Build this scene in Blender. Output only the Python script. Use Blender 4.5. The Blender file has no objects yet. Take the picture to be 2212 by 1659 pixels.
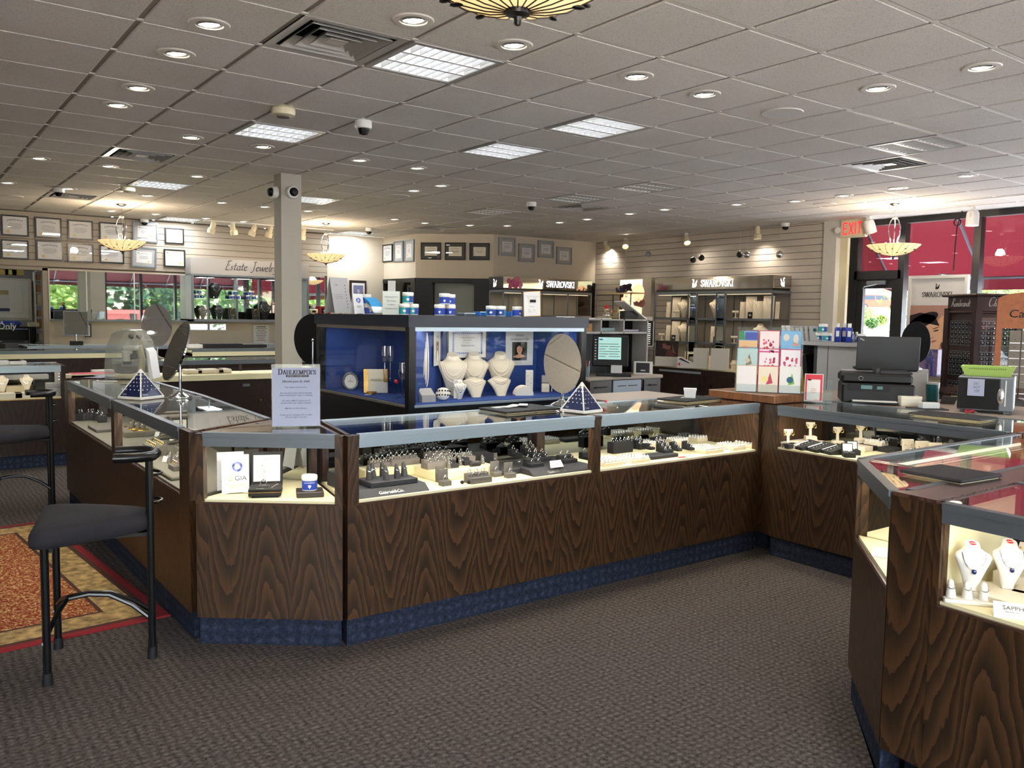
import bpy, math, random
from mathutils import Vector, Matrix
rnd = random.Random(11)
SC = bpy.context.scene
COL = SC.collection
PI = math.pi
# ---------------------------------------------------------------- camera and lens
FPX, YAW, PITCH, ROLL, EYE = 1825.02, math.radians(53.4836), math.radians(4.6104), math.radians(0.8975), 1.5
CE = 2.941                      # ceiling height
T = 0.6096                      # ceiling module
GX, GY = 3.510, 2.793           # ceiling grid origin
_f = Vector((math.cos(YAW)*math.cos(PITCH), math.sin(YAW)*math.cos(PITCH), -math.sin(PITCH)))
_r0 = Vector((math.sin(YAW), -math.cos(YAW), 0)); _u0 = _r0.cross(_f)
_r = _r0*math.cos(ROLL)+_u0*math.sin(ROLL); _u = _u0*math.cos(ROLL)-_r0*math.sin(ROLL)
cam = bpy.data.objects.new('camera', bpy.data.cameras.new('camera')); COL.objects.link(cam)
cam.data.sensor_width = 36; cam.data.lens = FPX/2212*36; cam.data.clip_start = .05; cam.data.clip_end = 400
cam.matrix_world = Matrix(((_r.x,_u.x,-_f.x,0),(_r.y,_u.y,-_f.y,0),(_r.z,_u.z,-_f.z,EYE),(0,0,0,1)))
SC.camera = cam
def _ray(x, y): return _f + _r*((x-1106)/FPX) - _u*((y-829.5)/FPX)
def _on(x, y, k, v):
    d = _ray(x, y); e = Vector((0,0,EYE)); t = (v-e[k])/d[k]
    return e+d*t
def ax(x, y, v): return _on(x, y, 0, v)     # where the sight line of a photo pixel meets the plane x = v
def ay(x, y, v): return _on(x, y, 1, v)
def az(x, y, v): return _on(x, y, 2, v)
def adist(x, y, d): return Vector((0,0,EYE))+_ray(x, y)*d
def dep(p): return (Vector(p)-Vector((0,0,EYE))).dot(_f)
def face(p): return math.atan2(p[1], p[0])-PI/2   # turn so that the local -y side looks at the visitor
# ---------------------------------------------------------------- colours and materials
def lin(h):
    if not isinstance(h, str): return tuple(h)[:3]
    c = [int(h[i:i+2], 16)/255 for i in (0, 2, 4)]
    return tuple(v/12.92 if v <= .04045 else ((v+.055)/1.055)**2.4 for v in c)
MATS = {}
def newmat(n):
    m = bpy.data.materials.new(n); m.use_nodes = True; nt = m.node_tree
    for x in list(nt.nodes): nt.nodes.remove(x)
    o = nt.nodes.new('ShaderNodeOutputMaterial'); MATS[n] = m
    return m, nt, o
def N(nt, t, **kw):
    n = nt.nodes.new(t)
    for k, v in kw.items():
        if k[0] == '_': setattr(n, k[1:], v)
        else:
            n.inputs[int(k[1:]) if k[0] == 'i' and k[1:].isdigit() else k.replace('_', ' ')].default_value = v
    return n
def L(nt, a, b): nt.links.new(a, b)
def ramp(nt, src, stops):
    r = nt.nodes.new('ShaderNodeValToRGB'); L(nt, src, r.inputs[0]); e = r.color_ramp.elements
    while len(e) < len(stops): e.new(.5)
    for i, (p, c) in enumerate(stops): e[i].position = p; e[i].color = (*lin(c), 1)
    return r.outputs[0]
def mat(n, col, rough=.5, metal=0, spec=.5, emit=0, noise=0, nscale=40, bump=0, bscale=200, coat=0):
    """plain procedural surface: colour with a little noise, optional bump"""
    if n in MATS: return MATS[n]
    m, nt, o = newmat(n); b = nt.nodes.new('ShaderNodeBsdfPrincipled'); L(nt, b.outputs[0], o.inputs[0])
    c = lin(col); b.inputs['Base Color'].default_value = (*c, 1)
    b.inputs['Roughness'].default_value = rough; b.inputs['Metallic'].default_value = metal
    b.inputs['Specular IOR Level'].default_value = spec; b.inputs['Coat Weight'].default_value = coat
    if emit: b.inputs['Emission Color'].default_value = (*c, 1); b.inputs['Emission Strength'].default_value = emit
    if noise or bump:
        tc = nt.nodes.new('ShaderNodeTexCoord')
    if noise:
        t = N(nt, 'ShaderNodeTexNoise', Scale=nscale, Detail=4); L(nt, tc.outputs['Object'], t.inputs['Vector'])
        lo = tuple(v*(1-noise) for v in c); hi = tuple(min(1, v*(1+noise)) for v in c)
        L(nt, ramp(nt, t.outputs[0], [(.3, lo), (.7, hi)]), b.inputs['Base Color'])
    if bump:
        t = N(nt, 'ShaderNodeTexNoise', Scale=bscale, Detail=3); L(nt, tc.outputs['Object'], t.inputs['Vector'])
        bp = N(nt, 'ShaderNodeBump', Strength=bump, Distance=.004); L(nt, t.outputs[0], bp.inputs['Height']); L(nt, bp.outputs[0], b.inputs['Normal'])
    return m
def pane(n, f0=.03, grow=.75, rough=0, tint='ffffff', op=0):
    """thin pane: clear in front, mirror-like at a glancing angle"""
    m, nt, o = newmat(n)
    lw = N(nt, 'ShaderNodeLayerWeight', Blend=.5)
    p = N(nt, 'ShaderNodeMath', _operation='POWER', i1=5.0); L(nt, lw.outputs['Facing'], p.inputs[0])
    k = N(nt, 'ShaderNodeMath', _operation='MULTIPLY_ADD', i1=grow, i2=f0); L(nt, p.outputs[0], k.inputs[0])
    tr = N(nt, 'ShaderNodeBsdfTransparent', Color=(*lin(tint), 1)); gl = N(nt, 'ShaderNodeBsdfGlossy', Roughness=rough, Color=(.95, .97, .97, 1))
    mx = nt.nodes.new('ShaderNodeMixShader'); L(nt, k.outputs[0], mx.inputs[0]); L(nt, tr.outputs[0], mx.inputs[1]); L(nt, gl.outputs[0], mx.inputs[2])
    last = mx
    if op:
        df = N(nt, 'ShaderNodeBsdfDiffuse', Color=(*lin(tint), 1)); m2 = nt.nodes.new('ShaderNodeMixShader'); m2.inputs[0].default_value = op
        L(nt, mx.outputs[0], m2.inputs[1]); L(nt, df.outputs[0], m2.inputs[2]); last = m2
    L(nt, last.outputs[0], o.inputs[0]); return m
def wood(n, dark, mid, light, k=26., w=.21, rough=.42):
    """plain-sawn veneer: cathedral figure from slicing a cone of growth rings, one leaf of veneer beside another (UV in metres)"""
    m, nt, o = newmat(n); b = N(nt, 'ShaderNodeBsdfPrincipled', Roughness=rough); L(nt, b.outputs[0], o.inputs[0])
    uv = nt.nodes.new('ShaderNodeTexCoord'); sp = nt.nodes.new('ShaderNodeSeparateXYZ'); L(nt, uv.outputs['UV'], sp.inputs[0])
    def M(op, a, b_=None, c=None):
        x = N(nt, 'ShaderNodeMath', _operation=op)
        for i, v in enumerate((a, b_, c)):
            if v is None: continue
            if isinstance(v, (int, float)): x.inputs[i].default_value = v
            else: L(nt, v, x.inputs[i])
        return x.outputs[0]
    mp = N(nt, 'ShaderNodeMapping'); mp.inputs['Scale'].default_value = (7, 1.6, 1); L(nt, uv.outputs['UV'], mp.inputs[0])
    wn = N(nt, 'ShaderNodeTexNoise', Scale=1.0, Detail=2); L(nt, mp.outputs[0], wn.inputs['Vector'])
    u = M('ADD', sp.outputs[0], M('MULTIPLY', M('SUBTRACT', wn.outputs[0], .5), .13))
    leaf = M('FLOOR', M('DIVIDE', u, w)); ul = M('SUBTRACT', M('MODULO', M('ADD', u, 40*w), w), w/2)
    rn = N(nt, 'ShaderNodeTexWhiteNoise', _noise_dimensions='1D'); L(nt, leaf, rn.inputs['W'])
    sgn = M('SUBTRACT', M('MULTIPLY', M('GREATER_THAN', rn.outputs[0], .45), 2), 1)
    rad = M('SQRT', M('ADD', M('MULTIPLY', ul, ul), .0016))
    v = M('ADD', M('MULTIPLY', rad, 6.2), M('MULTIPLY', M('MULTIPLY', sp.outputs[1], sgn), 1.15))
    v = M('ADD', M('MULTIPLY', v, k/6), M('MULTIPLY', rn.outputs[0], 19))
    fn = N(nt, 'ShaderNodeTexNoise', Scale=1.0, Detail=3); mp2 = N(nt, 'ShaderNodeMapping'); mp2.inputs['Scale'].default_value = (60, 9, 1)
    L(nt, uv.outputs['UV'], mp2.inputs[0]); L(nt, mp2.outputs[0], fn.inputs['Vector'])
    fr = M('FRACT', M('ADD', v, M('MULTIPLY', fn.outputs[0], .55)))
    fi = N(nt, 'ShaderNodeTexNoise', Scale=1.0, Detail=4); mp3 = N(nt, 'ShaderNodeMapping'); mp3.inputs['Scale'].default_value = (420, 6, 1)
    L(nt, uv.outputs['UV'], mp3.inputs[0]); L(nt, mp3.outputs[0], fi.inputs['Vector'])
    s = M('ADD', M('MULTIPLY', fr, .62), M('MULTIPLY', fi.outputs[0], .42))
    L(nt, ramp(nt, s, [(.12, dark), (.42, mid), (.8, light), (.97, mid)]), b.inputs['Base Color'])
    return m
# ---------------------------------------------------------------- mesh builder
class B:
    """collects shapes; build() links them as ONE mesh object"""
    def __init__(s, M=None): s.v = []; s.f = []; s.mi = []; s.c = []; s.M = M or Matrix.Identity(4); s.i = 0; s.col = None
    def add(s, vs, fs, fix=False):
        n = len(s.v); vs = [Vector(v) for v in vs]
        if fix:
            cc = sum(vs, Vector())/len(vs); out = []
            for f in fs:
                a, b, c = vs[f[0]], vs[f[1]], vs[f[2]]; nn = (b-a).cross(c-a); ce = sum((vs[i] for i in f), Vector())/len(f)
                out.append(f if nn.dot(ce-cc) >= 0 else f[::-1])
            fs = out
        s.v += [s.M@v for v in vs]
        for f in fs: s.f.append([i+n for i in f]); s.mi.append(s.i); s.c.append(s.col)
        return s
    def box(s, x0, x1, y0, y1, z0, z1, bv=0):
        if bv <= 0:
            vs = [(x, y, z) for z in (z0, z1) for y in (y0, y1) for x in (x0, x1)]
            return s.add(vs, [(0,2,3,1),(4,5,7,6),(0,1,5,4),(2,6,7,3),(0,4,6,2),(1,3,7,5)])
        lo, hi = (x0, y0, z0), (x1, y1, z1); vs = []; ix = {}
        for cx in (0, 1):
            for cy in (0, 1):
                for cz in (0, 1):
                    for a in range(3):
                        q = [(hi if k else lo)[j] for j, k in enumerate((cx, cy, cz))]
                        for j, k in enumerate((cx, cy, cz)):
                            if j != a: q[j] += -bv if k else bv
                        ix[cx, cy, cz, a] = len(vs); vs.append(q)
        fs = []
        for a in range(3):
            b, c = (a+1) % 3, (a+2) % 3
            for k in (0, 1):
                def ky(p, q, aa=a): t = [0]*3; t[a] = k; t[b] = p; t[c] = q; return (*t, aa)
                fs.append([ix[ky(0,0)], ix[ky(1,0)], ix[ky(1,1)], ix[ky(0,1)]])
            for p in (0, 1):
                for q in (0, 1):
                    def kz(k, aa): t = [0]*3; t[a] = k; t[b] = p; t[c] = q; return (*t, aa)
                    fs.append([ix[kz(0,b)], ix[kz(1,b)], ix[kz(1,c)], ix[kz(0,c)]])
        for cx in (0, 1):
            for cy in (0, 1):
                for cz in (0, 1): fs.append([ix[cx,cy,cz,a] for a in range(3)])
        return s.add(vs, fs, True)
    def cb(s, c, d, bv=0): return s.box(c[0]-d[0]/2, c[0]+d[0]/2, c[1]-d[1]/2, c[1]+d[1]/2, c[2]-d[2]/2, c[2]+d[2]/2, bv)
    def cyl(s, p0, p1, r0, r1=None, n=12, cap=True):
        r1 = r0 if r1 is None else r1; p0, p1 = Vector(p0), Vector(p1); d = (p1-p0).normalized()
        a = d.orthogonal().normalized(); b = d.cross(a); vs = []
        for p, r in ((p0, r0), (p1, r1)):
            for k in range(n): t = 2*PI*k/n; vs.append(p+(a*math.cos(t)+b*math.sin(t))*r)
        fs = [(k, (k+1) % n, n+(k+1) % n, n+k) for k in range(n)]
        if cap: fs += [tuple(range(n))[::-1], tuple(range(n, 2*n))]
        return s.add(vs, fs)
    def lathe(s, pr, n=16, c=(0,0,0), axis='z', sx=1, sy=1, cap=True):
        vs = []; m = len(pr)
        for r, z in pr:
            for k in range(n):
                t = 2*PI*k/n; x, y = r*math.cos(t)*sx, r*math.sin(t)*sy
                q = (x, y, z) if axis == 'z' else (x, -z, y)
                vs.append((q[0]+c[0], q[1]+c[1], q[2]+c[2]))
        fs = [(i*n+k, i*n+(k+1) % n, (i+1)*n+(k+1) % n, (i+1)*n+k) for i in range(m-1) for k in range(n)]
        if cap and pr[0][0] > 1e-6: fs.append(tuple(range(n))[::-1])
        if cap and pr[-1][0] > 1e-6: fs.append(tuple(range((m-1)*n, m*n)))
        return s.add(vs, fs)
    def sph(s, c, r, n=12, m=8, sc=(1,1,1)):
        pr = [(max(1e-7, r*math.sin(PI*i/m)), -r*math.cos(PI*i/m)) for i in range(m+1)]
        M0 = s.M; s.M = M0@Matrix.Translation(c)@Matrix.Diagonal((*sc, 1)); s.lathe(pr, n); s.M = M0; return s
    def tube(s, pts, r, n=8, cap=True, closed=False):
        P = [Vector(p) for p in pts]; m = len(P); vs = []; a = None
        for i in range(m):
            if closed: d = (P[(i+1) % m]-P[i-1])
            else: d = P[min(i+1, m-1)]-P[max(i-1, 0)]
            d.normalize()
            a = d.orthogonal().normalized() if a is None else (a-d*a.dot(d)).normalized()
            b = d.cross(a); rr = r[i] if isinstance(r, (list, tuple)) else r
            for k in range(n): t = 2*PI*k/n; vs.append(P[i]+(a*math.cos(t)+b*math.sin(t))*rr)
        fs = [(i*n+k, i*n+(k+1) % n, ((i+1) % m)*n+(k+1) % n, ((i+1) % m)*n+k) for i in range(m if closed else m-1) for k in range(n)]
        if cap and not closed: fs += [tuple(range(n))[::-1], tuple(range((m-1)*n, m*n))]
        return s.add(vs, fs)
    def ext(s, poly, d):
        """solid from a planar outline pushed along d"""
        P = [Vector(p) for p in poly]; d = Vector(d); n = len(P); nn = Vector()
        for i in range(n): nn += P[i].cross(P[(i+1) % n])
        if nn.dot(d) < 0: P = P[::-1]
        return s.add(P+[p+d for p in P], [tuple(range(n))[::-1], tuple(range(n, 2*n))]+[(i, (i+1) % n, n+(i+1) % n, n+i) for i in range(n)])
    def prism(s, poly, z0, z1): return s.ext([(p[0], p[1], z0) for p in poly], (0, 0, z1-z0))
    def poly(s, pts): return s.add(pts, [tuple(range(len(pts)))])
    def disc(s, c, r, n=16, sx=1, sy=1, y=0): return s.poly([(c[0]+r*sx*math.cos(2*PI*k/n), y, c[1]+r*sy*math.sin(2*PI*k/n)) for k in range(n)])
    def rect(s, x0, x1, z0, z1, y=0): return s.poly([(x0,y,z0),(x1,y,z0),(x1,y,z1),(x0,y,z1)])
    def at(s, M): s.M = M; return s
    def mesh(s, name, mats, smooth=35, uv=False):
        me = bpy.data.meshes.new(name); me.from_pydata([tuple(v) for v in s.v], [], s.f)
        for m in (mats if isinstance(mats, (list, tuple)) else [mats]): me.materials.append(MATS[m] if isinstance(m, str) else m)
        if any(s.mi): me.polygons.foreach_set('material_index', s.mi)
        if any(c is not None for c in s.c):
            at = me.color_attributes.new('Col', 'FLOAT_COLOR', 'CORNER')
            for p, c in zip(me.polygons, s.c):
                cs = c if isinstance(c, list) else [c or 'ffffff']
                for j, li in enumerate(p.loop_indices): at.data[li].color = (*lin(cs[j % len(cs)]), 1)
        if uv:
            ul = me.uv_layers.new(name='UVMap')
            for p in me.polygons:
                n = p.normal
                t = Vector((0,0,1)).cross(n) if abs(n.z) < .8 else None
                for li in p.loop_indices:
                    co = me.vertices[me.loops[li].vertex_index].co
                    ul.data[li].uv = (co.dot(t.normalized())+uv, co.z) if t else ((co.y, co.x) if uv != 2 else (co.x, co.y))
        if smooth:
            me.polygons.foreach_set('use_smooth', [True]*len(me.polygons)); me.set_sharp_from_angle(angle=math.radians(smooth))
        return me
    def build(s, name, mats, parent=None, label=None, smooth=35, uv=False, kind=None):
        o = bpy.data.objects.new(name, s.mesh(name, mats, smooth, uv)); COL.objects.link(o)
        if parent is not None: o.parent = parent
        if label: o['label'] = label
        if kind: o['kind'] = kind
        return o
def thing(name, label, cat, loc=(0,0,0), rz=0, group=None):
    o = bpy.data.objects.new(name, None); COL.objects.link(o); o.location = loc; o.rotation_euler = (0, 0, rz); o.empty_display_size = .1
    return tag(o, label, cat, group)
def tag(o, label, cat, group=None):
    if label: o['label'] = label
    if cat: o['category'] = cat
    if group: o['group'] = group
    return o
def solo(name, label, cat, b, m, group=None, loc=None, rz=0, smooth=35, uv=False):
    o = b.build(name, m, None, label, smooth, uv); o['category'] = cat
    if group: o['group'] = group
    if loc is not None: o.location = loc; o.rotation_euler = (0, 0, rz)
    return o
def struct(name, b, m, smooth=0, uv=False): return b.build(name, m, None, None, smooth, uv, 'structure')
KIDS = {}
def kids(o): return [c for c in COL.objects if c.parent is o]
def dup(root, loc=None, rz=None, label=None, group=None, ch=None):
    """a copy of a thing with copies of its parts and their sub-parts (mesh data shared)"""
    def cp(o, par):
        c = o.copy(); COL.objects.link(c); c.parent = par
        for k in TREE(o): cp(k, c)
        return c
    r = cp(root, None)
    if loc is not None: r.location = loc
    if rz is not None: r.rotation_euler = (0, 0, rz)
    if label: r['label'] = label
    if group: r['group'] = group
    return r
_tree = {}
def TREE(o):
    if o.name not in _tree: _tree[o.name] = list(o.children)
    return _tree[o.name]
def text(parent, s, size, m, loc, rot=(PI/2,0,0), al='CENTER', name='lettering', shear=0, ext=0, sp=1, wx=1):
    cu = bpy.data.curves.new('t', 'FONT'); cu.body = s; cu.size = size; cu.align_x = al; cu.align_y = 'CENTER'; cu.shear = shear; cu.extrude = ext; cu.space_line = sp
    cu.resolution_u = 3; cu.offset = size*.003
    o = bpy.data.objects.new('t', cu); COL.objects.link(o); bpy.context.view_layer.update()
    me = bpy.data.meshes.new_from_object(o.evaluated_get(bpy.context.evaluated_depsgraph_get())); bpy.data.objects.remove(o); me.name = name
    me.materials.clear(); me.materials.append(MATS[m])
    if wx != 1:
        for v in me.vertices: v.co.x *= wx
    q = bpy.data.objects.new(name, me); COL.objects.link(q); q.location = loc; q.rotation_euler = rot
    if parent is not None: q.parent = parent
    return q
# broad-nib lettering: each letter is strokes on a unit square (cap height 1); thick uprights, thin arms, small serifs
def _arc(cx, cy, rx, ry, a0, a1, n=12): return [(cx+rx*math.cos(math.radians(a0+(a1-a0)*i/n)), cy+ry*math.sin(math.radians(a0+(a1-a0)*i/n))) for i in range(n+1)]
def _sf(x, y, w=.16): return [(x-w, y), (x+w, y)]
GL = {
 'S': (.5, [[(.44,.72)]+_arc(.25,.76,.2,.22,10,180,8)+[(.1,.62),(.4,.4)]+_arc(.24,.25,.22,.23,30,-170,9)+[(.02,.3)]]),
 'W': (.95, [[(.06,1),(.28,0)],[(.28,0),(.5,1)],[(.5,1),(.7,0)],[(.7,0),(.92,1)],_sf(.06,1,.1),_sf(.5,1,.1),_sf(.92,1,.1)]),
 'A': (.72, [[(.06,0),(.34,1)],[(.34,1),(.64,0)],[(.16,.36),(.53,.36)],_sf(.06,0,.1),_sf(.64,0,.12)]),
 'R': (.64, [[(.12,0),(.12,1)],[(.12,.98)]+_arc(.28,.74,.2,.24,90,-90,8)+[(.12,.5)],[(.3,.5),(.6,0)],_sf(.12,0,.12),_sf(.08,1,.08),_sf(.6,0,.08)]),
 'O': (.78, [_arc(.38,.5,.33,.49,0,360,24)]),
 'V': (.7, [[(.06,1),(.34,0)],[(.34,0),(.62,1)],_sf(.06,1,.1),_sf(.62,1,.1)]),
 'K': (.68, [[(.12,0),(.12,1)],[(.56,1),(.14,.45)],[(.26,.55),(.62,0)],_sf(.12,0,.11),_sf(.12,1,.11),_sf(.56,1,.09),_sf(.62,0,.1)]),
 'I': (.3, [[(.14,0),(.14,1)],_sf(.14,0,.12),_sf(.14,1,.12)]),
 'D': (.76, [[(.12,0),(.12,1)],[(.12,.98)]+_arc(.28,.5,.38,.48,90,-90,14)+[(.12,.02)],_sf(.06,0,.08),_sf(.06,1,.08)]),
 'H': (.76, [[(.12,0),(.12,1)],[(.62,0),(.62,1)],[(.12,.52),(.62,.52)],_sf(.12,0,.11),_sf(.12,1,.11),_sf(.62,0,.11),_sf(.62,1,.11)]),
 'L': (.56, [[(.12,0),(.12,1)],[(.12,.01),(.5,.01),(.52,.22)],_sf(.12,1,.11),_sf(.08,0,.08)]),
 'E': (.58, [[(.12,0),(.12,1)],[(.08,.99),(.48,.99),(.5,.8)],[(.12,.52),(.4,.52)],[(.08,.01),(.5,.01),(.53,.22)]]),
 'M': (.92, [[(.1,0),(.12,1)],[(.12,1),(.44,.05)],[(.44,.05),(.76,1)],[(.76,1),(.8,0)],_sf(.1,0,.09),_sf(.8,0,.11)]),
 'P': (.58, [[(.12,0),(.12,1)],[(.12,.98)]+_arc(.28,.73,.2,.25,90,-90,8)+[(.12,.48)],_sf(.12,0,.12),_sf(.08,1,.08)]),
 'G': (.76, [_arc(.4,.5,.33,.49,50,360-42,20),[(.66,.4),(.66,.1)],_sf(.64,.4,.1)]),
 "'": (.2, [[(.1,1),(.08,.78)]]), ' ': (.35, []),
 # sloped script
 'e': (.36, [[(.06,.24),(.3,.34)]+_arc(.18,.3,.13,.14,30,200,8)+_arc(.2,.18,.16,.18,190,330,8)]),
 's': (.32, [[(.28,.44),(.14,.4),(.1,.32),(.22,.2),(.2,.06),(.06,.02)]]),
 't': (.3, [[(.16,.74),(.1,.12),(.18,.01),(.3,.08)],[(.02,.47),(.3,.49)]]),
 'a': (.44, [_arc(.2,.23,.16,.22,40,330,14),[(.36,.46),(.33,.1),(.38,.01),(.46,.08)]]),
 'w': (.6, [[(.04,.44),(.1,.03),(.22,.1),(.32,.44)],[(.32,.44),(.36,.05),(.46,.04),(.58,.44)]]),
 'l': (.2, [[(.14,1),(.08,.1),(.14,.01),(.22,.06)]]),
 'r': (.32, [[(.08,.46),(.06,0)],[(.07,.26),(.18,.44),(.3,.42)]]),
 'y': (.42, [[(.06,.44),(.12,.1),(.22,.06),(.34,.44)],[(.36,.46),(.3,-.05),(.16,-.3),(.02,-.26)]]),
 'm': (.62, [[(.07,.46),(.05,0)],[(.06,.3),(.2,.46),(.26,.38),(.25,0)],[(.26,.3),(.42,.46),(.48,.38),(.48,.04),(.58,.06)]]),
 'b': (.42, [[(.12,1),(.06,.05)],_arc(.2,.22,.15,.21,150,-170,14)]), 'd': (.44, [_arc(.2,.22,.16,.21,40,330,14),[(.42,1),(.34,.1),(.46,.05)]]),
 'n': (.42, [[(.07,.46),(.05,0)],[(.06,.3),(.22,.46),(.3,.38),(.29,.04),(.4,.06)]]),
 'h': (.42, [[(.12,1),(.05,0)],[(.06,.3),(.22,.46),(.3,.38),(.29,.04),(.4,.06)]]),
 'i': (.2, [[(.08,.44),(.08,.05),(.18,.06)],[(.1,.62),(.1,.68)]]), 'o': (.4, [_arc(.19,.22,.15,.22,0,360,16)]),
 'J': (.5, [[(.14,.94),(.5,.98)],[(.34,.96),(.3,.1),(.2,-.16),(.02,-.16)]]),
 'Z': (.6, [[(.52,.97),(.2,.98),(.1,.86)],[(.28,.98),(.18,.5),(.1,.04)],[(.18,.5),(.4,.54)],[(.06,.04),(.36,.0),(.52,.14)]]),   # swash E
 'C': (.6, [_arc(.34,.5,.28,.48,60,320,18)]), 'Q': (.64, [[(.16,.95),(.12,0)],[(.0,.86),(.2,1),(.44,.9),(.44,.66),(.14,.5)],[(.2,.5),(.6,.02)]]), # swash R
 'u': (.42, [[(.06,.44),(.1,.06),(.22,.04),(.34,.4)],[(.36,.46),(.33,.06),(.44,.06)]]),
}
def nib(b, s, size, x, z, y, nw=.15, nh=.035, shear=0, gap=.07, wide=1, ang=0):
    """draw s left to right from (x, z) in the local xz plane at depth y, facing -y; returns the end"""
    ca, sa = math.cos(ang), math.sin(ang)
    for ch in s:
        w, st = GL[ch]
        for pl in st:
            for p, q in zip(pl, pl[1:]):
                hx = [(-nw/2*ca, -nw/2*sa), (nw/2*ca, nw/2*sa)]
                pts = [(o[0]+a[0]+c*-sa*nh/2, o[1]+a[1]+c*ca*nh/2) for o in (p, q) for a in hx for c in (-1, 1)]
                h = hull(pts)
                b.poly([(x+(px+pz*shear)*size*wide, y, z+pz*size) for px, pz in h])
        x += (w+gap)*size*wide
    return x
def nibw(s, size, gap=.07, wide=1): return sum((GL[c][0]+gap)*size*wide for c in s)
def hull(P):
    P = sorted(set(P)); lo = []; hi = []
    for p in P:
        while len(lo) > 1 and (lo[-1][0]-lo[-2][0])*(p[1]-lo[-2][1])-(lo[-1][1]-lo[-2][1])*(p[0]-lo[-2][0]) <= 0: lo.pop()
        lo.append(p)
    for p in P[::-1]:
        while len(hi) > 1 and (hi[-1][0]-hi[-2][0])*(p[1]-hi[-2][1])-(hi[-1][1]-hi[-2][1])*(p[0]-hi[-2][0]) <= 0: hi.pop()
        hi.append(p)
    return lo[:-1]+hi[:-1]
ORD = ['first','second','third','fourth','fifth','sixth','seventh','eighth','ninth','tenth','eleventh','twelfth','thirteenth','fourteenth','fifteenth','sixteenth']
# ---------------------------------------------------------------- the palette
mat('plaster', 'cfc4b1', .85, noise=.03, nscale=3); mat('plaster_pillar', 'aaa597', .8); mat('office_wall', 'cabfab', .85)
mat('slat', 'a3998a', .7); mat('slat_groove', '5a4f45', .8); mat('slat_gray', 'cbc1b3', .65)
mat('tbar', '8f8a82', .6); mat('white_paint', 'd8d4ca', .5); mat('cream_plastic', 'd9cfae', .5); mat('white_plastic', 'e4e3de', .35); mat('black_plastic', '0a0a0c', .5, spec=.3)
mat('black_frame', '0b0b0c', .3); mat('charcoal', '26252a', .6); mat('dark_gray', '3a3a3d', .5); mat('gray_laminate', 'a5a3a0', .45); mat('gray_metal', '767d84', .4, .6)
mat('aluminium', 'b4c2cf', .38, .75); mat('chrome', 'e6e6ea', .06, 1); mat('silver', 'e8e8ec', .12, 1); mat('gold', 'd9a94c', .2, 1); mat('brass', 'b58a4a', .3, 1)  # aluminium: bluish tint stands in for sky light on the rails
mat('mirror', 'dfe3e0', .015, 1); mat('dark_mirror', '7d8488', .04, 1)
mat('cream_deck', 'e6dcb2', .5); mat('cream_leather', 'ded3bd', .5, bump=.1, bscale=300); mat('white_leather', 'dedad0', .45); mat('beige_leather', 'ddcfae', .55)
mat('gray_velvet', '5d5853', .8, noise=.06); mat('dark_velvet', '222126', .65); mat('black_velvet', '101013', .75); mat('olive_velvet', '6b685a', .8); mat('taupe', '6e675f', .7)
mat('blue_fabric', '23438a', .95, noise=.12, nscale=60, bump=.15, bscale=500); mat('black_laminate', '0e0f13', .32); mat('navy_lacquer', '1d2433', .35)
mat('white_paper', 'dcdbd9', .7); mat('cream_paper', 'ece5d0', .7); mat('ink', '1a1a1c', .8); mat('ink_soft', '5a5a60', .8); mat('ink_gold', 'b8a878', .8)
mat('blue_label', '1d3596', .3); mat('teal_label', '1f8f92', .3); mat('red_paint', 'd8262c', .4); mat('acrylic_edge', 'b9c4c6', .2)
mat('stool_black', '0d0e10', .3); mat('stool_seat', '211e24', .85, noise=.15, nscale=250, bump=.2, bscale=700); mat('rubber', '08080a', .7); mat('pearl', 'f1e6da', .25)
mat('sheet_blue', 'a9aec6', .8); mat('pyramid_blue', '16204a', .35); mat('skin', 'd99a72', .6); mat('teal_cup', '12595f', .3); mat('green_plastic', 'a9c76a', .4); mat('red_cord', '9c1f28', .5)
mat('dark_cherry', '2a1517', .35, noise=.1, nscale=20); mat('orange_wood', 'a85a22', .4, noise=.15, nscale=25); mat('tan_box', 'b98a58', .7)
mat('cream_cabinet', 'd9cfb2', .5); mat('concrete', 'c9c6bf', .9, noise=.05, nscale=1); mat('asphalt', 'bdbab6', .9, noise=.08, nscale=.6); mat('car_red', 'e02a12', .25, coat=.5); mat('car_glass', '1c2a38', .08)
mat('building', 'b9c0c8', .8); mat('brick_red', '8f4a40', .85); mat('leaf_light', '6a8432', .7, noise=.3, nscale=3); mat('leaf', '3f6027', .7, noise=.35, nscale=3); mat('leaf_dark', '24401f', .7, noise=.35, nscale=3); mat('bark', '5b4a3a', .9)
mat('lamp_on', 'fff4e6', .5, emit=16); mat('tube_on', 'e6eeff', .5, emit=7); mat('case_lamp', 'fff6dc', .5, emit=3); mat('sign_lit', 'fdfaff', .5, emit=1.3); mat('exit_red', 'ff2a30', .5, emit=1.6)
mat('shelf_lamp', 'ffe6bc', .5, emit=3); mat('screen', 'a8d6cf', .4, emit=.5); mat('window_trim', '17181a', .4); mat('navy_print', '1c2f5e', .6); mat('purple_crystal', '30264e', .2)
mat('blue_film', '2b62a8', .3); mat('valance', '8d2b33', .7); mat('tile_white', 'cfccc6', .8); mat('pink', 'd4465e', .6)
wood('walnut', '1d120a', '332211', '50351e', k=40., w=.19); wood('walnut_dark', '150b08', '24140f', '341e16', rough=.35); wood('oak_block', '5a3a22', '744a2a', '835433', k=13., rough=.4)
wood('walnut_top', '33221c', '4c352c', '5f4438', rough=.25)
pane('glass_front', .006, .3); pane('glass_top', .05, .95); pane('glass_window', .02, .5); pane('acrylic', .012, .5, tint='f4f8f8', op=.03); pane('frame_glass', .035, .5)
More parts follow.
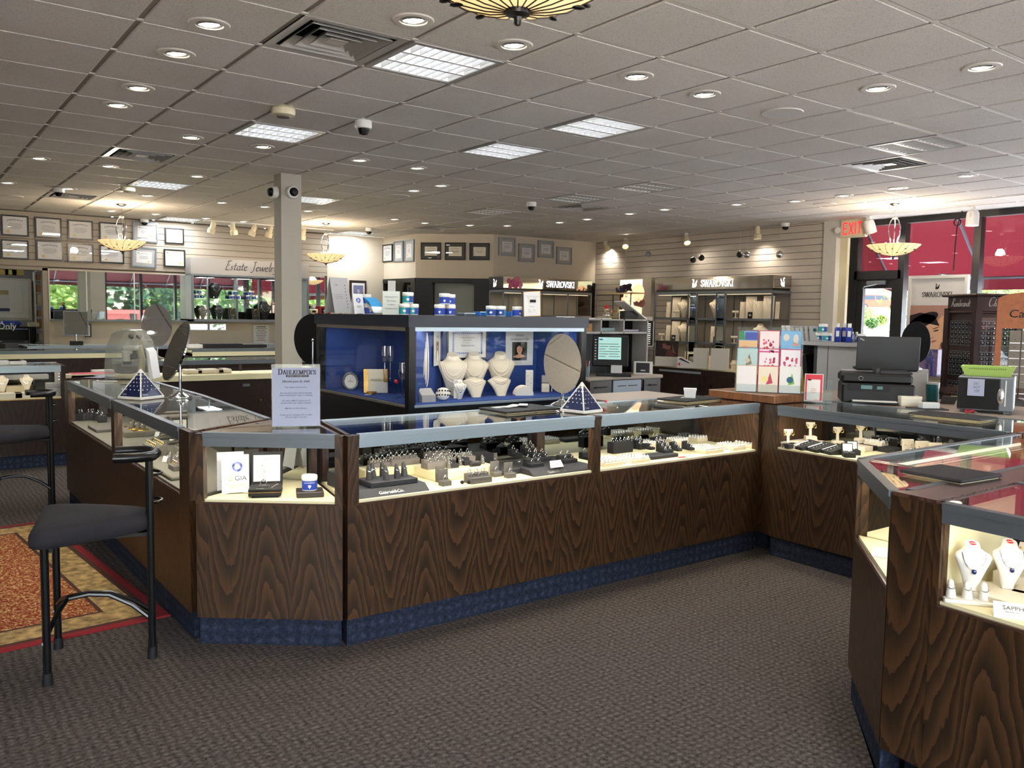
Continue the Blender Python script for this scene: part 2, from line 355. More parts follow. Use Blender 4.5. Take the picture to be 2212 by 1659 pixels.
pane('crystal', .12, .8); pane('plastic_cover', .07, .8, .12, 'e4e6e2', .10); pane('glass_dim', .05, .6, tint='7f8886')
mat('crystal_stone', 'f4f8ff', .03, .6)
mat('sapphire', '15205c', .1)
mat('walnut_plain', '2a1c16', .45)
mat('tan_red', 'b4462e', .6)
mat('navy_print2', '8f9bc4', .7); mat('teal_print', '2f86b8', .4); mat('glitter', 'b98f4a', .3, .7, noise=.5, nscale=400)
mat('seal_gold', 'd6c069', .5); mat('silver_frame', '9aa0a4', .3, .7); mat('office_panel', '98a09a', .6); mat('mirror_panel', 'b7b2a8', .06, .92); mat('taupe_panel', '8d857a', .7); mat('ball_gray', '8b8f96', .35)
mat('desk_top', 'a8998a', .45); mat('binder_gold', 'a98a3c', .4, .3); mat('black_laptop', '0a0a0c', .4); mat('mirror_wall', 'c9cfcc', .015, 1); pane('purple_tint', .06, .5, tint='b9b2d8', op=.25); pane('glass_dark', .08, .9, op=.5, tint='5a4038')
mat('vent_gray', 'b4b3ae', .35, .3)
def art_mat(n, e):
    m, nt, o = newmat(n); b = N(nt, 'ShaderNodeBsdfPrincipled', Roughness=.6); a = N(nt, 'ShaderNodeVertexColor', _layer_name='Col')
    L(nt, a.outputs[0], b.inputs['Base Color']); L(nt, b.outputs[0], o.inputs[0])
    if e: L(nt, a.outputs[0], b.inputs['Emission Color']); b.inputs['Emission Strength'].default_value = e
art_mat('print', 0); art_mat('backlit_print', 1.5)
def ceil_mat():
    m, nt, o = newmat('ceiling_tile'); b = N(nt, 'ShaderNodeBsdfPrincipled', Roughness=.9); L(nt, b.outputs[0], o.inputs[0])
    tc = nt.nodes.new('ShaderNodeTexCoord'); t = N(nt, 'ShaderNodeTexNoise', Scale=130, Detail=5, Roughness=.65); L(nt, tc.outputs['Object'], t.inputs['Vector'])
    t2 = N(nt, 'ShaderNodeTexNoise', Scale=.9, Detail=2); L(nt, tc.outputs['Object'], t2.inputs['Vector'])
    mx = N(nt, 'ShaderNodeMix', _data_type='RGBA', _blend_type='MULTIPLY'); mx.inputs[0].default_value = .5
    L(nt, ramp(nt, t.outputs[0], [(.30, 'a5a098'), (.44, 'dcd8d1'), (.7, 'e4e0d9')]), mx.inputs[6]); L(nt, ramp(nt, t2.outputs[0], [(.3, 'e6e2dc'), (.7, 'ffffff')]), mx.inputs[7])
    L(nt, mx.outputs[2], b.inputs['Base Color'])
    bp = N(nt, 'ShaderNodeBump', Strength=.5, Distance=.004); L(nt, t.outputs[0], bp.inputs['Height']); L(nt, bp.outputs[0], b.inputs['Normal'])
ceil_mat()
def carpet_mat(n, c0, c1, c2, blue=False):
    m, nt, o = newmat(n); b = N(nt, 'ShaderNodeBsdfPrincipled', Roughness=.95, Specular_IOR_Level=.1); L(nt, b.outputs[0], o.inputs[0])
    tc = nt.nodes.new('ShaderNodeTexCoord'); mp = N(nt, 'ShaderNodeMapping'); L(nt, tc.outputs['Object'], mp.inputs[0]); mp.inputs['Rotation'].default_value = (0, 0, .0)
    ck = N(nt, 'ShaderNodeTexWave', Scale=9.0 if not blue else 6, Distortion=3.0, Detail=2); ck.wave_type = 'BANDS'; ck.bands_direction = 'X'; L(nt, mp.outputs[0], ck.inputs['Vector'])
    ck2 = N(nt, 'ShaderNodeTexWave', Scale=11.0 if not blue else 6, Distortion=3.0, Detail=2); ck2.bands_direction = 'Z' if blue else 'Y'; L(nt, mp.outputs[0], ck2.inputs['Vector'])
    n1 = N(nt, 'ShaderNodeTexNoise', Scale=55, Detail=6, Roughness=.75); L(nt, mp.outputs[0], n1.inputs['Vector'])
    n2 = N(nt, 'ShaderNodeTexNoise', Scale=320, Detail=2); L(nt, mp.outputs[0], n2.inputs['Vector'])
    def M(op, a, b_): 
        x = N(nt, 'ShaderNodeMath', _operation=op)
        for i, v in enumerate((a, b_)):
            if isinstance(v, (int, float)): x.inputs[i].default_value = v
            else: L(nt, v, x.inputs[i])
        return x.outputs[0]
    pr = M('MULTIPLY', ck.outputs[1], ck2.outputs[1])
    s = M('ADD', M('MULTIPLY', pr, .13), M('ADD', M('MULTIPLY', n1.outputs[0], .72), M('MULTIPLY', n2.outputs[0], .22)))
    L(nt, ramp(nt, s, [(.36, c0), (.54, c1), (.74, c2)]), b.inputs['Base Color'])
    bp = N(nt, 'ShaderNodeBump', Strength=.6, Distance=.01); L(nt, s, bp.inputs['Height']); L(nt, bp.outputs[0], b.inputs['Normal'])
carpet_mat('carpet', '2e2826', '5f5853', '817971'); carpet_mat('carpet_sky_tint', '1b1e27', '2d3342', '454d60', True)  # toe kick carpet: blue of the sky light is put into its colour
def rug_mat():
    m, nt, o = newmat('rug'); b = N(nt, 'ShaderNodeBsdfPrincipled', Roughness=.95, Specular_IOR_Level=.1); L(nt, b.outputs[0], o.inputs[0])
    tc = nt.nodes.new('ShaderNodeTexCoord'); n0 = N(nt, 'ShaderNodeTexNoise', Scale=9, Detail=2); L(nt, tc.outputs['Object'], n0.inputs['Vector'])
    mv = N(nt, 'ShaderNodeMix', _data_type='VECTOR'); mv.inputs[0].default_value = .06; L(nt, tc.outputs['Object'], mv.inputs[4]); L(nt, n0.outputs[1], mv.inputs[5])
    v = N(nt, 'ShaderNodeTexVoronoi', Scale=58, _feature='SMOOTH_F1'); L(nt, mv.outputs[1], v.inputs['Vector'])
    w = N(nt, 'ShaderNodeTexWave', Scale=13, Distortion=14, Detail=3, Detail_Scale=2.2); L(nt, tc.outputs['Object'], w.inputs['Vector'])
    a = N(nt, 'ShaderNodeMath', _operation='MULTIPLY_ADD', i1=.8); L(nt, v.outputs[0], a.inputs[0]); 
    k = N(nt, 'ShaderNodeMath', _operation='MULTIPLY', i1=.5); L(nt, w.outputs[1], k.inputs[0]); L(nt, k.outputs[0], a.inputs[2])
    L(nt, ramp(nt, a.outputs[0], [(.2, '6e2420'), (.40, '93392c'), (.56, 'a87844'), (.68, '8a2a26'), (.88, 'd2b078')]), b.inputs['Base Color'])
rug_mat(); mat('rug_border', 'a98c5a', .95, noise=.6, nscale=22); mat('rug_red', '8c1a1f', .95); mat('rug_brown', '4a2b1e', .95)
# ================================================================ the room
X0, X1, Y0, Y1, XW = -5.0, 11.07, -4.0, 14.5, 11.4
b = B(); b.box(X0-.2, XW+.05, Y0-.05, Y1+.2, -.1, 0); struct('floor', b, 'carpet')
# ceiling: tiles with a stepped edge over a grid; fixture cells left open
def cell(px, py): p = az(px, py, CE); return (math.floor((p.x-GX)/T), math.floor((p.y-GY)/T))
def cellc(c): return (GX+(c[0]+.5)*T, GY+(c[1]+.5)*T)
LIGHTS = [(-2,2), (1,3), (1,5), cell(600,283), cell(350,398), cell(690,431), (5,1), cell(1406,406), cell(1249,433), cell(1063,460), cell(395,472), cell(770,503)]
VENTS = [(-3,2), (6,2), cell(315,333), cell(1258,452), cell(955,494), cell(152,422)]
skip = set(LIGHTS)|set(VENTS)
b = B(); b2 = B(); b3 = B()
for i in range(-14, 13):
    for j in range(-12, 20):
        x, y = GX+i*T, GY+j*T
        if x > XW or y > Y1 or x < X0-T or y < Y0-T or (i, j) in skip: continue
        b.box(x+.014, min(x+T-.014, XW), y+.014, min(y+T-.014, Y1), CE, CE+.03, .006)
for i in range(-14, 14):
    x = GX+i*T
    if X0 < x < XW: b2.box(x-.012, x+.012, Y0, Y1, CE+.009, CE+.02)
for j in range(-12, 21):
    y = GY+j*T
    if Y0 < y < Y1: b3.box(X0, XW, y-.012, y+.012, CE+.002, CE+.02)  # lighter bars along x: light caught by tile edges, put into their colour
struct('ceiling', b, 'ceiling_tile'); struct('trim_1', b2, 'tbar'); struct('trim_8', b3, 'white_paint')
b = B(); b.box(X0, XW+.2, Y0, Y1, CE+.3, CE+.35); struct('ceiling_deck', b, 'tbar')
# left wall (y = 14.5): opening to the repair room, slatwall above, plain below
OPX0, OPX1, OPZ = .2, 1.93, 2.07
b = B(); b.box(X0, OPX0, Y1, Y1+.15, 0, CE); b.box(OPX1, 7.66, Y1, Y1+.15, 0, CE); b.box(OPX0, OPX1, Y1, Y1+.15, OPZ, CE); wl = struct('wall_left', b, 'plaster')
b = B()
z = 2.13; nz = 0
while z < CE-.03: b.box(X0, 6.5, Y1-.018, Y1-.001, z, min(z+.094, CE), .003); z += .1
struct('wall_left_slats', b, 'slat')
b = B(); b.box(X0, 6.5, Y1-.006, Y1-.0005, 2.11, CE); struct('wall_left_backing', b, 'slat_groove')
b = B(); b.box(OPX1-.02, OPX1+.05, Y1-.03, Y1+.16, 0, OPZ+.04); b.box(OPX0, OPX1+.05, Y1-.03, Y1+.16, OPZ, OPZ+.05); struct('trim_2', b, 'slat')
# repair room behind the opening
b = B(); b.box(-1.5, 3, 17.4, 17.5, 0, CE); b.box(2.3, 2.4, Y1+.15, 17.4, 0, CE); b.box(-1.6, -1.5, Y1+.15, 17.5, 0, CE); struct('wall_repair_room', b, 'gray_laminate')
b = B(); b.box(-1.6, 2.4, Y1, 17.5, CE, CE+.05); struct('ceiling_repair_room', b, 'tile_white')
b = B(); b.box(-1.6, 2.4, Y1+.2, 17.5, -.1, 0); struct('floor_repair_room', b, 'carpet')
# outer walls behind the visitor
b = B(); b.box(X0-.15, X0, Y0, Y1, 0, CE+.3); struct('wall_west', b, 'plaster')
b = B(); b.box(X0, XW, Y0-.15, Y0, 2.9, CE+.3); b.box(X0, XW, Y0-.15, Y0, 0, .35); struct('wall_south', b, 'plaster')
# office corner: three faces, plaster above a black window band
P0, P1, P2, P3 = (7.65, 14.6), (7.70, 13.37), (8.74, 12.42), (11.2, 12.30)
ZB = 2.14
def wallseg(b, p, q, z0, z1, th=.1, off=0):
    p, q = Vector((*p, 0)), Vector((*q, 0)); d = (q-p).normalized(); n = Vector((d.y, -d.x, 0))   # n looks into the shop
    if n.dot(-p) < 0: n = -n
    a, c = p+n*off, q+n*off
    b.ext([(a.x,a.y,z0),(c.x,c.y,z0),(c.x,c.y,z1),(a.x,a.y,z1)], -n*th); return n, d
b = B()
for p, q in ((P0,P1),(P1,P2),(P2,P3)): wallseg(b, p, q, ZB, CE)
wallseg(b, P0, P1, 0, .9); wallseg(b, P2, P3, 0, .9)
struct('wall_office', b, 'office_wall')
def along(p, q, t): return (p[0]+(q[0]-p[0])*t, p[1]+(q[1]-p[1])*t)
b = B()
for p, q in ((P0,P1),(P1,P2),(P2,P3)): wallseg(b, p, q, ZB-.06, ZB+.015, .12, .02)
for p, q, ts in ((P0,P1,((0,.1),(.88,1.0))), (P1,P2,((0,.22),(.76,1.0))), (P2,P3,((0,.04),(.44,.49),(.93,1)))):
    for t0, t1 in ts: wallseg(b, along(p,q,t0), along(p,q,t1), 0, ZB, .1, .012)
struct('window_frame_office', b, 'black_frame')
b = B(); wallseg(b, P0, P1, .9, ZB-.06, .008, -.04); wallseg(b, P2, P3, .9, ZB-.06, .008, -.04); struct('window_1', b, 'glass_dim')
b = B()
for k in range(44): wallseg(b, along(P0,P1,.1), along(P0,P1,.88), .92+k*.028, .94+k*.028, .004, -.1)
for k in range(44): wallseg(b, along(P2,P3,.04), along(P2,P3,.93), .92+k*.028, .94+k*.028, .004, -.1)
struct('window_blinds_office', b, 'gray_laminate')
b = B(); b.box(7.8, 11.2, 14.9, 15.0, 0, CE); b.box(11.1, 11.2, 12.4, 15, 0, CE); wallseg(b, (7.66,14.6), (7.66,15), 0, CE); struct('wall_office_back', b, 'office_wall')
b = B(); b.prism([(7.7,15),(7.75,13.4),(8.78,12.5),(11.1,12.4),(11.1,15)], CE+.01, CE+.05); struct('ceiling_office', b, 'tile_white')
b = B(); b.box(7.7, XW, 14.5, 15, -.1, 0); struct('floor_office', b, 'carpet')
# right wall: slatwall from y 7.3 to 12.3, then a white jamb
b = B(); b.box(X1+.02, X1+.3, 7.3, 12.5, 0, CE); struct('wall_right', b, 'slat_groove')
b = B(); z = .02
while z < CE-.02: b.box(X1, X1+.02, 7.33, 12.3, z, min(z+.094, CE), .003); z += .1
struct('wall_right_slats', b, 'slat_gray')
b = B(); b.box(X1-.03, X1+.3, 7.12, 7.33, 0, CE); struct('trim_3', b, 'white_paint')
b = B(); b.box(X1-.006, X1+.005, 11.46, 11.50, 0, CE); struct('trim_4', b, 'slat_gray')
# storefront glazing x = 11.4, y 7.12 down past the visitor; door next to the jamb
MUL = [7.12, 6.30, 5.30, 4.05, 2.8, 1.5, .2, -1.2, -2.6, -4.0]
ZT = 2.86
b = B()
b.box(XW-.06, XW+.06, Y0, 7.12, ZT, ZT+.1); b.box(XW-.05, XW+.05, Y0, 6.3, 0, .12)
for i, y in enumerate(MUL): b.box(XW-.06, XW+.06, y-(.045 if i else .16), y+(.045 if i else .02), 0, ZT)
b.box(XW-.06, XW+.06, 6.3, 7.0, 2.10, 2.22)
struct('window_frame_right', b, 'window_trim')
b = B(); b.box(XW-.1, XW+.1, Y0, 7.12, ZT+.1, CE+.3); struct('wall_window_header', b, 'plaster')
for k, (a, c) in enumerate(zip(MUL, MUL[1:])):
    b = B()
    if k: b.box(XW-.005, XW+.005, c+.045, a-.045, .12, ZT)
    else: b.box(XW-.005, XW+.005, 6.345, 6.96, 2.22, ZT)
    struct('window_%d' % (k+2), b, 'glass_window')
d = thing('door_1', None, None); d['kind'] = 'structure'
b = B(); y0, y1 = 6.345, 6.955
b.box(XW-.035, XW+.035, y1-.09, y1, .02, 2.1); b.box(XW-.035, XW+.035, y0, y0+.09, .02, 2.1); b.box(XW-.035, XW+.035, y0+.09, y1-.09, 1.97, 2.1); b.box(XW-.035, XW+.035, y0+.09, y1-.09, .02, .25)
b.build('door_frame', 'window_trim', d); b = B(); b.box(XW-.004, XW+.004, y0+.09, y1-.09, .25, 1.97); b.build('door_pane', 'glass_window', d)
b = B(); b.box(XW-.11, XW-.05, 6.5, 6.78, 2.02, 2.075, .008); b.cyl((XW-.09,6.6,2.03), (XW-.2,6.75,1.99), .008); b.cyl((XW-.2,6.75,1.99), (XW-.06,6.86,1.97), .008); b.build('door_closer', 'gray_metal', d)
b = B(); b.tube([(XW-.035,6.42,.95),(XW-.1,6.42,.95),(XW-.1,6.42,1.25),(XW-.035,6.42,1.25)], .012); b.build('door_handle', 'aluminium', d)
b = B(); b.box(XW-.26, XW-.2, 7.0, 7.12, .6, 2.9); struct('trim_5', b, 'cream_plastic')
# south storefront (seen in the mirrors)
b = B(); b.box(X0, XW, Y0-.06, Y0+.06, 2.84, 2.9)
for x in (-4.9, -3.3, -1.7, 0, 1.5, 3.0, 4.4, 5.7, 6.3, 7.5, 8.7, 9.9, 11.3): b.box(x-.045, x+.045, Y0-.06, Y0+.06, .35, 2.9)
struct('window_frame_south', b, 'window_trim')
b = B(); b.box(X0, XW, Y0-.004, Y0+.004, .35, 2.84); struct('window_20', b, 'glass_window')
b = B(); b.box(5.72, 6.25, Y0-.1, Y0+.3, 0, CE); struct('wall_south_pier', b, 'plaster')
# boxed steel column
pc = B(); pc.box(3.345, 3.565, 8.60, 8.80, 0, CE); pc.box(3.565, 3.585, 8.64, 8.68, 2.72, 2.9); struct('pillar', pc, 'plaster_pillar')
# ================================================================ ceiling fixtures
def onceil(px, py, dz=0): p = az(px, py, CE); return (p.x, p.y, CE+dz)
def where(p):
    """words for a place on the ceiling"""
    a = 'near' if dep(p) < 4.6 else 'mid' if dep(p) < 8 else 'far'
    return a
DL = [(452,52),(893,43),(1110,97),(1375,164),(1522,203),(2121,145),(1897,190),(381,115),(298,189),(252,226),(412,296),(567,316),(775,345),(900,362),(233,358),(83,341),(424,380),(15,394),(146,407),(318,422),(240,455),(335,462),(478,437),(893,411),(952,400),(664,455),(851,473),(917,481),(1014,486),(1095,487),(1208,480),(1268,473),(1360,461),(1436,452),(1592,441),(1719,434),(1823,422),(1940,406),(2089,379),(571,446),(444,471),(525,478)]
DLN = ['nearest the top left corner, first of the left row','above the big air vent, left of the glass bowl','just below the glass bowl at the top of the photo','right of the glass bowl and above two lit troffers','second right of the glass bowl, beside the round speaker','highest at the right edge of the photo','between the right edge one and the round speaker','second of the left row going away','third of the left row going away','fourth of the left row going away','below the fourth of the left row, right of the small vent','right of the small vent, below the smoke detector troffer','below the dome camera, left one of a pair','right one of the pair below the dome camera','just under the small left vent','far left, beside the left end of the small vent','above the left pillar cameras, left of the column','at the far left edge','beside the dome camera of the far left','left of the glass pendant and above it','left above the left pendant bowl','right above the left pendant bowl','above the spotlight track, left of the column','first right of the flat speaker behind the column','second right of the flat speaker behind the column','just right of the column','above the certificates of the office, far left','above the certificates of the office, second','above the certificates of the office, third','above the certificates of the office, fourth','above the certificates of the office, fifth','under the small right vent, above the office','left end of the row along the slatwall','second of the row along the slatwall','third of the row along the slatwall','fourth of the row along the slatwall','fifth of the row along the slatwall, above the red exit lettering','sixth of the row, above the right pendant','seventh of the row, farthest right','hidden half behind the column','above the first track spotlight at left','above the second track spotlight']
dl = None
for (px, py), w in zip(DL, DLN):
    p = onceil(px, py); lab = 'round recessed spotlight, '+w
    if dl is None:
        dl = thing('recessed_spotlight', lab, 'ceiling light', p, 0, 'recessed ceiling spotlights')
        b = B(); b.lathe([(.066,-.001),(.07,-.007),(.098,-.006),(.104,0)], 24, cap=False); b.build('trim_ring', 'white_paint', dl)
        b = B(); b.lathe([(.067,-.002),(.067,.07),(.05,.075),(.0001,.075)], 20, cap=False); b.build('housing', 'dark_gray', dl)
        b = B(Matrix.Translation((0,0,.021))@Matrix.Rotation(.12, 4, Vector((.6,-.8,0)))); b.lathe([(.051,-.02),(.054,-.026),(.060,-.022),(.058,.03)], 20); b.build('lamp_rim', 'chrome', dl)
        b = B(Matrix.Translation((0,0,.021))@Matrix.Rotation(.12, 4, Vector((.6,-.8,0)))); b.lathe([(.0001,-.034),(.03,-.031),(.052,-.023)], 20); b.build('lamp_face', 'lamp_on', dl)
    else: dup(dl, p, 0, lab)
    la = bpy.data.lights.new('spot', 'SPOT'); la.energy = 19; la.spot_size = 1.9; la.spot_blend = .8; la.shadow_soft_size = .05; la.color = (1, .87, .72)
    lo = bpy.data.objects.new('spot', la); COL.objects.link(lo); lo.location = (p[0], p[1], CE-.03)
# parabolic troffers: frame, louvre grid, glowing tubes above
tro = None
TN = ['beside the largest air vent at the top','mid ceiling, right of the dome camera','mid ceiling, left of the biggest lit one','under the cream smoke detector, left','far left, under the small smoke detector','right beside the column top','at the right, above the shiny vent','dim one farther back, right of centre','dim one farther back, above the small vent','dim one farther back, left of the tiny vent','low at the far left, above the spotlight track','far back right of the column, above the plain wall']
for k, (c, w) in enumerate(zip(LIGHTS, TN)):
    on = k not in (6, 7, 8, 9); cx, cy = cellc(c); lab = ('lit' if on else 'unlit')+' square louvred ceiling troffer, '+w
    t = thing('ceiling_troffer', lab, 'ceiling light', (cx, cy, CE), 0, 'square fluorescent troffers')
    if tro is None:
        h = T/2-.012; b = B()
        for x0, x1, y0, y1 in ((-h,h,-h,-h+.03),(-h,h,h-.03,h),(-h,-h+.03,-h+.03,h-.03),(h-.03,h,-h+.03,h-.03)): b.box(x0, x1, y0, y1, -.004, .02)
        fr = b.mesh('frame', 'vent_gray'); b = B(); g = h-.03
        b.box(-h, h, -h, h, .12, .125)
        for s in (-1, 1): b.box(s*g-.004, s*g+.004, -g, g, .02, .12); b.box(-g, g, s*g-.004, s*g+.004, .02, .12)
        hs = b.mesh('housing', 'white_paint'); b = B()
        for i in range(10): x = -g+2*g*i/9; b.box(x-.002, x+.002, -g, g, .0, .05)
        for i in (0, 1, 2, 3): y = -g+2*g*i/3; b.box(-g, g, y-.010, y+.010, .0, .05)
        lv = b.mesh('louvre_grid', 'white_plastic'); b = B()
        for i in range(3): y = -g+2*g*(i+.5)/3; b.cyl((-g+.01,y,.085), (g-.01,y,.085), .016)
        tb = (b.mesh('fluorescent_tube', 'tube_on'), b.mesh('fluorescent_tube', 'white_plastic')); tro = 1
    for n, me in (('frame', fr), ('housing', hs), ('louvre_grid', lv), ('fluorescent_tube', tb[0 if on else 1])):
        o = bpy.data.objects.new(n, me); COL.objects.link(o); o.parent = t
    if on:
        la = bpy.data.lights.new('troffer', 'AREA'); la.energy = 22; la.size = .5; la.color = (.9, .95, 1)
        lo = bpy.data.objects.new('troffer', la); COL.objects.link(lo); lo.location = (cx, cy, CE-.012)
# air vents: stepped square cones
VN = ['largest, beside the big lit troffer at the top','shiny one at the right, below the unlit troffer','small one at the left beside the left row of spotlights','small dark one above the office','thin one far back above the office certificates','half open one at the far left']
me = None
for c, w in zip(VENTS, VN):
    cx, cy = cellc(c); t = thing('air_vent', 'square stepped air vent, '+w, 'air vent', (cx, cy, CE), 0, 'ceiling air vents')
    if me is None:
        h = T/2-.012; b = B()
        def ring(b, r0, z0, r1, z1):
            q = [(-1,-1),(1,-1),(1,1),(-1,1)]
            for i in range(4):
                (a, c_), (d_, e) = q[i], q[(i+1) % 4]
                b.ext([(a*r0,c_*r0,z0),(d_*r0,e*r0,z0),(d_*r1,e*r1,z1),(a*r1,c_*r1,z1)], (0,0,.003))
        ring(b, h, 0, h-.05, .004); fm = b.mesh('frame', 'vent_gray'); b = B()
        for r in (.225, .165, .105): ring(b, r, -.004, r-.05, .05)
        b.box(-.05, .05, -.05, .05, .0, .004); cm = b.mesh('cone', 'vent_gray', 0); b = B(); b.box(-h, h, -h, h, .16, .17)
        for s in (-1, 1): b.box(s*(h-.01)-.003, s*(h-.01)+.003, -h, h, .004, .16); b.box(-h, h, s*(h-.01)-.003, s*(h-.01)+.003, .004, .16)
        dm = b.mesh('duct', 'black_plastic'); me = 1
    for n, m in (('frame', fm), ('cone', cm), ('duct', dm)): o = bpy.data.objects.new(n, m); COL.objects.link(o); o.parent = t
# dome cameras
def dome(label, loc, M=None, wall=False):
    t = thing('dome_camera', label, 'security camera', (loc[0],loc[1],loc[2]+(.004 if M is None else 0)), 0, 'dome security cameras')
    m = M or Matrix.Identity(4)
    b = B(m); b.lathe([(.0001,0),(.062,0),(.064,-.01),(.064,-.045),(.058,-.058),(.047,-.06)], 24); b.build('housing', 'white_plastic', t)
    b = B(m); b.lathe([(.047,-.058),(.044,-.08),(.03,-.1),(.0001,-.108)], 20); b.build('dome', 'black_plastic', t)
    return t
for (px, py), w in (((785,262),'hanging near the middle of the ceiling'),((1148,437),'in front of the small vent above the office'),((797,493),'hanging over the plain wall right of the column'),((312,473),'above the certificates at left'),((127,406),'far left beside the half open vent'),((1697,482),'above the slatwall near the storefront'),((550,493),'between the left track spotlights')):
    dome('white dome camera with black globe, '+w, onceil(px, py))
dome('dome security camera on the front face of the column top', (3.46, 8.604, 2.75), Matrix.Rotation(-PI/2, 4, 'X'))
dome('dome security camera on the left face of the column top', (3.349, 8.72, 2.75), Matrix.Rotation(PI/2, 4, 'Y'))
for (px, py), w in (((612,232),'above the lit troffer left of centre'),((276,403),'far left beside a lit troffer')):
    t = thing('smoke_detector', 'round cream smoke detector, '+w, 'smoke detector', onceil(px, py), 0, 'smoke detectors')
    b = B(); b.lathe([(.07,0),(.082,-.012),(.085,-.035),(.078,-.055),(.05,-.062)], 24); b.build('body', 'cream_plastic', t)
    b = B(); b.lathe([(.05,-.06),(.045,-.07),(.0001,-.074)], 20); b.build('sensor_cap', 'taupe', t)
for (px, py), w in (((1690,243),'at right among the spotlights'),((860,423),'behind the column, right'),((1782,441),'above the slatwall near the storefront'),((25,424),'at the far left edge')):
    t = thing('ceiling_speaker', 'flat round flush ceiling speaker, '+w, 'speaker', onceil(px, py), 0, 'flush ceiling speakers')
    b = B(); b.lathe([(.13,-.006),(.125,-.004),(.0001,-.004)], 28); b.build('grille', 'tile_white', t); b = B(); b.lathe([(.13,-.006),(.138,-.007),(.142,0)], 28, cap=False); b.build('rim', 'white_paint', t)
# pendants: opal bowl with dark veins and leaf pods, three bent arms, chain, canopy
def pendant(label, x, y, rot=0):
    t = thing('pendant_lamp', label, 'pendant lamp', (x, y, CE), rot, 'glass bowl pendant lamps')
    zb = 2.44-CE; R0 = .31
    prof = [(.03,zb-.135),(.09,zb-.125),(.17,zb-.10),(.24,zb-.06),(.29,zb-.02),(R0,zb)]
    b = B(); b.lathe(prof+[(R0-.006,zb+.002)]+[(r-.006, z+.006) for r, z in prof[-2::-1]], 36); b.build('bowl', 'opal', t)
    b = B()
    for k in range(20):
        a = 2*PI*k/20+.1; m = 5 if k % 2 else 6
        b.tube([((r+.002)*math.cos(a+.02*i*i*.3), (r+.002)*math.sin(a+.02*i*i*.3), z-.003) for i, (r, z) in enumerate(prof[:m])], .0020, 5)
        i = 3 if k % 2 else 2; r, z = prof[i]; aa = a+.006*i*i
        M = Matrix.Translation(((r+.004)*math.cos(aa), (r+.004)*math.sin(aa), z-.004))@Matrix.Rotation(aa, 4, 'Z')
        b.M = M; b.sph((0,0,0), .011, 8, 6, (1.9,1,.55)); b.M = Matrix.Identity(4)
    b.build('leaf_tracery', 'black_frame', t)
    b = B(); b.lathe([(.0001,zb-.175),(.008,zb-.172),(.01,zb-.158),(.012,zb-.152),(.032,zb-.146),(.034,zb-.132),(.0001,zb-.13)], 16); b.build('finial', 'black_frame', t)
    for k in range(3):
        a = 2*PI*k/3+.5; c, s = math.cos(a), math.sin(a)
        b = B(); b.tube([(c*r, s*r, z) for r, z in ((.02,-.17),(.05,-.21),(.075,-.29),(.075,-.36),(.05,-.44),(.035,-.53),(.03,zb-.12))], .007, 6); b.build('arm', 'silver', t)
    b = B()
    for k in range(6): b.tube([(.007*math.cos(q)*(k % 2 == 0), .007*math.cos(q)*(k % 2), -.035-.022*k+.013*math.sin(q)) for q in [2*PI*i/8 for i in range(8)]], .0022, 5, closed=True)
    b.build('chain', 'silver', t)
    b = B(); b.lathe([(.0001,-.032),(.02,-.03),(.05,-.02),(.068,-.006),(.07,0)], 20); b.build('canopy', 'silver', t)
    b = B(); b.lathe([(.0001,-.155),(.022,-.157),(.034,-.17),(.028,-.185),(.012,-.19)], 14); b.build('hub', 'cream_plastic', t)
    for k in range(3):
        a = 2*PI*k/3; b = B(); b.sph((.09*math.cos(a), .09*math.sin(a), zb+.0), .022, 8, 6, (1,1,1.5)); b.build('bulb', 'bulb_on', t)
    la = bpy.data.lights.new('pendant', 'POINT'); la.energy = 42; la.shadow_soft_size = .06; la.color = (1, .8, .58)
    lo = bpy.data.objects.new('pendant', la); COL.objects.link(lo); lo.location = (x, y, 2.50)
mat('bulb_on', 'fff0d8', .5, emit=14)
m, nt, o = newmat('opal'); df = N(nt, 'ShaderNodeBsdfDiffuse', Color=(*lin('f1e3c4'), 1)); tl = N(nt, 'ShaderNodeBsdfTranslucent', Color=(*lin('ffeccb'), 1)); mx = nt.nodes.new('ShaderNodeMixShader'); mx.inputs[0].default_value = .35
L(nt, df.outputs[0], mx.inputs[1]); L(nt, tl.outputs[0], mx.inputs[2]); em = N(nt, 'ShaderNodeEmission', Color=(*lin('f9e3b4'), 1), Strength=.42); ad = nt.nodes.new('ShaderNodeAddShader'); L(nt, mx.outputs[0], ad.inputs[0]); L(nt, em.outputs[0], ad.inputs[1]); L(nt, ad.outputs[0], o.inputs[0])
for (px, py), w in (((262,441),'hanging before the certificates at left'),((704,482),'hanging right of the column'),((1935,440),'hanging by the storefront door')):
    p = onceil(px, py); pendant('lit glass bowl pendant lamp on bent metal arms, '+w, p[0], p[1])
p = az(1118, 57, 2.44-.175); pendant('big lit glass bowl pendant cut off by the top of the photo', p.x, p.y, .2)
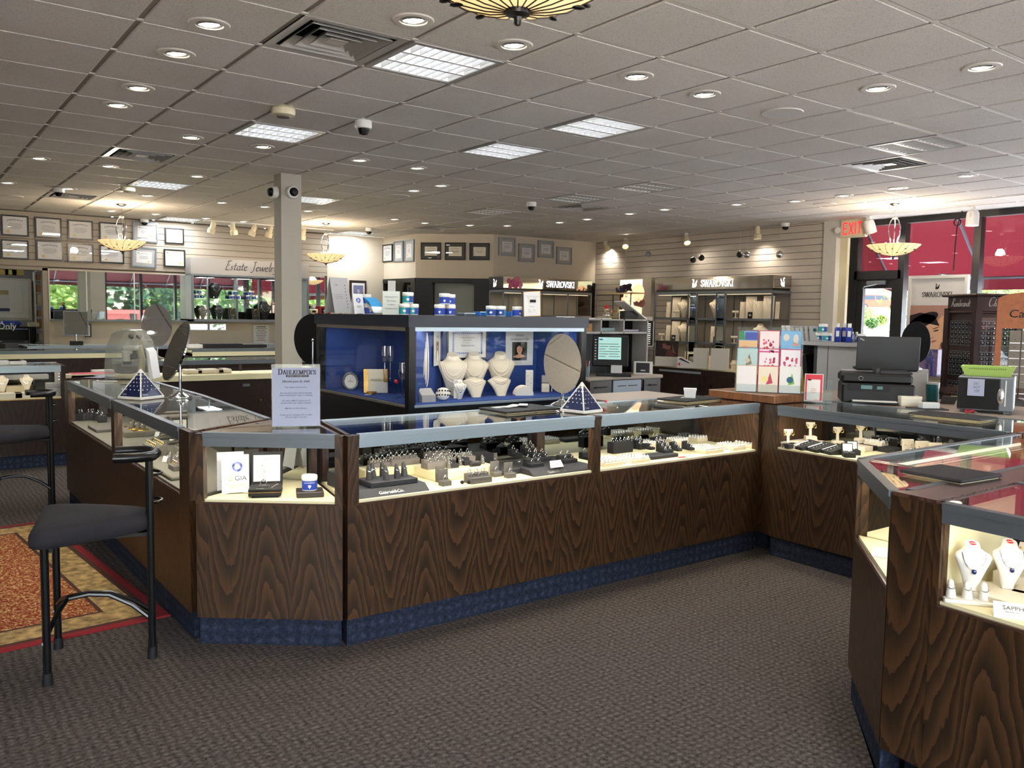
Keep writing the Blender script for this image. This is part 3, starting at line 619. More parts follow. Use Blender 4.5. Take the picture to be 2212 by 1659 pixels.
# track spotlights
def trackhead(label, loc, aim, yoke=False):
    t = thing('track_spotlight', label, 'spotlight', loc, 0, 'white spotlights')
    d = Vector(aim).normalized(); q = d.to_track_quat('Z', 'Y').to_matrix().to_4x4(); s = 1.25 if yoke else 1
    b = B(); b.cyl((0,0,-.012), (0,0,-.075), .011); b.box(-.03, .03, -.015, .015, -.03, 0, .004); b.build('stem', 'white_plastic', t)
    b = B(Matrix.Translation((0,0,-.085-.05*yoke))@q); b.lathe([(.0001,-.075*s),(.03*s,-.075*s),(.042*s,-.05*s),(.042*s,.03*s),(.06*s,.05*s),(.06*s,.115*s),(.055*s,.115*s),(.05*s,.06*s)] if not yoke else [(.0001,-.09),(.05,-.085),(.07,-.06),(.075,0),(.075,.1),(.07,.1),(.066,.03)], 20); b.build('shade', 'cream_plastic' if not yoke else 'white_plastic', t)
    b = B(Matrix.Translation((0,0,-.085-.05*yoke))@q); b.disc((0,0), .06*s if yoke else .048, 18); 
    b = B(Matrix.Translation((0,0,-.085-.05*yoke))@q); z = .03 if yoke else .06; b.add([(.05*s*math.cos(2*PI*k/16), .05*s*math.sin(2*PI*k/16), z) for k in range(16)], [tuple(range(16))]); b.build('lamp_face', 'lamp_on', t)
    la = bpy.data.lights.new('track', 'SPOT'); la.energy = 24 if loc[0] > 8 else 5; la.spot_size = 2.5; la.spot_blend = 1; la.shadow_soft_size = .04; la.color = (1, .88, .74); lo = bpy.data.objects.new('track', la); COL.objects.link(lo); e = Vector(loc)+Vector((0,0,-.085-.05*yoke))+d*.13; lo.location = e; lo.rotation_euler = d.to_track_quat('-Z', 'Y').to_euler()
    if yoke:
        b = B(); b.tube([(-.085*math.cos(a), .0, -.135+.09*math.sin(a)) for a in [PI*i/10 for i in range(11)]], .006, 6); b.build('yoke', 'white_plastic', t)
pA = az(440, 474, CE); pB = az(720, 496, CE); ty = (pA.y+pB.y)/2
b = B(); b.box(pA.x, pB.x, ty-.018, ty+.018, CE-.02, CE-.001); solo('lighting_track', 'thin white ceiling track carrying the spotlights by the left slatwall', 'lighting track', b, 'white_plastic')
for px, w, a in ((460,'first from the left',(-.25,.3,-1)),(503,'second from the left',(.25,.1,-1)),(548,'third from the left',(-.3,.3,-1)),(583,'fourth, half hidden by the column',(-.2,.3,-1)),(655,'just right of the column',(-.15,.2,-1))):
    p = az(px, 486, CE); s = (p.x-pA.x); q = ay(px, 484, ty); trackhead('cream track spotlight before the left slatwall, '+w, (q.x, ty, CE-.01), a)
for px, py, w, a in ((1309,519,'far left one',(.5,.1,-.8)),(1352,514,'second from the left',(-.55,-.5,-.75)),(1483,503,'third from the left',(-.3,-.5,-.8)),(1637,488,'fourth, nearest the storefront',(.05,.0,-1))):
    p = az(px, py, CE); trackhead('white spotlight above the right slatwall, '+w, (p.x, p.y, CE), a)
for px, py, w, a in ((1880,458,'beside the red exit lettering',(.35,-.1,-.9)),(2103,437,'before the mullion at the right edge',(-.05,0,-1))):
    p = ax(px, py, 10.9); trackhead('large white yoke spotlight, '+w, (10.9, p.y, CE), a, True)
b = B(); b.box(10.28, 10.36, 3, 12.2, CE-.006, CE-.001); struct('trim_6', b, 'white_paint')
# ================================================================ glass display counters
HT, DK = .965, .662
def inset(poly, ds):
    """move each edge of a CCW outline inward by its own amount"""
    n = len(poly); ls = []
    for i in range(n):
        a, c = Vector(poly[i]), Vector(poly[(i+1) % n]); d = (c-a).normalized(); nn = Vector((-d.y, d.x)); ls.append((a+nn*ds[i], d))
    out = []
    for i in range(n):
        (p, d), (q, e) = ls[i-1], ls[i]; den = d.x*e.y-d.y*e.x; t = ((q.x-p.x)*e.y-(q.y-p.y)*e.x)/den; o = p+d*t; out.append((o.x, o.y))
    return out
def strip(a, c, off, w, z0, z1, b, t0=0., t1=0.):
    """a bar along the plan edge a-c, off inward, w deep, trimmed t0/t1 at its ends"""
    a, c = Vector(a), Vector(c); d = (c-a).normalized(); n = Vector((-d.y, d.x)); p = a+d*t0; q = c-d*t1
    return b.prism([tuple(p+n*off), tuple(q+n*off), tuple(q+n*(off+w)), tuple(p+n*(off+w))], z0, z1)
def counter(label, P, lp=.04, rp=.04, rear=True, lit=10, uvo=1., deck='cream_deck', doors=2, sides=True, posts=True, name='display_counter', dark='walnut', rail='aluminium', mirror='dark_mirror', toe=.015, DK=DK):  # rail colour holds the light: bluish facing the windows, darker gray on other sides
    """P: plan corners front-left, front-right, rear-right, rear-left as seen from the customer side (CCW)"""
    p, q, r, s = P; t = thing(name, label, 'display counter', (*p, 0), 0, 'glass display counters')
    P = [(a[0]-p[0], a[1]-p[1]) for a in P]; p, q, r, s = P
    Lq = math.hypot(q[0]-p[0], q[1]-p[1])
    b = B(); b.prism(inset(P, (toe, .0, .03, .0)), 0, .125); b.build('toe_kick', 'carpet_sky_tint', t, 'carpeted toe kick tinted for blue sky light')
    b = B(); b.prism(P, .125, DK-.017); b.build('base_cabinet', dark, t, uv=uvo)
    b = B(); b.prism(inset(P, (.014, .004, .02, .004)), DK-.017, DK); b.build('deck', deck, t)
    if posts:
        for w, t0 in ((lp, 0), (rp, Lq-rp)):
            if w: b = B(); strip(p, q, 0, .045, DK-.017, HT-.006, b, t0, Lq-t0-w); b.build('corner_post', dark, t, uv=uvo+.3)
        for t0 in (0, 1):
            a, c = (q, r) if t0 else (p, s)
            b = B(); v = Vector(c)-Vector(a); l = v.length; v.normalize(); m = Vector((-v.y, v.x)) if t0 else Vector((v.y, -v.x)); o = Vector(c)-v*.06
            b.prism([tuple(o), tuple(o+v*.055), tuple(o+v*.055+m*.03), tuple(o+m*.03)] if t0 else [tuple(o), tuple(o+m*.03), tuple(o+v*.055+m*.03), tuple(o+v*.055)], DK, HT-.02); b.build('rear_post', 'walnut_dark', t, uv=.2)
    b = B(); strip(p, q, .012, .006, DK-.004, HT-.04, b, lp, rp); b.build('front_glass', 'glass_front', t)
    b = B(); strip(p, q, -.002, .026, HT-.062, HT-.022, b, lp, rp); strip(p, q, -.006, .034, HT-.021, HT, b, lp, rp); b.build('front_rail', rail, t)
    b = B(); strip(p, q, .002, .010, DK-.018, DK-.010, b, lp, rp); b.build('sill_trim', 'brass' if dark == 'walnut_dark' else 'walnut_top', t)
    b = B(); strip(r, s, 0, .03, HT-.03, HT+.001, b, .0, .0); b.build('rear_rail', rail, t)
    for e0, e1, ta, tb in ((q, r, .035, .02), (s, p, .02, .035)): b = B(); strip(e0, e1, 0, .022, HT-.03, HT-.003, b, ta, tb); b.build('top_strip', 'walnut_top', t, uv=2)
    b = B(); b.prism(inset(P, (.026, .018, .026, .018)), HT-.008, HT-.002); b.build('top_glass', 'glass_top', t)
    if doors:
        Ls = math.hypot(s[0]-r[0], s[1]-r[1])
        for k in range(doors):
            b = B(); strip(r, s, .008+.009*(k % 2), .006, DK, HT-.03, b, .035+(Ls-.07)*k/doors-.01*(k > 0), .035+(Ls-.07)*(doors-1-k)/doors-.01*(k < doors-1)); b.build('sliding_door', mirror, t)
    if lit:
        b = B(); a, c = Vector(p), Vector(q); d = (c-a).normalized(); n = Vector((-d.y, d.x)); u, v = a+d*(lp+.03)+n*.036, c-d*(rp+.03)+n*.036
        b.cyl((u.x, u.y, HT-.045), (v.x, v.y, HT-.045), .007, n=8); b.build('lamp_tube', 'case_lamp', t)
        la = bpy.data.lights.new('case', 'AREA'); la.shape = 'RECTANGLE'; la.size = (v-u).length; la.size_y = .03; la.energy = lit; la.color = (1, .93, .76)
        lo = bpy.data.objects.new('case', la); COL.objects.link(lo); m_ = (u+v)/2+n*.012; o = t.location
        lo.matrix_world = Matrix.Translation((o.x+m_.x, o.y+m_.y, HT-.055))@Matrix.Rotation(math.atan2(d.y, d.x), 4, 'Z')@Matrix.Rotation(.45, 4, 'X')
    return t
YF, YR = 3.40, 3.95
c_left_far = counter('glass display counter with grey velvet ring stands, farther unit of the left arm', [(1.07,7.15),(1.07,5.47),(1.62,5.47),(1.62,7.15)], .16, .035, uvo=.4, deck='olive_velvet', lit=3, dark='walnut', mirror='dark_mirror', rail='gray_metal')
c_left_near = counter('glass display counter with gold jewellery, left arm unit behind the near black stool', [(1.07,5.47),(1.07,3.87),(1.55,4.14),(1.62,5.47)], .05, .16, uvo=2.1, deck='olive_velvet', lit=4, rail='gray_metal')
c_corner = counter('slanted corner display counter with jar, certificate folders and open ring box', [(1.08,3.81),(1.60,3.41),(1.70,3.95),(1.56,4.12)], .035, .035, uvo=.15, lit=1.6, doors=1, rail='gray_metal', mirror='mirror')
c_front_a = counter('long glass display counter of dark ring stands in the middle of the photo', [(1.62,YF),(3.10,YF),(3.10,YR),(1.73,YR)], .055, .022, uvo=3.3, lit=4)
c_front_b = counter('glass display counter of white ring trays, right of the middle unit', [(3.10,YF),(4.53,YF),(4.53,YR),(3.10,YR)], .030, .03, uvo=4.9, lit=3.8)
b = B(); b.prism([(4.53,3.40),(4.50,3.28),(5.08,3.28),(5.08,3.95),(4.53,3.95)], .125, .962); corner = thing('corner_post_cabinet', 'dark wood inside corner cabinet between the white ring trays and the earring counter', 'cabinet', (0,0,0)); b.build('body', 'walnut', corner, uv=.7)
b = B(); b.prism([(4.6,3.46),(4.6,3.38),(5.0,3.38),(5.0,3.9),(4.6,3.9)], 0, .125); b.build('toe_kick', 'carpet_sky_tint', corner)
c_right = counter('glass display counter of cream earring stands, right arm facing left', [(4.49,3.28),(4.45,1.83),(5.10,1.83),(5.08,3.28)], .03, .05, uvo=6.2, lit=4, rail='gray_metal', DK=.70)
c_fg_run = counter('glass counter at right under the black leather pad', [(4.45,1.83),(3.06,1.83),(3.06,1.37),(4.45,1.37)], .03, .0, uvo=1.4, lit=2, rail='gray_metal', posts=False)
c_fg_corner = counter('slanted end counter at right with brochures on its cream deck', [(3.05,1.83),(2.545,1.405),(2.62,1.372),(3.05,1.372)], .02, .015, uvo=7.7, lit=2.2, doors=0, rail='gray_metal')
b = B(); b.prism([(2.54,1.40),(2.522,1.25),(4.5,1.25),(4.5,1.366),(2.62,1.366)], .125, .955)
t = thing('counter_divider', 'dark wood divider post between the two right foreground counters', 'cabinet', (0,0,0)); b.build('body', 'walnut', t, uv=5.55)
b = B(); b.prism([(2.54,1.40),(2.522,1.25),(4.5,1.25),(4.5,1.366),(2.62,1.366)], .955, .967); b.build('top', 'walnut_top', t, uv=2)
b = B(); b.prism([(2.63,1.36),(2.61,1.25),(4.5,1.25),(4.5,1.36)], 0, .125); b.build('toe_kick', 'carpet_sky_tint', t)
c_fg_near = counter('glass counter of white sapphire necklace busts at the right edge', [(2.52,1.25),(2.40,-.75),(3.0,-.75),(3.08,1.25)], .02, .06, uvo=8.45, lit=3.2, rail='gray_metal'); b = B(); b.box(.03, .54, -.014, -.006, DK, HT-.03); b.build('side_liner', 'cream_deck', c_fg_near)
# far runs across the left
c_far_front = counter('far left glass counter with cream necklace busts facing the visitor', [(-1.6,9.0),(1.36,9.0),(1.36,9.55),(-1.6,9.55)], .04, .04, uvo=.9, lit=1.5, doors=2, dark='walnut_dark')
b = B()
def backcounter(label, x0, x1, y0, y1, z=.965, nd=3, lit=5, deck=.80):
    """a counter seen from the staff side: open glass back over wooden sliding doors"""
    t = thing('display_counter', label, 'display counter', ((x0+x1)/2, y0, 0), 0, 'glass display counters seen from behind'); w = (x1-x0)/2; d = y1-y0
    b = B(); b.box(-w, w, 0.02, d, .1, deck-.02); b.build('body', 'walnut_dark', t, uv=.3)
    b = B(); b.box(-w, w, .06, d-.06, 0, .1); b.build('toe_kick', 'carpet_sky_tint', t)
    b = B(); b.box(-w, w, -.005, d-.02, deck-.06, deck); b.build('deck', 'cream_deck', t)
    for k in range(nd):
        xa = -w+.03+(2*w-.06)*k/nd; xb = -w+.03+(2*w-.06)*(k+1)/nd
        b = B(); b.box(xa-.01, xb+.01, .0+.012*(k % 2), .02, .12, deck-.075); dd = b.build('sliding_door', 'walnut_dark', t, uv=k*.7)
        b = B(); b.box(xb-.14, xb-.06, -.004, .006, deck-.14, deck-.11); b.build('finger_pull', 'gray_metal', dd); b = B(); b.cyl((xa+.06,-.012,.5), (xa+.06,.006,.5), .012); b.build('lock', 'brass', dd)
    b = B(); b.box(-w, w, 0, .03, z-.05, z); b.box(-w, w, d-.03, d, z-.05, z); b.build('top_rail', 'gray_metal', t)
    b = B(); b.box(-w, w, .03, d-.03, z-.009, z-.003); b.build('top_glass', 'glass_top', t); b = B(); b.box(-w, w, d-.012, d-.006, deck, z-.05); b.build('front_glass', 'glass_front', t)
    for x in (-w, -w/3, w/3, w-.03):
        b = B(); b.box(x, x+.03, d-.06, d-.02, deck, z-.05); b.build('post', 'walnut_dark', t)
    if lit:
        la = bpy.data.lights.new('case', 'AREA'); la.shape = 'RECTANGLE'; la.size = 2*w-.1; la.size_y = .03; la.energy = lit; la.color = (1, .95, .8); lo = bpy.data.objects.new('case', la); COL.objects.link(lo); lo.location = ((x0+x1)/2, y1-.05, z-.06)
    return t
backcounter('dark wood back of the counter run behind the tall oval mirrors and column', 1.95, 6.1, 9.42, 9.97)
backcounter('dark wood back of the second counter row at far left', -1.4, 2.55, 12.05, 12.6, deck=.93, nd=3, lit=0, z=.975)
backcounter('dark wood back of the second counter row left of the column', 3.4, 6.6, 12.05, 12.6, deck=.93, nd=3, lit=0, z=.975)
c_wall = counter('far wall counter with rails below the mirrors', [(1.55,13.75),(4.6,13.75),(4.6,14.3),(1.55,14.3)], .05, .05, uvo=.2, lit=3, dark='walnut_dark')
counter('far wall counter below the estate jewellery showcase', [(4.62,13.75),(7.4,13.75),(7.4,14.3),(4.62,14.3)], .05, .05, uvo=.6, lit=3, dark='walnut_dark')
# ================================================================ stools and rug
def stool(label, loc, rz):
    t = thing('bar_stool', label, 'stool', loc, rz, 'black tubular bar stools')
    H = .575
    for s in (-1, 1):
        b = B(); b.tube([(0,s*.20,.012),(0,s*.20,H-.01)], .0155, 10); lg = b.build('leg', 'stool_black', t)
        b = B(); b.cyl((0,s*.20,0), (0,s*.20,.05), .021, .018); b.build('rubber_foot', 'rubber', lg)
        b = B(); b.tube([(.385,s*.055,.012),(.385,s*.055,.875)], .0155, 10); lg = b.build('back_post', 'stool_black', t)
        b = B(); b.cyl((.385,s*.055,0), (.385,s*.055,.05), .021, .018); b.build('rubber_foot', 'rubber', lg)
    # seat: wide rounded front edge narrowing to the back
    out = []
    pts = [(-.05,-.235),(-.035,-.262),(.0,-.268),(.12,-.225),(.26,-.15),(.36,-.085),(.40,-.03),(.40,.03),(.36,.085),(.26,.15),(.12,.225),(0,.268),(-.035,.262),(-.05,.235)]
    lay = [(.90,H-.014),(.975,H-.006),(1,H+.018),(.99,H+.044),(.94,H+.062),(.8,H+.071),(.5,H+.076),(.15,H+.078)]
    vs = []; n = len(pts)
    for k, z in lay:
        for x, y in pts: vs.append((.13+(x-.13)*k, y*k, z))
    fs = [(i*n+j, i*n+(j+1) % n, (i+1)*n+(j+1) % n, (i+1)*n+j) for i in range(len(lay)-1) for j in range(n)]+[tuple(range(n))[::-1], tuple(range((len(lay)-1)*n, len(lay)*n))]
    b = B(); b.add(vs, fs); b.build('seat', 'stool_seat', t, smooth=70)
    b = B(); b.box(.0, .385, -.012, .012, H-.045, H-.02); b.box(.01, .03, -.19, .19, H-.04, H-.012); b.box(.2,.385,-.06,.06,H-.035,H-.02); b.build('seat_bracket', 'stool_black', t)
    b = B()
    for s in (-1, 1): b.tube([(.0,s*.2,.20),(.03,s*.09,.255),(.06,s*.012,.285),(.14,s*.01,.295),(.22,s*.014,.285),(.31,s*.03,.235),(.385,s*.05,.17)], .0105, 8)
    b.build('stretcher', 'stool_black', t)
    b = B(); a = [(.25,-.10),(.30,-.105),(.36,-.10),(.40,-.07),(.415,0),(.40,.07),(.36,.10),(.30,.105),(.25,.10)]
    b.tube([(x, y, .885) for x, y in a], .021, 12); b.build('handle_bar', 'stool_black', t)
    b = B()
    for z in (.80, .68): b.tube([(.385+.05*math.sin(q), .055*math.cos(q), z) for q in [PI*i/8 for i in range(9)]], .006, 6)
    b.build('back_hoop', 'stool_black', t)
    for s in (-1, 1): b = B(); b.cyl((-.017,s*.2,.17), (-.012,s*.2,.17), .011); b.build('bolt_cap', 'gray_metal', t)
    return t
st = stool('near black tubular bar stool with a triangular padded seat and curved grip', (.516,3.914,0), math.atan2(-.09,.37))
s2 = dup(st, (.555,6.96,0), .03, 'far black tubular bar stool standing on the rug edge at the left border')
rg = thing('area_rug', 'red and gold oriental rug with a beige border and red edge', 'rug', (1.075,4.245,0), .085)
w_, d_ = 2.4, 2.42
def frame(b, a, c, z): 
    for x0, x1, y0, y1 in ((-w_+a,-a,a,c),(-w_+a,-a,d_-c,d_-a),(-w_+a,-w_+c,c,d_-c),(-c,-a,c,d_-c)): b.box(x0, x1, y0, y1, .001, z)
b = B(); b.box(-w_+.26, -.26, .26, d_-.26, .001, .0095); b.build('field', 'rug', rg)
for a, c, m, n in ((0,.045,'rug_red','edge'),(.045,.075,'rug_brown','edge_line'),(.075,.24,'rug_border','border'),(.24,.26,'rug_brown','border_line')): b = B(); frame(b, a, c, .0095); b.build(n, m, rg)
# ================================================================ jewellery stands and what they carry
def zm(ox, oy, s): return lambda x, y: (ox+x*s, oy+y*s)
def put(q, z=DK, xm=(-9,9), ym=(-9,9)):
    p = az(q[0], q[1], z); f = min(1, xm[1]/p.x if p.x > 0 else 1, ym[1]/p.y if p.y > 0 else 1)     # keep it on its deck
    return (max(p.x*f, xm[0]), max(p.y*f, ym[0]), z)
XL, YF_, XR_, YR_, DR = (1.12, 1.53), (3.45, 3.84), (4.54, 4.97), (1.9, 3.2), .70
def putF(q, z=DK): return put(q, z, ym=YF_)
def putR(q, z=DR): return put(q, z, XR_, YR_)
RING = None
def ring(label, loc, rz=0, tilt=0, group='rings on the counter stands', gold=False, sc=1):
    """band standing up in its slot with a stone on top"""
    global RING
    if RING is None:
        b = B(); b.tube([(.0092*math.cos(a), 0, .0092*math.sin(a)) for a in [2*PI*i/18 for i in range(18)]], .0014, 6, closed=True); b1 = b.mesh('band', 'silver')
        b = B(); b.lathe([(.0001,.009),(.0038,.0128),(.0036,.0138),(.002,.0146),(.0001,.0147)], 8); b2 = b.mesh('stone', 'crystal_stone', 0); b3 = b1.copy(); b3.materials.clear(); b3.materials.append(MATS['gold']); RING = (b1, b2, b3)
    t = bpy.data.objects.new('ring', None); COL.objects.link(t); t.location = loc; t.rotation_euler = (tilt, 0, rz); t.scale = (sc,)*3; t.empty_display_size = .02; tag(t, label, 'ring', group)
    for n, me in (('band', RING[2] if gold else RING[0]), ('stone', RING[1])): o = bpy.data.objects.new(n, me); COL.objects.link(o); o.parent = t
    return t
def ringblock(short, loc, w, d, h, rows, cols, m='taupe', rz=0, step=.018, miss=(), gold=False, size=1, name='ring_stand'):
    """stepped block with slotted rolls; each ring a thing of its own"""
    w, d, h = w*1.28, d*1.2, h*1.15; t = thing(name, short, 'ring stand', loc, rz, 'ring stands'); b = B()
    for r in range(rows): y0 = -d/2+d*r/rows; b.box(-w/2, w/2, y0, d/2 if r == rows-1 else y0+d/rows+.0005, 0, h+step*r, .002)
    b.build('block', m, t); b = B()
    for r in range(rows):
        y = -d/2+d*(r+.5)/rows; b.box(-w/2+.004, w/2-.004, y-.004, y+.004, h+step*r-.0005, h+step*r+.003, .0012)
    b.build('slot_roll', m, t, smooth=60)
    ca, sa = math.cos(rz), math.sin(rz); sh = short.split(',')[0]; rest = short[len(sh):]
    for r in range(rows):
        for c in range(cols):
            if (r, c) in miss: continue
            x = -w/2+w*(c+.5)/cols; y = -d/2+d*(r+.5)/rows; z = h+step*r+.008
            lab = ('' if cols == 1 else ORD[c]+' ')+('' if rows == 1 else ('front ' if r == 0 else 'back ' if r == rows-1 else 'middle '))+'ring on '+short
            ring(lab[:110], (loc[0]+x*ca-y*sa, loc[1]+x*sa+y*ca, loc[2]+z), rz+.25, 0, gold=gold, sc=size*1.1)
    return t
def fingers(short, loc, w, d, h, xy, m='dark_velvet', rz=0, fh=.055, fr=.011, stone=True, base_m=None):
    """low block carrying upright finger cones, a ring on each"""
    t = thing('ring_finger_stand', short, 'ring stand', loc, rz, 'finger cone ring stands')
    b = B(); b.box(-w/2, w/2, -d/2, d/2, 0, h, .003); b.build('block', base_m or m, t); ca, sa = math.cos(rz), math.sin(rz); sh = short.split(',')[0]; rest = short[len(sh):]
    for i, (x, y) in enumerate(xy):
        b = B(Matrix.Translation((x,y,h))@Matrix.Rotation(-.18, 4, 'X')); b.lathe([(fr*1.25,-.002),(fr*1.1,fh*.3),(fr*.85,fh*.7),(fr*.62,fh*.95),(fr*.3,fh*1.04),(.0001,fh*1.06)], 12); b.build('finger', m, t)
        if stone: ring('%s ring on %s' % (ORD[i], short), (loc[0]+x*ca-(y-.006)*sa, loc[1]+x*sa+(y-.006)*ca, loc[2]+h+fh*.66), rz, -PI/2+.45, sc=1.08)
    return t
def block(name, label, cat, loc, w, d, h, m, rz=0, group=None, bv=.003):
    b = B(); b.box(-w/2, w/2, -d/2, d/2, 0, h, bv); return solo(name, label, cat, b, m, group, loc, rz)
# ---- middle front counter
q7 = zm(740, 880, .2622)
def pl(label, pa, pb, d, h, words, m='dark_velvet', tx=.5):
    """wide low slope-fronted display base with raised lettering"""
    A, C_ = put(pa), put(pb); w = C_[0]-A[0]; t = thing('display_plinth', label, 'display base', (A[0], 3.432, DK), 0)
    b = B(); b.ext([(0,0,0),(0,.045,h),(0,d,h),(0,d,0)], (w,0,0)); b.build('base', m, t)
    M_ = math.atan2(h, .045); text(t, words, .026, 'silver', (w*tx, .018, h*.42), (M_, 0, 0), shear=.15); return t, A[0], w
pl('dark velvet base with silver lettering at the left end of the middle front counter', q7(112,768), q7(735,690), .20, .032, 'Gabriel&Co.')
fingers('black six cone stand, on the dark lettered base at left', (1.90,3.55,DK+.032), .25, .14, .026, [(-.095,.005),(-.055,.045),(-.025,-.03),(0,.05),(.035,-.03),(.09,.0)], fh=.066, fr=.0135)
fingers('black pair of cones, at the left post of the middle counter', (1.72,3.60,DK+.032), .07, .07, .012, [(-.018,.0),(.018,.012)])
fingers('tall black stand of pink tagged cones, behind the left post', (1.745,3.76,DK), .08, .10, .07, [(-.022,-.03),(.0,.0),(.022,.03)])
r1 = putF(q7(765,613)); r2 = putF(q7(1235,545))
rx0, rx1, ry0 = r1[0], r2[0], r1[1]
block('display_riser', 'large cream display riser carrying grey ring stands in the middle front counter', 'display riser', ((rx0+rx1)/2, ry0+.11, DK), rx1-rx0, .22, .05, 'cream_deck', group='cream display risers')
ZR = DK+.05
block('display_riser', 'cream display riser at the back left of the middle front counter', 'display riser', (rx0-.11, ry0+.28, DK), .34, .13, .05, 'cream_deck', group='cream display risers')
def rx(f, dy): return (rx0+(rx1-rx0)*f, ry0+dy, ZR)
ringblock('grey two tier ring block, left on the large cream riser', rx(.16,.10), .105, .055, .03, 2, 3, step=.012)
ringblock('grey two tier ring block, centre of the large cream riser', rx(.43,.165), .10, .055, .03, 2, 3, step=.012)
ringblock('grey two tier ring block, right on the large cream riser', rx(.72,.165), .10, .055, .03, 2, 3, step=.012)
ringblock('dark sloping single ring wedge, front left of the large cream riser', rx(.38,.07), .04, .05, .018, 2, 1, 'dark_velvet', step=.014, miss=((0,0),))
ringblock('dark sloping single ring wedge, beside the small dark pillow sign', rx(.66,.10), .04, .05, .018, 2, 1, 'dark_velvet', step=.014, miss=((0,0),))
b = B(); b.box(-.035, .035, -.01, .01, 0, .024, .006); o = solo('pillow_sign', 'small dark pillow sign with silver lettering on the cream riser', 'sign', b, 'dark_velvet', None, rx(.70,.03)); text(o, 'Gabriel&Co.', .010, 'silver', (0,-.0105,.012), shear=.15)
for k, f in enumerate((.30, .555, .90)): fingers('small grey leaning cone, %s on the cream riser' % ('left','middle','right')[k], rx(f,(.05,.09,.07)[k]), .02, .02, .004, [(0,0)], 'taupe', fh=.042, fr=.009)
ringblock('grey ring row, left on the back cream riser', (rx0-.16, ry0+.28, ZR), .10, .045, .02, 2, 4, step=.01)
ringblock('grey ring row, right on the back cream riser', (rx0-.03, ry0+.275, ZR), .13, .05, .028, 2, 5, step=.01)
ringblock('grey ring row, behind the centre grey block', (rx0+.2, ry0+.30, ZR-.05), .12, .05, .07, 2, 4, step=.012)
for k, (x, y, w) in enumerate(((862,648,'front one of the left pair'),(835,620,'rear one of the left pair'),(1285,572,'front one of the right pair'),(1272,500,'rear one of the right pair'),(1398,583,'standing alone beside the dark right base'))):
    p = putF(q7(x, y)); t = ringblock('grey single ring box with upright card, '+w, (p[0], p[1]+.02, DK), .042, .034, .022, 1, 1, 'gray_velvet', size=1.15)
    b = B(); b.box(-.027, .027, .016, .021, .02, .078, .001); b.build('back_card', 'gray_velvet', t)
p = putF(q7(1150,625)); ringblock('grey double ring block, at the middle front glass', (p[0], p[1]+.03, DK), .098, .06, .026, 2, 3, 'gray_velvet', step=.016, size=1.15)
for k, x in enumerate((985, 1040)):
    p = putF(q7(x, 630)); b = B(); b.sph((0,0,.009), .009, 10, 6, (1.2,1,1)); b.tube([(-.01,-.006,.004),(0,-.011,.009),(.01,-.006,.014)], .002, 5); solo('wrapped_ring_roll', 'tiny black ring roll lying at the front glass, %s of two' % ('left','right')[k], 'ring roll', b, 'black_velvet', None, p)
t, gx, gw = pl('dark velvet base with silver lettering at the right end of the middle front counter', q7(1570,572), q7(2062,515), .34, .03, 'Gabriel&Co.', tx=.42)
b = B(); b.box(gx-.13, gx, 3.55, 3.77, DK, DK+.03, .003); solo('display_plinth', 'plain dark velvet base left of the right lettered base', 'display base', b, 'dark_velvet')
ZG = DK+.03
for k, (x, y, rows, cols, w, lab) in enumerate(((1590,488,2,2,.07,'nearest the round crystal'),(1650,440,2,2,.075,'centre of the right base'),(1865,455,2,2,.075,'nearest the right post'),(1560,350,3,2,.07,'back left of the right base'),(1440,360,2,1,.04,'behind the round crystal'),(2030,430,2,1,.045,'against the right post'))):
    p = putF(q7(x, y), ZG); ringblock('black sloped ring stand, '+lab, (p[0], p[1]+.02, ZG), w, .065, .018, rows, cols, 'black_velvet', step=.018)
for k, (x, y, r) in enumerate(((1455,470,.018),(1775,425,.014))):
    p = putF(q7(x, y), ZG); b = B(); b.lathe([(.0001,0),(r,r*1.0),(r*.98,r*1.15),(r*.55,r*1.5),(.0001,r*1.5)], 10); solo('glass_diamond', 'large faceted glass diamond on the dark base, %s' % ('left one','right one')[k], 'glass diamond', b, 'crystal', None, p, smooth=0)
p = putF(q7(1775,495), ZG); t = thing('sign_card', 'white slanted name card on the dark right base', 'sign', (p[0], p[1]+.005, ZG), 0); b = B(); b.ext([(-.045,0,0),(.045,0,0),(.037,.018,.034),(-.037,.018,.034)], (0,.004,0)); b.build('card', 'white_paper', t); text(t, 'GABRIEL', .009, 'ink_soft', (0,.007,.016), (1.08,0,0)); b = B(); b.tube([(.004*math.cos(a), .0125-.0005, .0255+.004*math.sin(a)) for a in [2*PI*i/10 for i in range(10)]], .0006, 4, closed=True); b.build('crest', 'ink_soft', t)
b = B(); b.box(-.04, .04, 0, .003, 0, .05); solo('blank_card', 'white card leaning behind the black ring stands', 'card', b, 'white_paper', None, (2.66,3.86,ZG-.03))
block('ring_plinth', 'tall black display plinth at the back of the middle counter, left one', 'display base', (2.42,3.84,DK), .10, .09, .075, 'black_velvet')
block('ring_plinth', 'tall black display plinth at the back of the middle counter, right one', 'display base', (2.60,3.80,DK), .13, .09, .085, 'black_velvet')
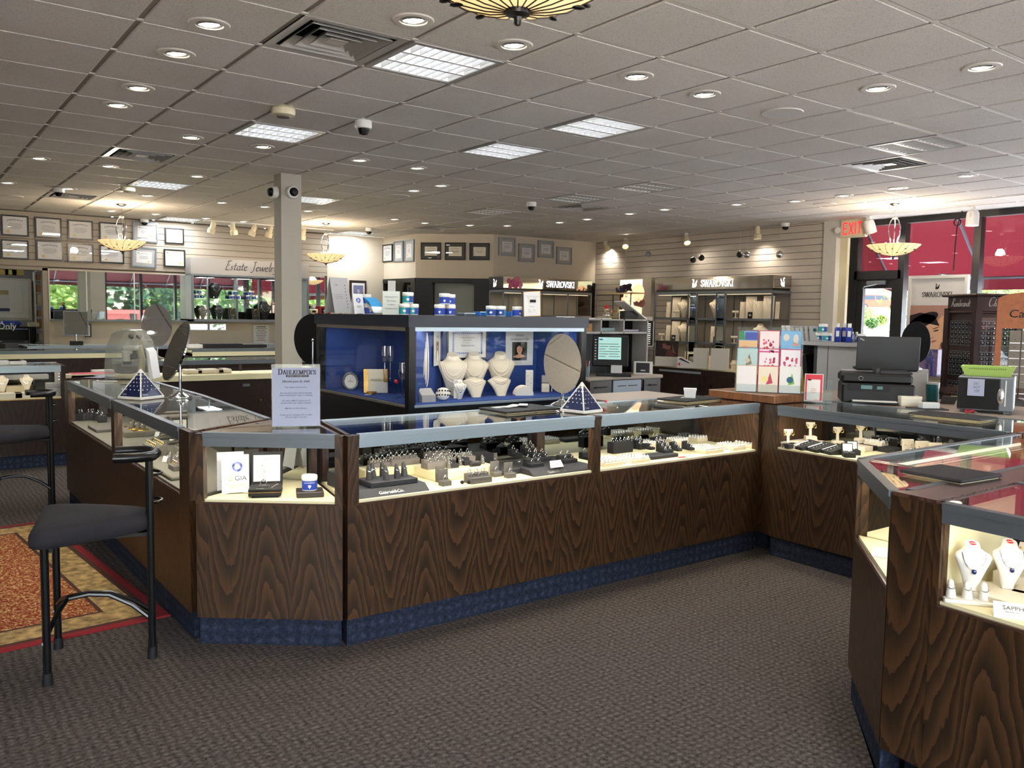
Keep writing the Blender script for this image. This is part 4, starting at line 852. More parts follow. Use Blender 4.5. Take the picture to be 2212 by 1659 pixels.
# ---- white ring trays
q8 = zm(1280, 860, .1989)
PADS = {}
def tray(label, px, py, w, d, nx, ny, tier=0):
    p = putF(q8(px, py)); t = thing('ring_tray', label, 'ring tray', (p[0], p[1]+d/2, DK+tier), 0, 'white ring trays')
    b = B(); b.box(-w/2, w/2, -d/2, d/2, 0, .02, .002); b.build('tray_box', 'beige_leather', t)
    b = B(); b.box(-w/2+.003, w/2-.003, -d/2+.003, d/2-.003, .02, .0225); b.build('liner', 'white_leather', t)
    if 'm' not in PADS:
        b = B(); b.sph((0,0,.007), .0105, 10, 6, (1,.95,.95)); PADS['m'] = b.mesh('ring_pad', 'white_leather', 80); b = B(); b.tube([(.010*math.cos(a), 0, .008+.010*math.sin(a)) for a in [PI*i/8 for i in range(9)]], .0011, 5); b.sph((0,0,.019), .0024, 6, 4); PADS['r'] = b.mesh('seated_ring', 'silver')
    for i in range(nx):
        for j in range(ny):
            x = -w/2+w*(i+.5)/nx; y = -d/2+d*(j+.5)/ny
            o = bpy.data.objects.new('ring_pad', PADS['m']); COL.objects.link(o); o.parent = t; o.location = (x, y, .021)
            r = bpy.data.objects.new('seated_ring', PADS['r']); COL.objects.link(r); r.parent = o; r.rotation_euler = (0, 0, .3)
    return t
tr = [(255,735,.165,.145,6,6,'front left corner of the ring tray counter'),(545,705,.15,.13,6,5,'second from the left at the front'),(1330,598,.18,.16,8,6,'right of the black ring stands at the front'),(1625,570,.125,.15,5,6,'second from the right at the front'),(1800,545,.10,.15,4,6,'far right at the front, by the post'),(660,500,.21,.12,9,5,'back row, first from the left'),(975,480,.13,.12,6,5,'back row, second from the left'),(1230,440,.165,.12,6,5,'back row, third from the left'),(1475,410,.12,.12,5,5,'back row, fourth from the left')]
for k, (x, y, w, d, nx, ny, lab) in enumerate(tr):
    p = putF(q8(x, y))
    if k > 4: y = y
    tray('white tray of padded rings, '+lab, x, y, w, d, nx, ny)
p = putF(q8(790,655)); zb = DK
b = B(); b.box(-.115, .115, 0, .10, 0, .022, .003); solo('display_plinth', 'black flat base among the white ring trays', 'display base', b, 'dark_velvet', None, (p[0], p[1], DK))
ZP = DK+.022
for k, (x, y, rows, cols, lab) in enumerate(((640,560,2,1,'front left'),(815,590,3,2,'front centre'),(935,575,3,1,'right of centre'),(1070,565,3,1,'front right'))):
    a = putF(q8(x, y), ZP); ringblock('black stepped ring stand, %s of black base among trays' % lab, (a[0], a[1]+.025, ZP), .034*max(1, cols)*.9, .065, .014, rows, cols, 'black_velvet', step=.017)
for k, (x, y, lab) in enumerate(((450,540,'left'),(540,560,'centre'),(720,520,'right'))):
    a = putF(q8(x, y)); ringblock('black sloping ring stand, %s behind the black base among the trays' % lab, (a[0]+.01, a[1]+.03, DK), .05, .05, .03, 2, 2, 'black_velvet', step=.02)
a = putF(q8(240,525)); ringblock('black long ring block, left back corner of the ring tray counter', (a[0], 3.79, DK), .13, .05, .06, 1, 5, 'black_velvet')
for k, (x, y, w) in enumerate(((475,745,'left'),(1560,600,'right'))):
    a = putF(q8(x, y)); t = thing('price_card', 'small clear edged price card before the ring trays, '+w, 'sign', (a[0], a[1], DK)); b = B(); b.ext([(-.03,0,0),(.03,0,0),(.03,.014,.022),(-.03,.014,.022)], (0,.001,0)); b.build('card', 'white_paper', t); b = B(); b.ext([(-.024,.0088,.014),(.024,.0088,.014),(.024,.0104,.0165),(-.024,.0104,.0165)], (0,-.0004,.0003)); b.build('printed_line', 'ink_soft', t)
a = putF(q8(1030,655)); b = B(); b.i = 0; b.disc((0,0), .028, 16, 1, .45); b = B(Matrix.Translation((0,0,.002))@Matrix.Rotation(-PI/2, 4, 'X')); b.lathe([(.0001,0),(.026,0),(.026,.002),(.0001,.002)], 16, axis='y', sx=1.3, sy=.8); solo('red_tag', 'red and white oval tag lying before the black base', 'tag', B(Matrix.Translation((0,0,0))).lathe([(.0001,0),(.024,0),(.024,.002),(.0001,.002)], 18, sx=1.3, sy=.6), 'red_paint', None, (a[0], a[1]+.005, DK))
# ---- right arm: earring stands, pads, boxes
q9 = zm(1660, 860, .2495)
def earstand(label, q, z0=DR, rz=-.6, m='cream_leather', h=.075):
    p = putR(q, z0); t = thing('earring_stand', label, 'earring stand', p, rz, 'earring T stands'); b = B(); b.box(-.028, .028, -.02, .02, 0, .022, .004); b.box(-.029, .029, -.021, .021, 0, .006); b.build('base', m, t)
    b = B(); b.ext([(-.007,0,.02),(.007,0,.02),(.006,.004,h*.75),(.022,.004,h),(.022,.004,h+.014),(-.022,.004,h+.014),(-.022,.004,h),(-.006,.004,h*.75)], (0,.006,0)); b.build('stem', m, t)
    for s in (-1, 1):
        t.scale = (1.3,)*3; b = B(); b.tube([(s*.019+.008*math.cos(a), -.002, h-.004+.010*math.sin(a)) for a in [2*PI*i/12 for i in range(12)]], .0014, 5, closed=True); b.build('hoop_earring', 'gold', t)
    return t
def riser(label, q, w, d, h=.03, m='cream_leather', rz=0): p = putR(q); return block('display_riser', label, 'display riser', (p[0], p[1], DR), w, d, h, m, rz, 'cream display risers')
riser('cream riser at the corner end of the right arm', q9(215,385), .13, .13); riser('cream riser second along the right arm', q9(335,360), .17, .14, .03); riser('cream riser in the middle of the right arm', q9(810,445), .18, .14, .03)
earstand('cream earring stand with hoops, first by the corner of the right arm', q9(165,330)); earstand('cream earring stand with hoops, on the second riser', q9(365,305), DR+.03); earstand('cream earring stand with hoops, behind the black pads', q9(598,405)); earstand('cream earring stand with hoops, on the middle riser', q9(800,370), DR+.03)
for k, (x, y) in enumerate(((225,460),(350,480),(470,500))):
    p = putR(q9(x, y)); t = thing('ring_pad_board', 'black sloping jewellery board with a silver strip, %s of three at the right arm glass' % ('left','middle','right')[k], 'jewellery board', (p[0]+.045, p[1]+.02, DR), -PI/2-.35, 'black jewellery boards')
    t.scale = (1.3,)*3; b = B(); b.ext([(-.045,-.05,0),(-.045,-.05,.014),(-.045,.055,.04),(-.045,.055,0)], (.09,0,0)); b.build('board', 'black_velvet', t)
    b = B(Matrix.Rotation(.243, 4, 'X')); b.box(-.03, -.018, -.04, .04, .0272, .0285); b.build('silver_strip', 'white_paper', t)
    for i in range(5):
        b = B(Matrix.Rotation(.243, 4, 'X')); b.sph((.012, -.035+.018*i, .0285), .004, 6, 4); b.build('stud_earring', 'silver', t)
def openbox(label, q, z=DR, rz=-.7, s=1.5, inner='white_paper', m='black_velvet'):
    p = putR(q, z); t = thing('open_jewellery_box', label, 'jewellery box', p, rz, 'open jewellery boxes'); b = B(); b.box(-.022*s, .022*s, -.018*s, .018*s, 0, .02*s, .003); b.build('box', m, t)
    b = B(Matrix.Translation((0,.018*s,.018*s))@Matrix.Rotation(-.25, 4, 'X')); b.box(-.022*s, .022*s, 0, .012*s, 0, .036*s, .003); ld = b.build('lid', m, t); b = B(Matrix.Translation((0,.018*s,.018*s))@Matrix.Rotation(-.25, 4, 'X')); b.box(-.018*s, .018*s, -.001, .001, .004*s, .032*s); b.build('lining', inner, ld)
    b = B(); b.sph((0,-.002,.023*s), .005*s, 8, 6); b.build('jewel', 'silver', t); return t
openbox('small open black ring box, front one at the right arm glass', q9(672,515)); openbox('small open black ring box, behind the front one', q9(738,490)); openbox('small open blue ring box with a dark lid, farther along the right arm', q9(1235,450), m='pyramid_blue')
b = B(); p = putR(q9(990,450)); t = thing('earring_stand', 'black tall earring frame in the right arm', 'earring stand', p, -.6); b.box(-.04, .04, -.025, .025, 0, .014, .003); b.build('base', 'black_velvet', t)
b = B(); b.box(-.02, -.012, -.003, .003, .014, .09); b.box(.012, .02, -.003, .003, .014, .09); b.box(-.026, .026, -.004, .004, .082, .094); b.build('frame', 'black_velvet', t)
for s in (-1, 1):
    b = B(); b.tube([(s*.022+.009*math.cos(a), -.006, .066+.014*math.sin(a)) for a in [2*PI*i/12 for i in range(12)]], .0015, 5, closed=True); b.build('hoop_earring', 'silver', t)
def cardstand(label, q, w=.05, h=.06, z=None, rz=-.7, m='cream_leather', sticker=False, face_=None):
    p = putR(q) if z is None else put(q, z); t = thing('pendant_stand', label, 'pendant stand', p, rz if face_ is None else face_, 'curled leather pendant stands')
    pf = [(-.02,0),(-.006,h*.6),(.0,h),(.008,h+.006),(.016,h-.004),(.02,h*.6),(.02,h*.6-.004),(.012,h-.008),(.008,h-.002),(.004,h*.9),(.002,h*.6),(-.008,0)]
    b = B(); b.ext([(-w/2, y, z_) for y, z_ in pf], (w,0,0)); b.box(-w/2, w/2, -.02, .022, 0, .004); b.build('stand', m, t)
    for s in (-1, 1): b = B(); b.sph((s*w*.28, -.007, h*.66), .004, 6, 4); b.build('stud_earring', 'sapphire' if sticker else 'gold', t)
    if sticker:
        M_ = Matrix.Translation((0,-.0165,h*.30))@Matrix.Rotation(-.229, 4, 'X'); b = B(M_); 
        for s in (-1, 1): b.poly([(.017*math.cos(a), -.0015, s*.0028+s*.0135*math.sin(a)) for a in [PI*i/12 for i in range(13)]])
        b.build('red_sticker', 'red_paint', t)
    return t
for q, w, lab in (((1205,450),.07,'first of four along the right arm'),((1330,425),.075,'second of four along the right arm'),((1450,420),.075,'third of four along the right arm'),((1575,400),.07,'fourth of four along the right arm')): cardstand('cream curled earring stand, '+lab, q9(*q), w, .085)
p = putR(q9(935,310)); t = thing('ring_tray', 'white raised ring tray at the back of the right arm', 'ring tray', (p[0]-.0, p[1], DR), -PI/2, 'white ring trays'); b = B(); b.box(-.06, .06, -.04, .04, 0, .045, .002); b.build('tray_box', 'cream_leather', t)
for i in range(7):
    for j in range(3): o = bpy.data.objects.new('ring_pad', PADS['m']); COL.objects.link(o); o.parent = t; o.location = (-.05+.0167*i, -.025+.025*j, .044)
for k, (x, y) in enumerate(((900,395),(1080,420))): p = putR(q9(x, y)); t = block('display_plinth', 'low black box with a small tag in the right arm, '+('left','right')[k], 'display base', (p[0]-.02, p[1], DR), .11, .12, .03, 'black_velvet', -.1)
p = putR(q9(130,415)); block('display_plinth', 'dark sloping board at the corner post of the right arm', 'display base', (p[0], p[1]-.02, DR), .09, .06, .03, 'dark_velvet', -.2)
p = putR(q9(1110,440)); block('display_riser', 'cream low riser behind the black earring frame', 'display riser', (p[0]-.02, p[1], DR), .10, .10, .012, 'cream_leather', 0, 'cream display risers')
# ---- necklace busts
SEC = [(0,.030,.018,.030),(.03,.038,.02,.022),(.075,.052,.023,.010),(.12,.069,.026,.003),(.16,.086,.028,.0),(.185,.093,.030,.006),(.200,.084,.036,.018),(.212,.060,.038,.026),(.225,.043,.036,.030),(.245,.037,.032,.030),(.250,.034,.029,.030)]
def bsurf(x, z):
    for (z0, a0, b0, c0), (z1, a1, b1, c1) in zip(SEC, SEC[1:]):
        if z0 <= z <= z1:
            f = (z-z0)/(z1-z0); a, b_, c = a0+(a1-a0)*f, b0+(b1-b0)*f, c0+(c1-c0)*f
            return c-b_*math.sqrt(max(.02, 1-min(.98, (x/a)**2)))
    return .03
def bust(label, loc, rz, strands=(), m='cream_leather', sc=1, lean=0, pendant=None, low=False, sticker=False, group='necklace busts', nm='pearl', dot=False):
    t = thing('necklace_bust', label, 'necklace bust', loc, rz, group); M_ = Matrix.Translation((0,0,.004))@Matrix.Rotation(lean, 4, 'X')@Matrix.Diagonal((sc, sc*(1.15 if low else 1), sc*(.72 if low else 1), 1))
    n = 24; vs = []
    for z, a, b_, c in SEC:
        for k in range(n): q = 2*PI*k/n; vs.append((a*math.cos(q), c+b_*math.sin(q), z+.012*math.sin(q)*(z > .22)))
    fs = [(i*n+k, i*n+(k+1) % n, (i+1)*n+(k+1) % n, (i+1)*n+k) for i in range(len(SEC)-1) for k in range(n)]+[tuple(range(n))[::-1]]
    b = B(M_); b.add(vs, fs); b.build('form', m, t, smooth=60)
    b = B(M_); z, a, b_, c = SEC[-1]; b.add([(a*1.02*math.cos(2*PI*k/n), c+b_*1.02*math.sin(2*PI*k/n), z+.001+.012*math.sin(2*PI*k/n)) for k in range(n)], [tuple(range(n))]); b.build('neck_cap', m, t)
    if not lean:
        b = B(); b.box(-.03*sc, .03*sc, .015*sc, .06*sc, 0, .006, .002); b.build('foot', m, t)
    for i, drop in enumerate(strands):
        zt = .208; P = []
        for k in range(21):
            q = -1+2*k/20; w_ = .058+.016*(i % 3)*.6; x = w_*math.sin(q*PI/2); z = zt-drop*(math.cos(q*PI/2)**1.15); P.append(M_@Vector((x, bsurf(x, z)-.003, z)))
        b = B(); b.tube(P, .0032*sc if nm == 'pearl' else .0014, 6); b.build('necklace', nm, t)
        if pendant: b = B(); v = P[10]; b.sph((v.x, v.y-.002, v.z-.007), .0065, 8, 6, (1,.6,1.2)); b.build('pendant', pendant, t)
    if sticker:
        b = B(M_)
        for s in (-1, 1): b.poly([(.017*math.cos(a), .030+s*(.003+.013*math.sin(a)), .2530+.012*(s*(.003+.013*math.sin(a)))/.029) for a in [PI*i/12 for i in range(13)]][::s])
        b.build('red_sticker', 'red_paint', t)
    return t
# ---- sapphire case at the right edge
qA = zm(2010, 1070, .1689)
ff = -PI/2+.15
for k, (x, y, lab) in enumerate(((530,1030,'left one by the corner post'),(1010,1120,'right one cut by the photo edge'))):
    p = put(qA(x, y), .715, (2.60, 9), (-9, 1.17)); bust('white necklace bust with a sapphire pendant and sticker, '+lab, (p[0], p[1], .693), -.85, (.085,), 'white_leather', .56, 0, 'sapphire', sticker=True, nm='silver')
block('display_riser', 'low cream riser under the two white sapphire busts', 'display riser', (2.68,1.115,DK), .24, .14, .03, 'cream_leather', -PI/2-.06, 'cream display risers')
for k, (x, y, lab) in enumerate(((255,1030,'beside the left bust'),(1010,1170,'before the right bust'))): cardstand('white earring stand with a red and white sticker, '+lab, qA(x, y), .052, .07, DK, rz=-.65, m='white_leather', sticker=True)
p = put(qA(480,1420)); fingers('white three cone ring stand, at the front glass of the sapphire case', (p[0]+.035, p[1]+.02, DK), .135, .06, .012, [(-.045,0),(0,0),(.045,0)], 'white_leather', -.93, fh=.05, fr=.0125)
p = put(qA(960,1590)); t = thing('sign_card', 'white card reading sapphire at the front of the right edge case', 'sign', (p[0]+.06, p[1]-.02, DK), -1.05); b = B(); b.ext([(-.075,-.03,.0),(.075,-.03,.0),(.075,.01,.035),(-.075,.01,.035)], (0,.003,0)); b.build('card', 'white_paper', t); text(t, 'SAPPHIRE', .019, 'ink_soft', (-.012,-.005,.0235), (.72,0,0)); text(t, 'September birthstone', .006, 'ink_soft', (-.02,-.014,.0155), (.72,0,0)); b = B(); b.ext([(.0,-.0303,.0008),(.075,-.0303,.0008),(.075,-.0225,.0078),(.006,-.0225,.0078)], (0,-.0005,.0005)); b.build('purple_band', 'purple_crystal', t)
p = put(qA(1080,1400)); r_ = block('display_riser', 'cream riser of sapphire bracelets at the right edge', 'display riser', (p[0]+.11, p[1]-.03, DK), .14, .14, .03, 'cream_leather', ff, 'cream display risers')
for k in range(4):
    b = B(); b.tube([(-.02+.02*math.cos(a)*.9, .0, .012*math.sin(a)) for a in [PI*i/8 for i in range(9)]], .0022, 5); b.sph((-.02,0,.012), .004, 6, 4); solo('bracelet', 'thin sapphire bracelet on the cream riser, %s of four' % ORD[k], 'bracelet', b, 'silver', 'sapphire bracelets', (p[0]+.085+.035*(k % 2), p[1]-.05+.045*(k//2), DK+.03), .3*k)
p = put(qA(600,640), DK+.0); block('display_riser', 'long cream step at the back of the sapphire case', 'display riser', (2.93,1.08,DK), .08, .26, .10, 'cream_leather', -.06, 'cream display risers'); block('display_riser', 'lower cream step behind the white busts', 'display riser', (2.84,1.10,DK), .08, .2, .055, 'cream_leather', -.06, 'cream display risers')
for k in range(3): cardstand('small cream curled stand on the back step of the sapphire case, '+('left','middle','right')[k], (1900,900), .03, .03, DK, face_=-PI/2+.1); bpy.context.view_layer.update(); COL.objects[-1]
for k, o in enumerate([o for o in COL.objects if (o.get('label') or '').startswith('small cream curled stand')]): o.location = (2.92, 1.16-.07*k, DK+.10)
b = B(); b.cyl((0,0,.012), (.05,.02,.012), .012); solo('bracelet_roll', 'short cream roll with a ring at the left of the sapphire case', 'ring roll', b, 'white_leather', None, put(qA(120,1130)))
# ---- brochures in the slanted end counter
b = B(); b.box(-.07, .07, -.05, .05, 0, .002); p = az(1900,1195,DK); o = solo('brochure', 'folded white brochure with a red print in the slanted end counter', 'brochure', b, 'white_paper', None, (p.x+.02, p.y-.02, DK), .5)
b = B(); b.box(-.065, -.04, -.045, .0, .0021, .0026); b.box(.0, .06, -.04, -.015, .0021, .0026); b.build('red_print', 'tan_red', o)
# ---- corner case
q6 = zm(400, 780, .19289)
def tent(name, label, loc, rz, w, h, spread, cat='folder', group=None, m='white_paper'):
    """folded card standing as a tent with arched feet"""
    t = thing(name, label, cat, loc, rz, group); b = B()
    for s in (-1, 1):
        y0 = s*spread; b.ext([(-w/2,y0,0),(-w/2+.003,y0,0),(-w*.2,y0*.97,h*.03),(w*.2,y0*.97,h*.03),(w/2-.003,y0,0),(w/2,y0,0),(w/2,0,h),(-w/2,0,h)], (0,-s*.0015,0))
    b.build('folded_card', m, t); return t
def diamond_print(b, x, z, r, y, M0=None):
    for k in range(16):
        a0, a1 = 2*PI*k/16, 2*PI*(k+1)/16
        for i, (r0, r1) in enumerate(((.0,.45),(.45,.78),(.78,1))):
            b.col = ('9aa3cc','5f66a0','c9cee4','343b78','aab2d6','7078b4')[(k*5+i*3+(k*k) % 4) % 6]
            b.poly([(x+r*rr*math.cos(a), y, z+r*rr*math.sin(a)) for rr, a in (((r0,a0),(r1,a0),(r1,a1),(r0,a1)) if r0 else ((0,a0),(r1,a0),(r1,a1)))])
for k, (x, y, lab) in enumerate(((580,1480,'front one of two'),(525,1440,'rear one of two'))):
    p = put(q6(x, y)); t = tent('grading_folder', 'white folded card with a printed diamond, '+lab+' in the corner case', (p[0], p[1]+.02, DK), -.30, .085, .125, .022)
    t.scale = (1.42,)*3; M_ = Matrix.Translation((0,-.0235,0))@Matrix.Rotation(-.174, 4, 'X'); b = B(M_); diamond_print(b, .006, .088, .021, 0); b.build('diamond_print', 'print', t)
    e = text(t, 'GIA', .021, 'ink_soft', M_@Vector((.016,-.0006,.050)), (PI/2-.174,0,0), wx=1.1); text(t, 'WE OFFER DIAMONDS\nGRADED BY GIA', .0075, 'ink_gold', M_@Vector((.004,-.0006,.026)), (PI/2-.174,0,0))
    b = B(M_); b.col = 'b9b48a'; b.disc((-.016,.0505), .0085, 16, y=-.0004); b.col = 'e4dfbf'; b.disc((-.016,.0505), .005, 12, y=-.0007); b.build('seal', 'print', t)
p = put(q6(880,1530)); t = thing('ring_presentation_box', 'open black presentation box with a cream lid card and a ring in the corner case', 'jewellery box', (p[0]+.03, p[1]+.055, DK), -.42); t.scale = (1.3,)*3
b = B(); b.box(-.055, .055, -.055, .055, .006, .018, .002); b.box(-.055, .055, -.055, .055, .02, .031, .002); b.box(-.045, .045, -.045, .045, 0, .02); b.build('box', 'black_velvet', t); b = B(); b.box(-.054, .054, -.056, .054, .018, .02); b.build('brass_line', 'brass', t)
M_ = Matrix.Translation((0,.052,.02))@Matrix.Rotation(-.16, 4, 'X'); b = B(M_); b.box(-.055, .055, 0, .014, .0, .125, .002); lid = b.build('lid', 'black_velvet', t); b = B(M_); b.box(-.046, .046, -.001, .001, .018, .112); b.build('lid_card', 'cream_paper', lid)
b = B(M_)
for a in range(3): b.tube([(-.02+.012*math.cos(q)+.008*a, -.0015, .055+.022*a*.4+(.024 if a != 1 else .012)*math.sin(q)) for q in [2*PI*i/16 for i in range(16)]], .0007, 4, closed=True)
b.build('ring_sketch', 'ink_soft', lid); text(t, 'CUO', .012, 'silver', (-.016,-.043,.0315), (0,0,0)); text(lid, 'Bride & Groom', .008, 'tan_box', M_@Vector((.018,-.0016,.095)), (PI/2-.16,0,0), shear=.2)
b = B(); b.box(-.025, .012, -.018, .018, .031, .034, .001); b.build('ring_slot', 'dark_velvet', t); b = B(); b.tube([(.022,-.04,.032),(.03,-.01,.034),(.042,.02,.034),(.03,.03,.036)], .0012, 5); b.build('charm_cord', 'silver', t)
b = B(); b.box(-.05, .05, 0, .012, 0, .15, .002); solo('black_display_board', 'black upright display panel behind the certificate folders', 'display base', b, 'dark_velvet', None, (p[0]+.0, p[1]+.17, DK), -.3)
ring('large ring with one stone in the open black presentation box', (p[0]+.021, p[1]+.06, DK+.056), -.3, sc=1.4)
p = put(q6(1400,1525)); block('jar_stand', 'dark brown block under the cleaner jar in the corner case', 'display base', (p[0]+.015, p[1]+.04, DK), .12, .11, .026, 'walnut_plain', -.35); jarpos = (p[0]+.012, p[1]+.035, DK+.026)
# ---- left arm cases
qL = zm(0, 800, .20796)
def Lp(x, y, z=DK): return put(qL(x, y), z, XL, (3.95, 7.05))
for k, (x, y, lab) in enumerate(((970,495,'left'),(1020,520,'middle'),(1060,540,'right'))): p = Lp(x, y); ringblock('dark single ring block, %s of three at the left arm middle post' % lab, (p[0], p[1], DK), .04, .05, .045, 1, 1, 'dark_velvet', -PI/2, size=1.3)
for k, (x, y) in enumerate(((770,400),(745,345),(900,350),(870,300),(800,310))): p = Lp(x, y); ringblock('dark ring block in far left arm, %s from the end' % ORD[k], (p[0]+.03, p[1], DK), .07, .05, .045, 1, 2, 'dark_velvet', -PI/2-.2, size=1.2)
for k, (x, y, w, d) in enumerate(((1000,640,.30,.16),(860,470,.22,.12))): p = Lp(x, y); block('velvet_pad', 'grey velvet pad in the far left arm case, %s' % ('near the front glass','behind the rings')[k], 'display pad', (p[0]+.07, p[1]+.1, DK), d, w, .02, 'gray_velvet', 0)
p = Lp(1075,450); cardstand('grey pendant stand in the far left arm case', qL(1075,455), .06, .09, DK, rz=-.3, m='gray_velvet')
p = Lp(1280,690); block('velvet_pad', 'olive velvet tray of small chains in the near left arm case', 'display pad', (p[0]+.10, p[1]+.1, DK), .2, .32, .035, 'olive_velvet', 0)
for k in range(7):
    b = B(); P = [(.02*i+.006*rnd.random(), .012*math.sin(i*1.3+k), .003) for i in range(6)]; b.tube(P, .003, 5); solo('chain_bracelet', 'small gold chain bracelet lying on the olive tray, %s from the near end' % ORD[k], 'bracelet', b, 'gold', 'gold chains on the olive tray', (p[0]+.05+.02*(k % 2), p[1]-.03+.036*k, DK+.0352), .2*k)
for k in range(3):
    x, y = ((1330,560),(1250,610),(1400,640))[k]; a = Lp(x-30, y-40, DK+.035); fingers('olive leaning cone on the olive tray, %s of three' % ORD[k], (p[0]+.13-.02*k, p[1]+.02+.07*k, DK+.035), .02, .02, .004, [(0,0)], 'olive_velvet', -PI/2, fh=.05, fr=.012)
p = Lp(1450,880); ringblock('olive long ring block, behind the handle of the near stool', (p[0]+.09, p[1]+.02, DK), .17, .07, .045, 2, 6, 'olive_velvet', -PI/2, step=.006, gold=True)
for k, (x, y) in enumerate(((1560,720),(1650,690),(1720,760),(1800,790))):
    p = Lp(x, y); b = B(); b.box(-.13, .13, -.013, .013, 0, .024, .008); t = solo('bracelet_bar', 'olive padded bracelet bar across the near left arm case, %s from the far end' % ORD[k], 'display pad', b, 'olive_velvet', 'olive bracelet bars', (p[0]+.12, p[1]-.03, DK), .25); b = B(); b.tube([(-.09,0,.025),(0,.004,.027),(.09,-.002,.025)], .003, 5); b.build('bracelet', 'gold', t)
for k, (x, y) in enumerate(((1575,690),(1720,770),(1650,955))): p = Lp(x, y); b = B(); b.ext([(-.018,0,0),(.018,0,0),(.018,.012,.03),(-.018,.012,.03)], (0,.001,0)); solo('price_card', 'tiny blank white tag card in the near left arm case, %s from the far end' % ORD[k], 'tag', b, 'white_paper', None, (p[0]+.03, p[1], DK), -1.0)
p = Lp(1745,1000); fingers('taupe leaning cone pair, near end of the left arm', (p[0]+.03, p[1]+.02, DK), .07, .07, .012, [(-.015,-.01),(.015,.015)], 'taupe', -1.1, fh=.06, fr=.013)
p = Lp(1810,1080); ringblock('grey square ring block, by the left arm corner post', (p[0]+.03, p[1]+.02, DK), .08, .07, .04, 2, 3, 'gray_velvet', -PI/2, step=.004, gold=True)
p = Lp(1800,860); ringblock('olive small ring block, above the near stool grip', (p[0]+.05, p[1], DK), .09, .06, .03, 1, 4, 'olive_velvet', -PI/2, gold=True)
b = B(); b.box(0, .09, -.45, .0, 0, .02, .006); solo('velvet_pad', 'long olive velvet step along the near left arm glass', 'display pad', b, 'olive_velvet', None, (1.10,4.75,DK))
# ---- far left counter: cream busts and blocks
for k, (px, w) in enumerate(((5,'left edge of the photo'),(58,'beside the stack of grey boxes'))):
    p = ay(px, 835, 9.14); bust('flat cream necklace bust in the far left counter, '+w, (p.x, 9.16, DK+.05), face(p)*.6, (.09,), 'cream_leather', .62, -.12, None, nm='silver')
    block('display_riser', 'cream ring riser in the far left counter, '+w, 'display riser', (p.x+.02, 9.09, DK), .26, .12, .05, 'cream_leather', 0, 'cream display risers')
p = ay(26, 840, 9.25); block('display_riser', 'small beige block between the far left busts', 'display riser', (p.x+.03, 9.3, DK), .16, .1, .10, 'beige_leather', 0, 'cream display risers')
for k in range(3): p = ay(121, 850, 9.1); b = B(); b.box(-.08, .08, -.06, .06, 0, .042, .002); solo('gray_box', 'pale grey flat jewellery box in the far left counter, %s of the stack' % ('bottom','middle','top')[k], 'box', b, 'gray_laminate', None, (p.x, 9.12, DK+.044*k))
p = ay(127, 830, 9.2); b = B(); b.box(-.045, .045, -.012, .012, 0, .11, .002); t = solo('earring_card', 'grey earring card with three bright studs on the box stack', 'earring card', b, 'gray_laminate', None, (p.x, 9.12, DK+.132)); b = B(); [b.sph((0,-.014,.025+.03*i), .012, 8, 4, (1.4,.3,.5)) for i in range(3)]; b.build('stud', 'silver', t)
for k, (px, w, h) in enumerate(((40,.5,.045),(205,.45,.03),(222,.2,.075),(165,.3,.04))):
    p = ay(px, 800, 9.35); b = B(); b.box(-w/2, w/2, -.06, .06, 0, h, .004); solo('jewellery_box', 'pale box on the upper glass shelf of the far left counter, %s from the left' % ORD[(0,2,3,1)[k]], 'box', b, ('gray_laminate','cream_leather','white_plastic','beige_leather')[k], None, (p.x, 9.36, .815))
b = B(); b.box(-1.5, 1.32, 9.22, 9.5, .805, .813); solo('glass_shelf', 'clear glass shelf inside the far left counter', 'shelf', b, 'glass_front')
# things on the decks of the counter seen from behind
for k, (px, w) in enumerate(((415,.18),(450,.3),(480,.16),(655,.2))):
    p = ay(px, 795, 9.7); b = B(); b.box(-w/2, w/2, -.1, .1, 0, .05, .012); solo('bracelet_roll', 'cream bracelet roll seen through the open counter back, %s from the left' % ORD[k], 'display pad', b, 'cream_leather', None, (p.x, 9.7, .80))
# ================================================================ things standing on the glass tops
def top(px, py): p = az(px, py, HT+.002); return Vector((p.x, p.y, HT+.002))
p = top(640, 922)
t = thing('notice_stand', 'white store notice in a clear upright holder at the slanted corner counter', 'sign', p, face(p)+.02)
M_ = Matrix.Rotation(-.06, 4, 'X')
b = B(M_); b.box(-.111, .111, .0015, .0045, 0, .293); b.box(-.111, .111, -.002, .07, 0, .003); b.build('acrylic_holder', 'acrylic', t)
b = B(M_); b.box(-.108, .108, -.0008, .0010, .004, .276); b.build('paper', 'sheet_blue', t)
yy = -.0014; b = B(M_)
w0 = nibw('D', .026)+nibw("AHLKEMPER'S", .020); x = nib(b, 'D', .026, -w0/2+.006, .245, yy, nw=.17, nh=.05); nib(b, "AHLKEMPER'S", .020, x, .245, yy, nw=.17, nh=.05); b.build('store_name', 'ink', t)
b = B(M_); b.poly([(sx*.047+.006+sx*.0048*math.cos(a), yy, .2375+.0048*math.sin(a)) for sx, r in ((1, range(-4, 5)), (-1, range(-4, 5))) for a in [k*PI/8*sx*1.0 for k in (r if sx > 0 else r)]][:18]); b.build('name_band', 'ink', t)
def tl(par, s, z, size, m='ink', x=0, dy=-.0016, M=M_, ang=-.06, al='CENTER', **k): return text(par, s, size, m, M@Vector((x, dy, z)), (PI/2+ang, 0, 0), al, **k)
tl(t, 'JEWELRY CONNECTION', .2375, .0066, 'white_paper', .006, -.0018, wx=1.25)
tl(t, 'Effective June 25, 2020', .212, .0135, wx=1.0).name = 'date_line'; tl(t, 'Effective June 25, 2020', .212, .0135, x=.0004, wx=1.0)
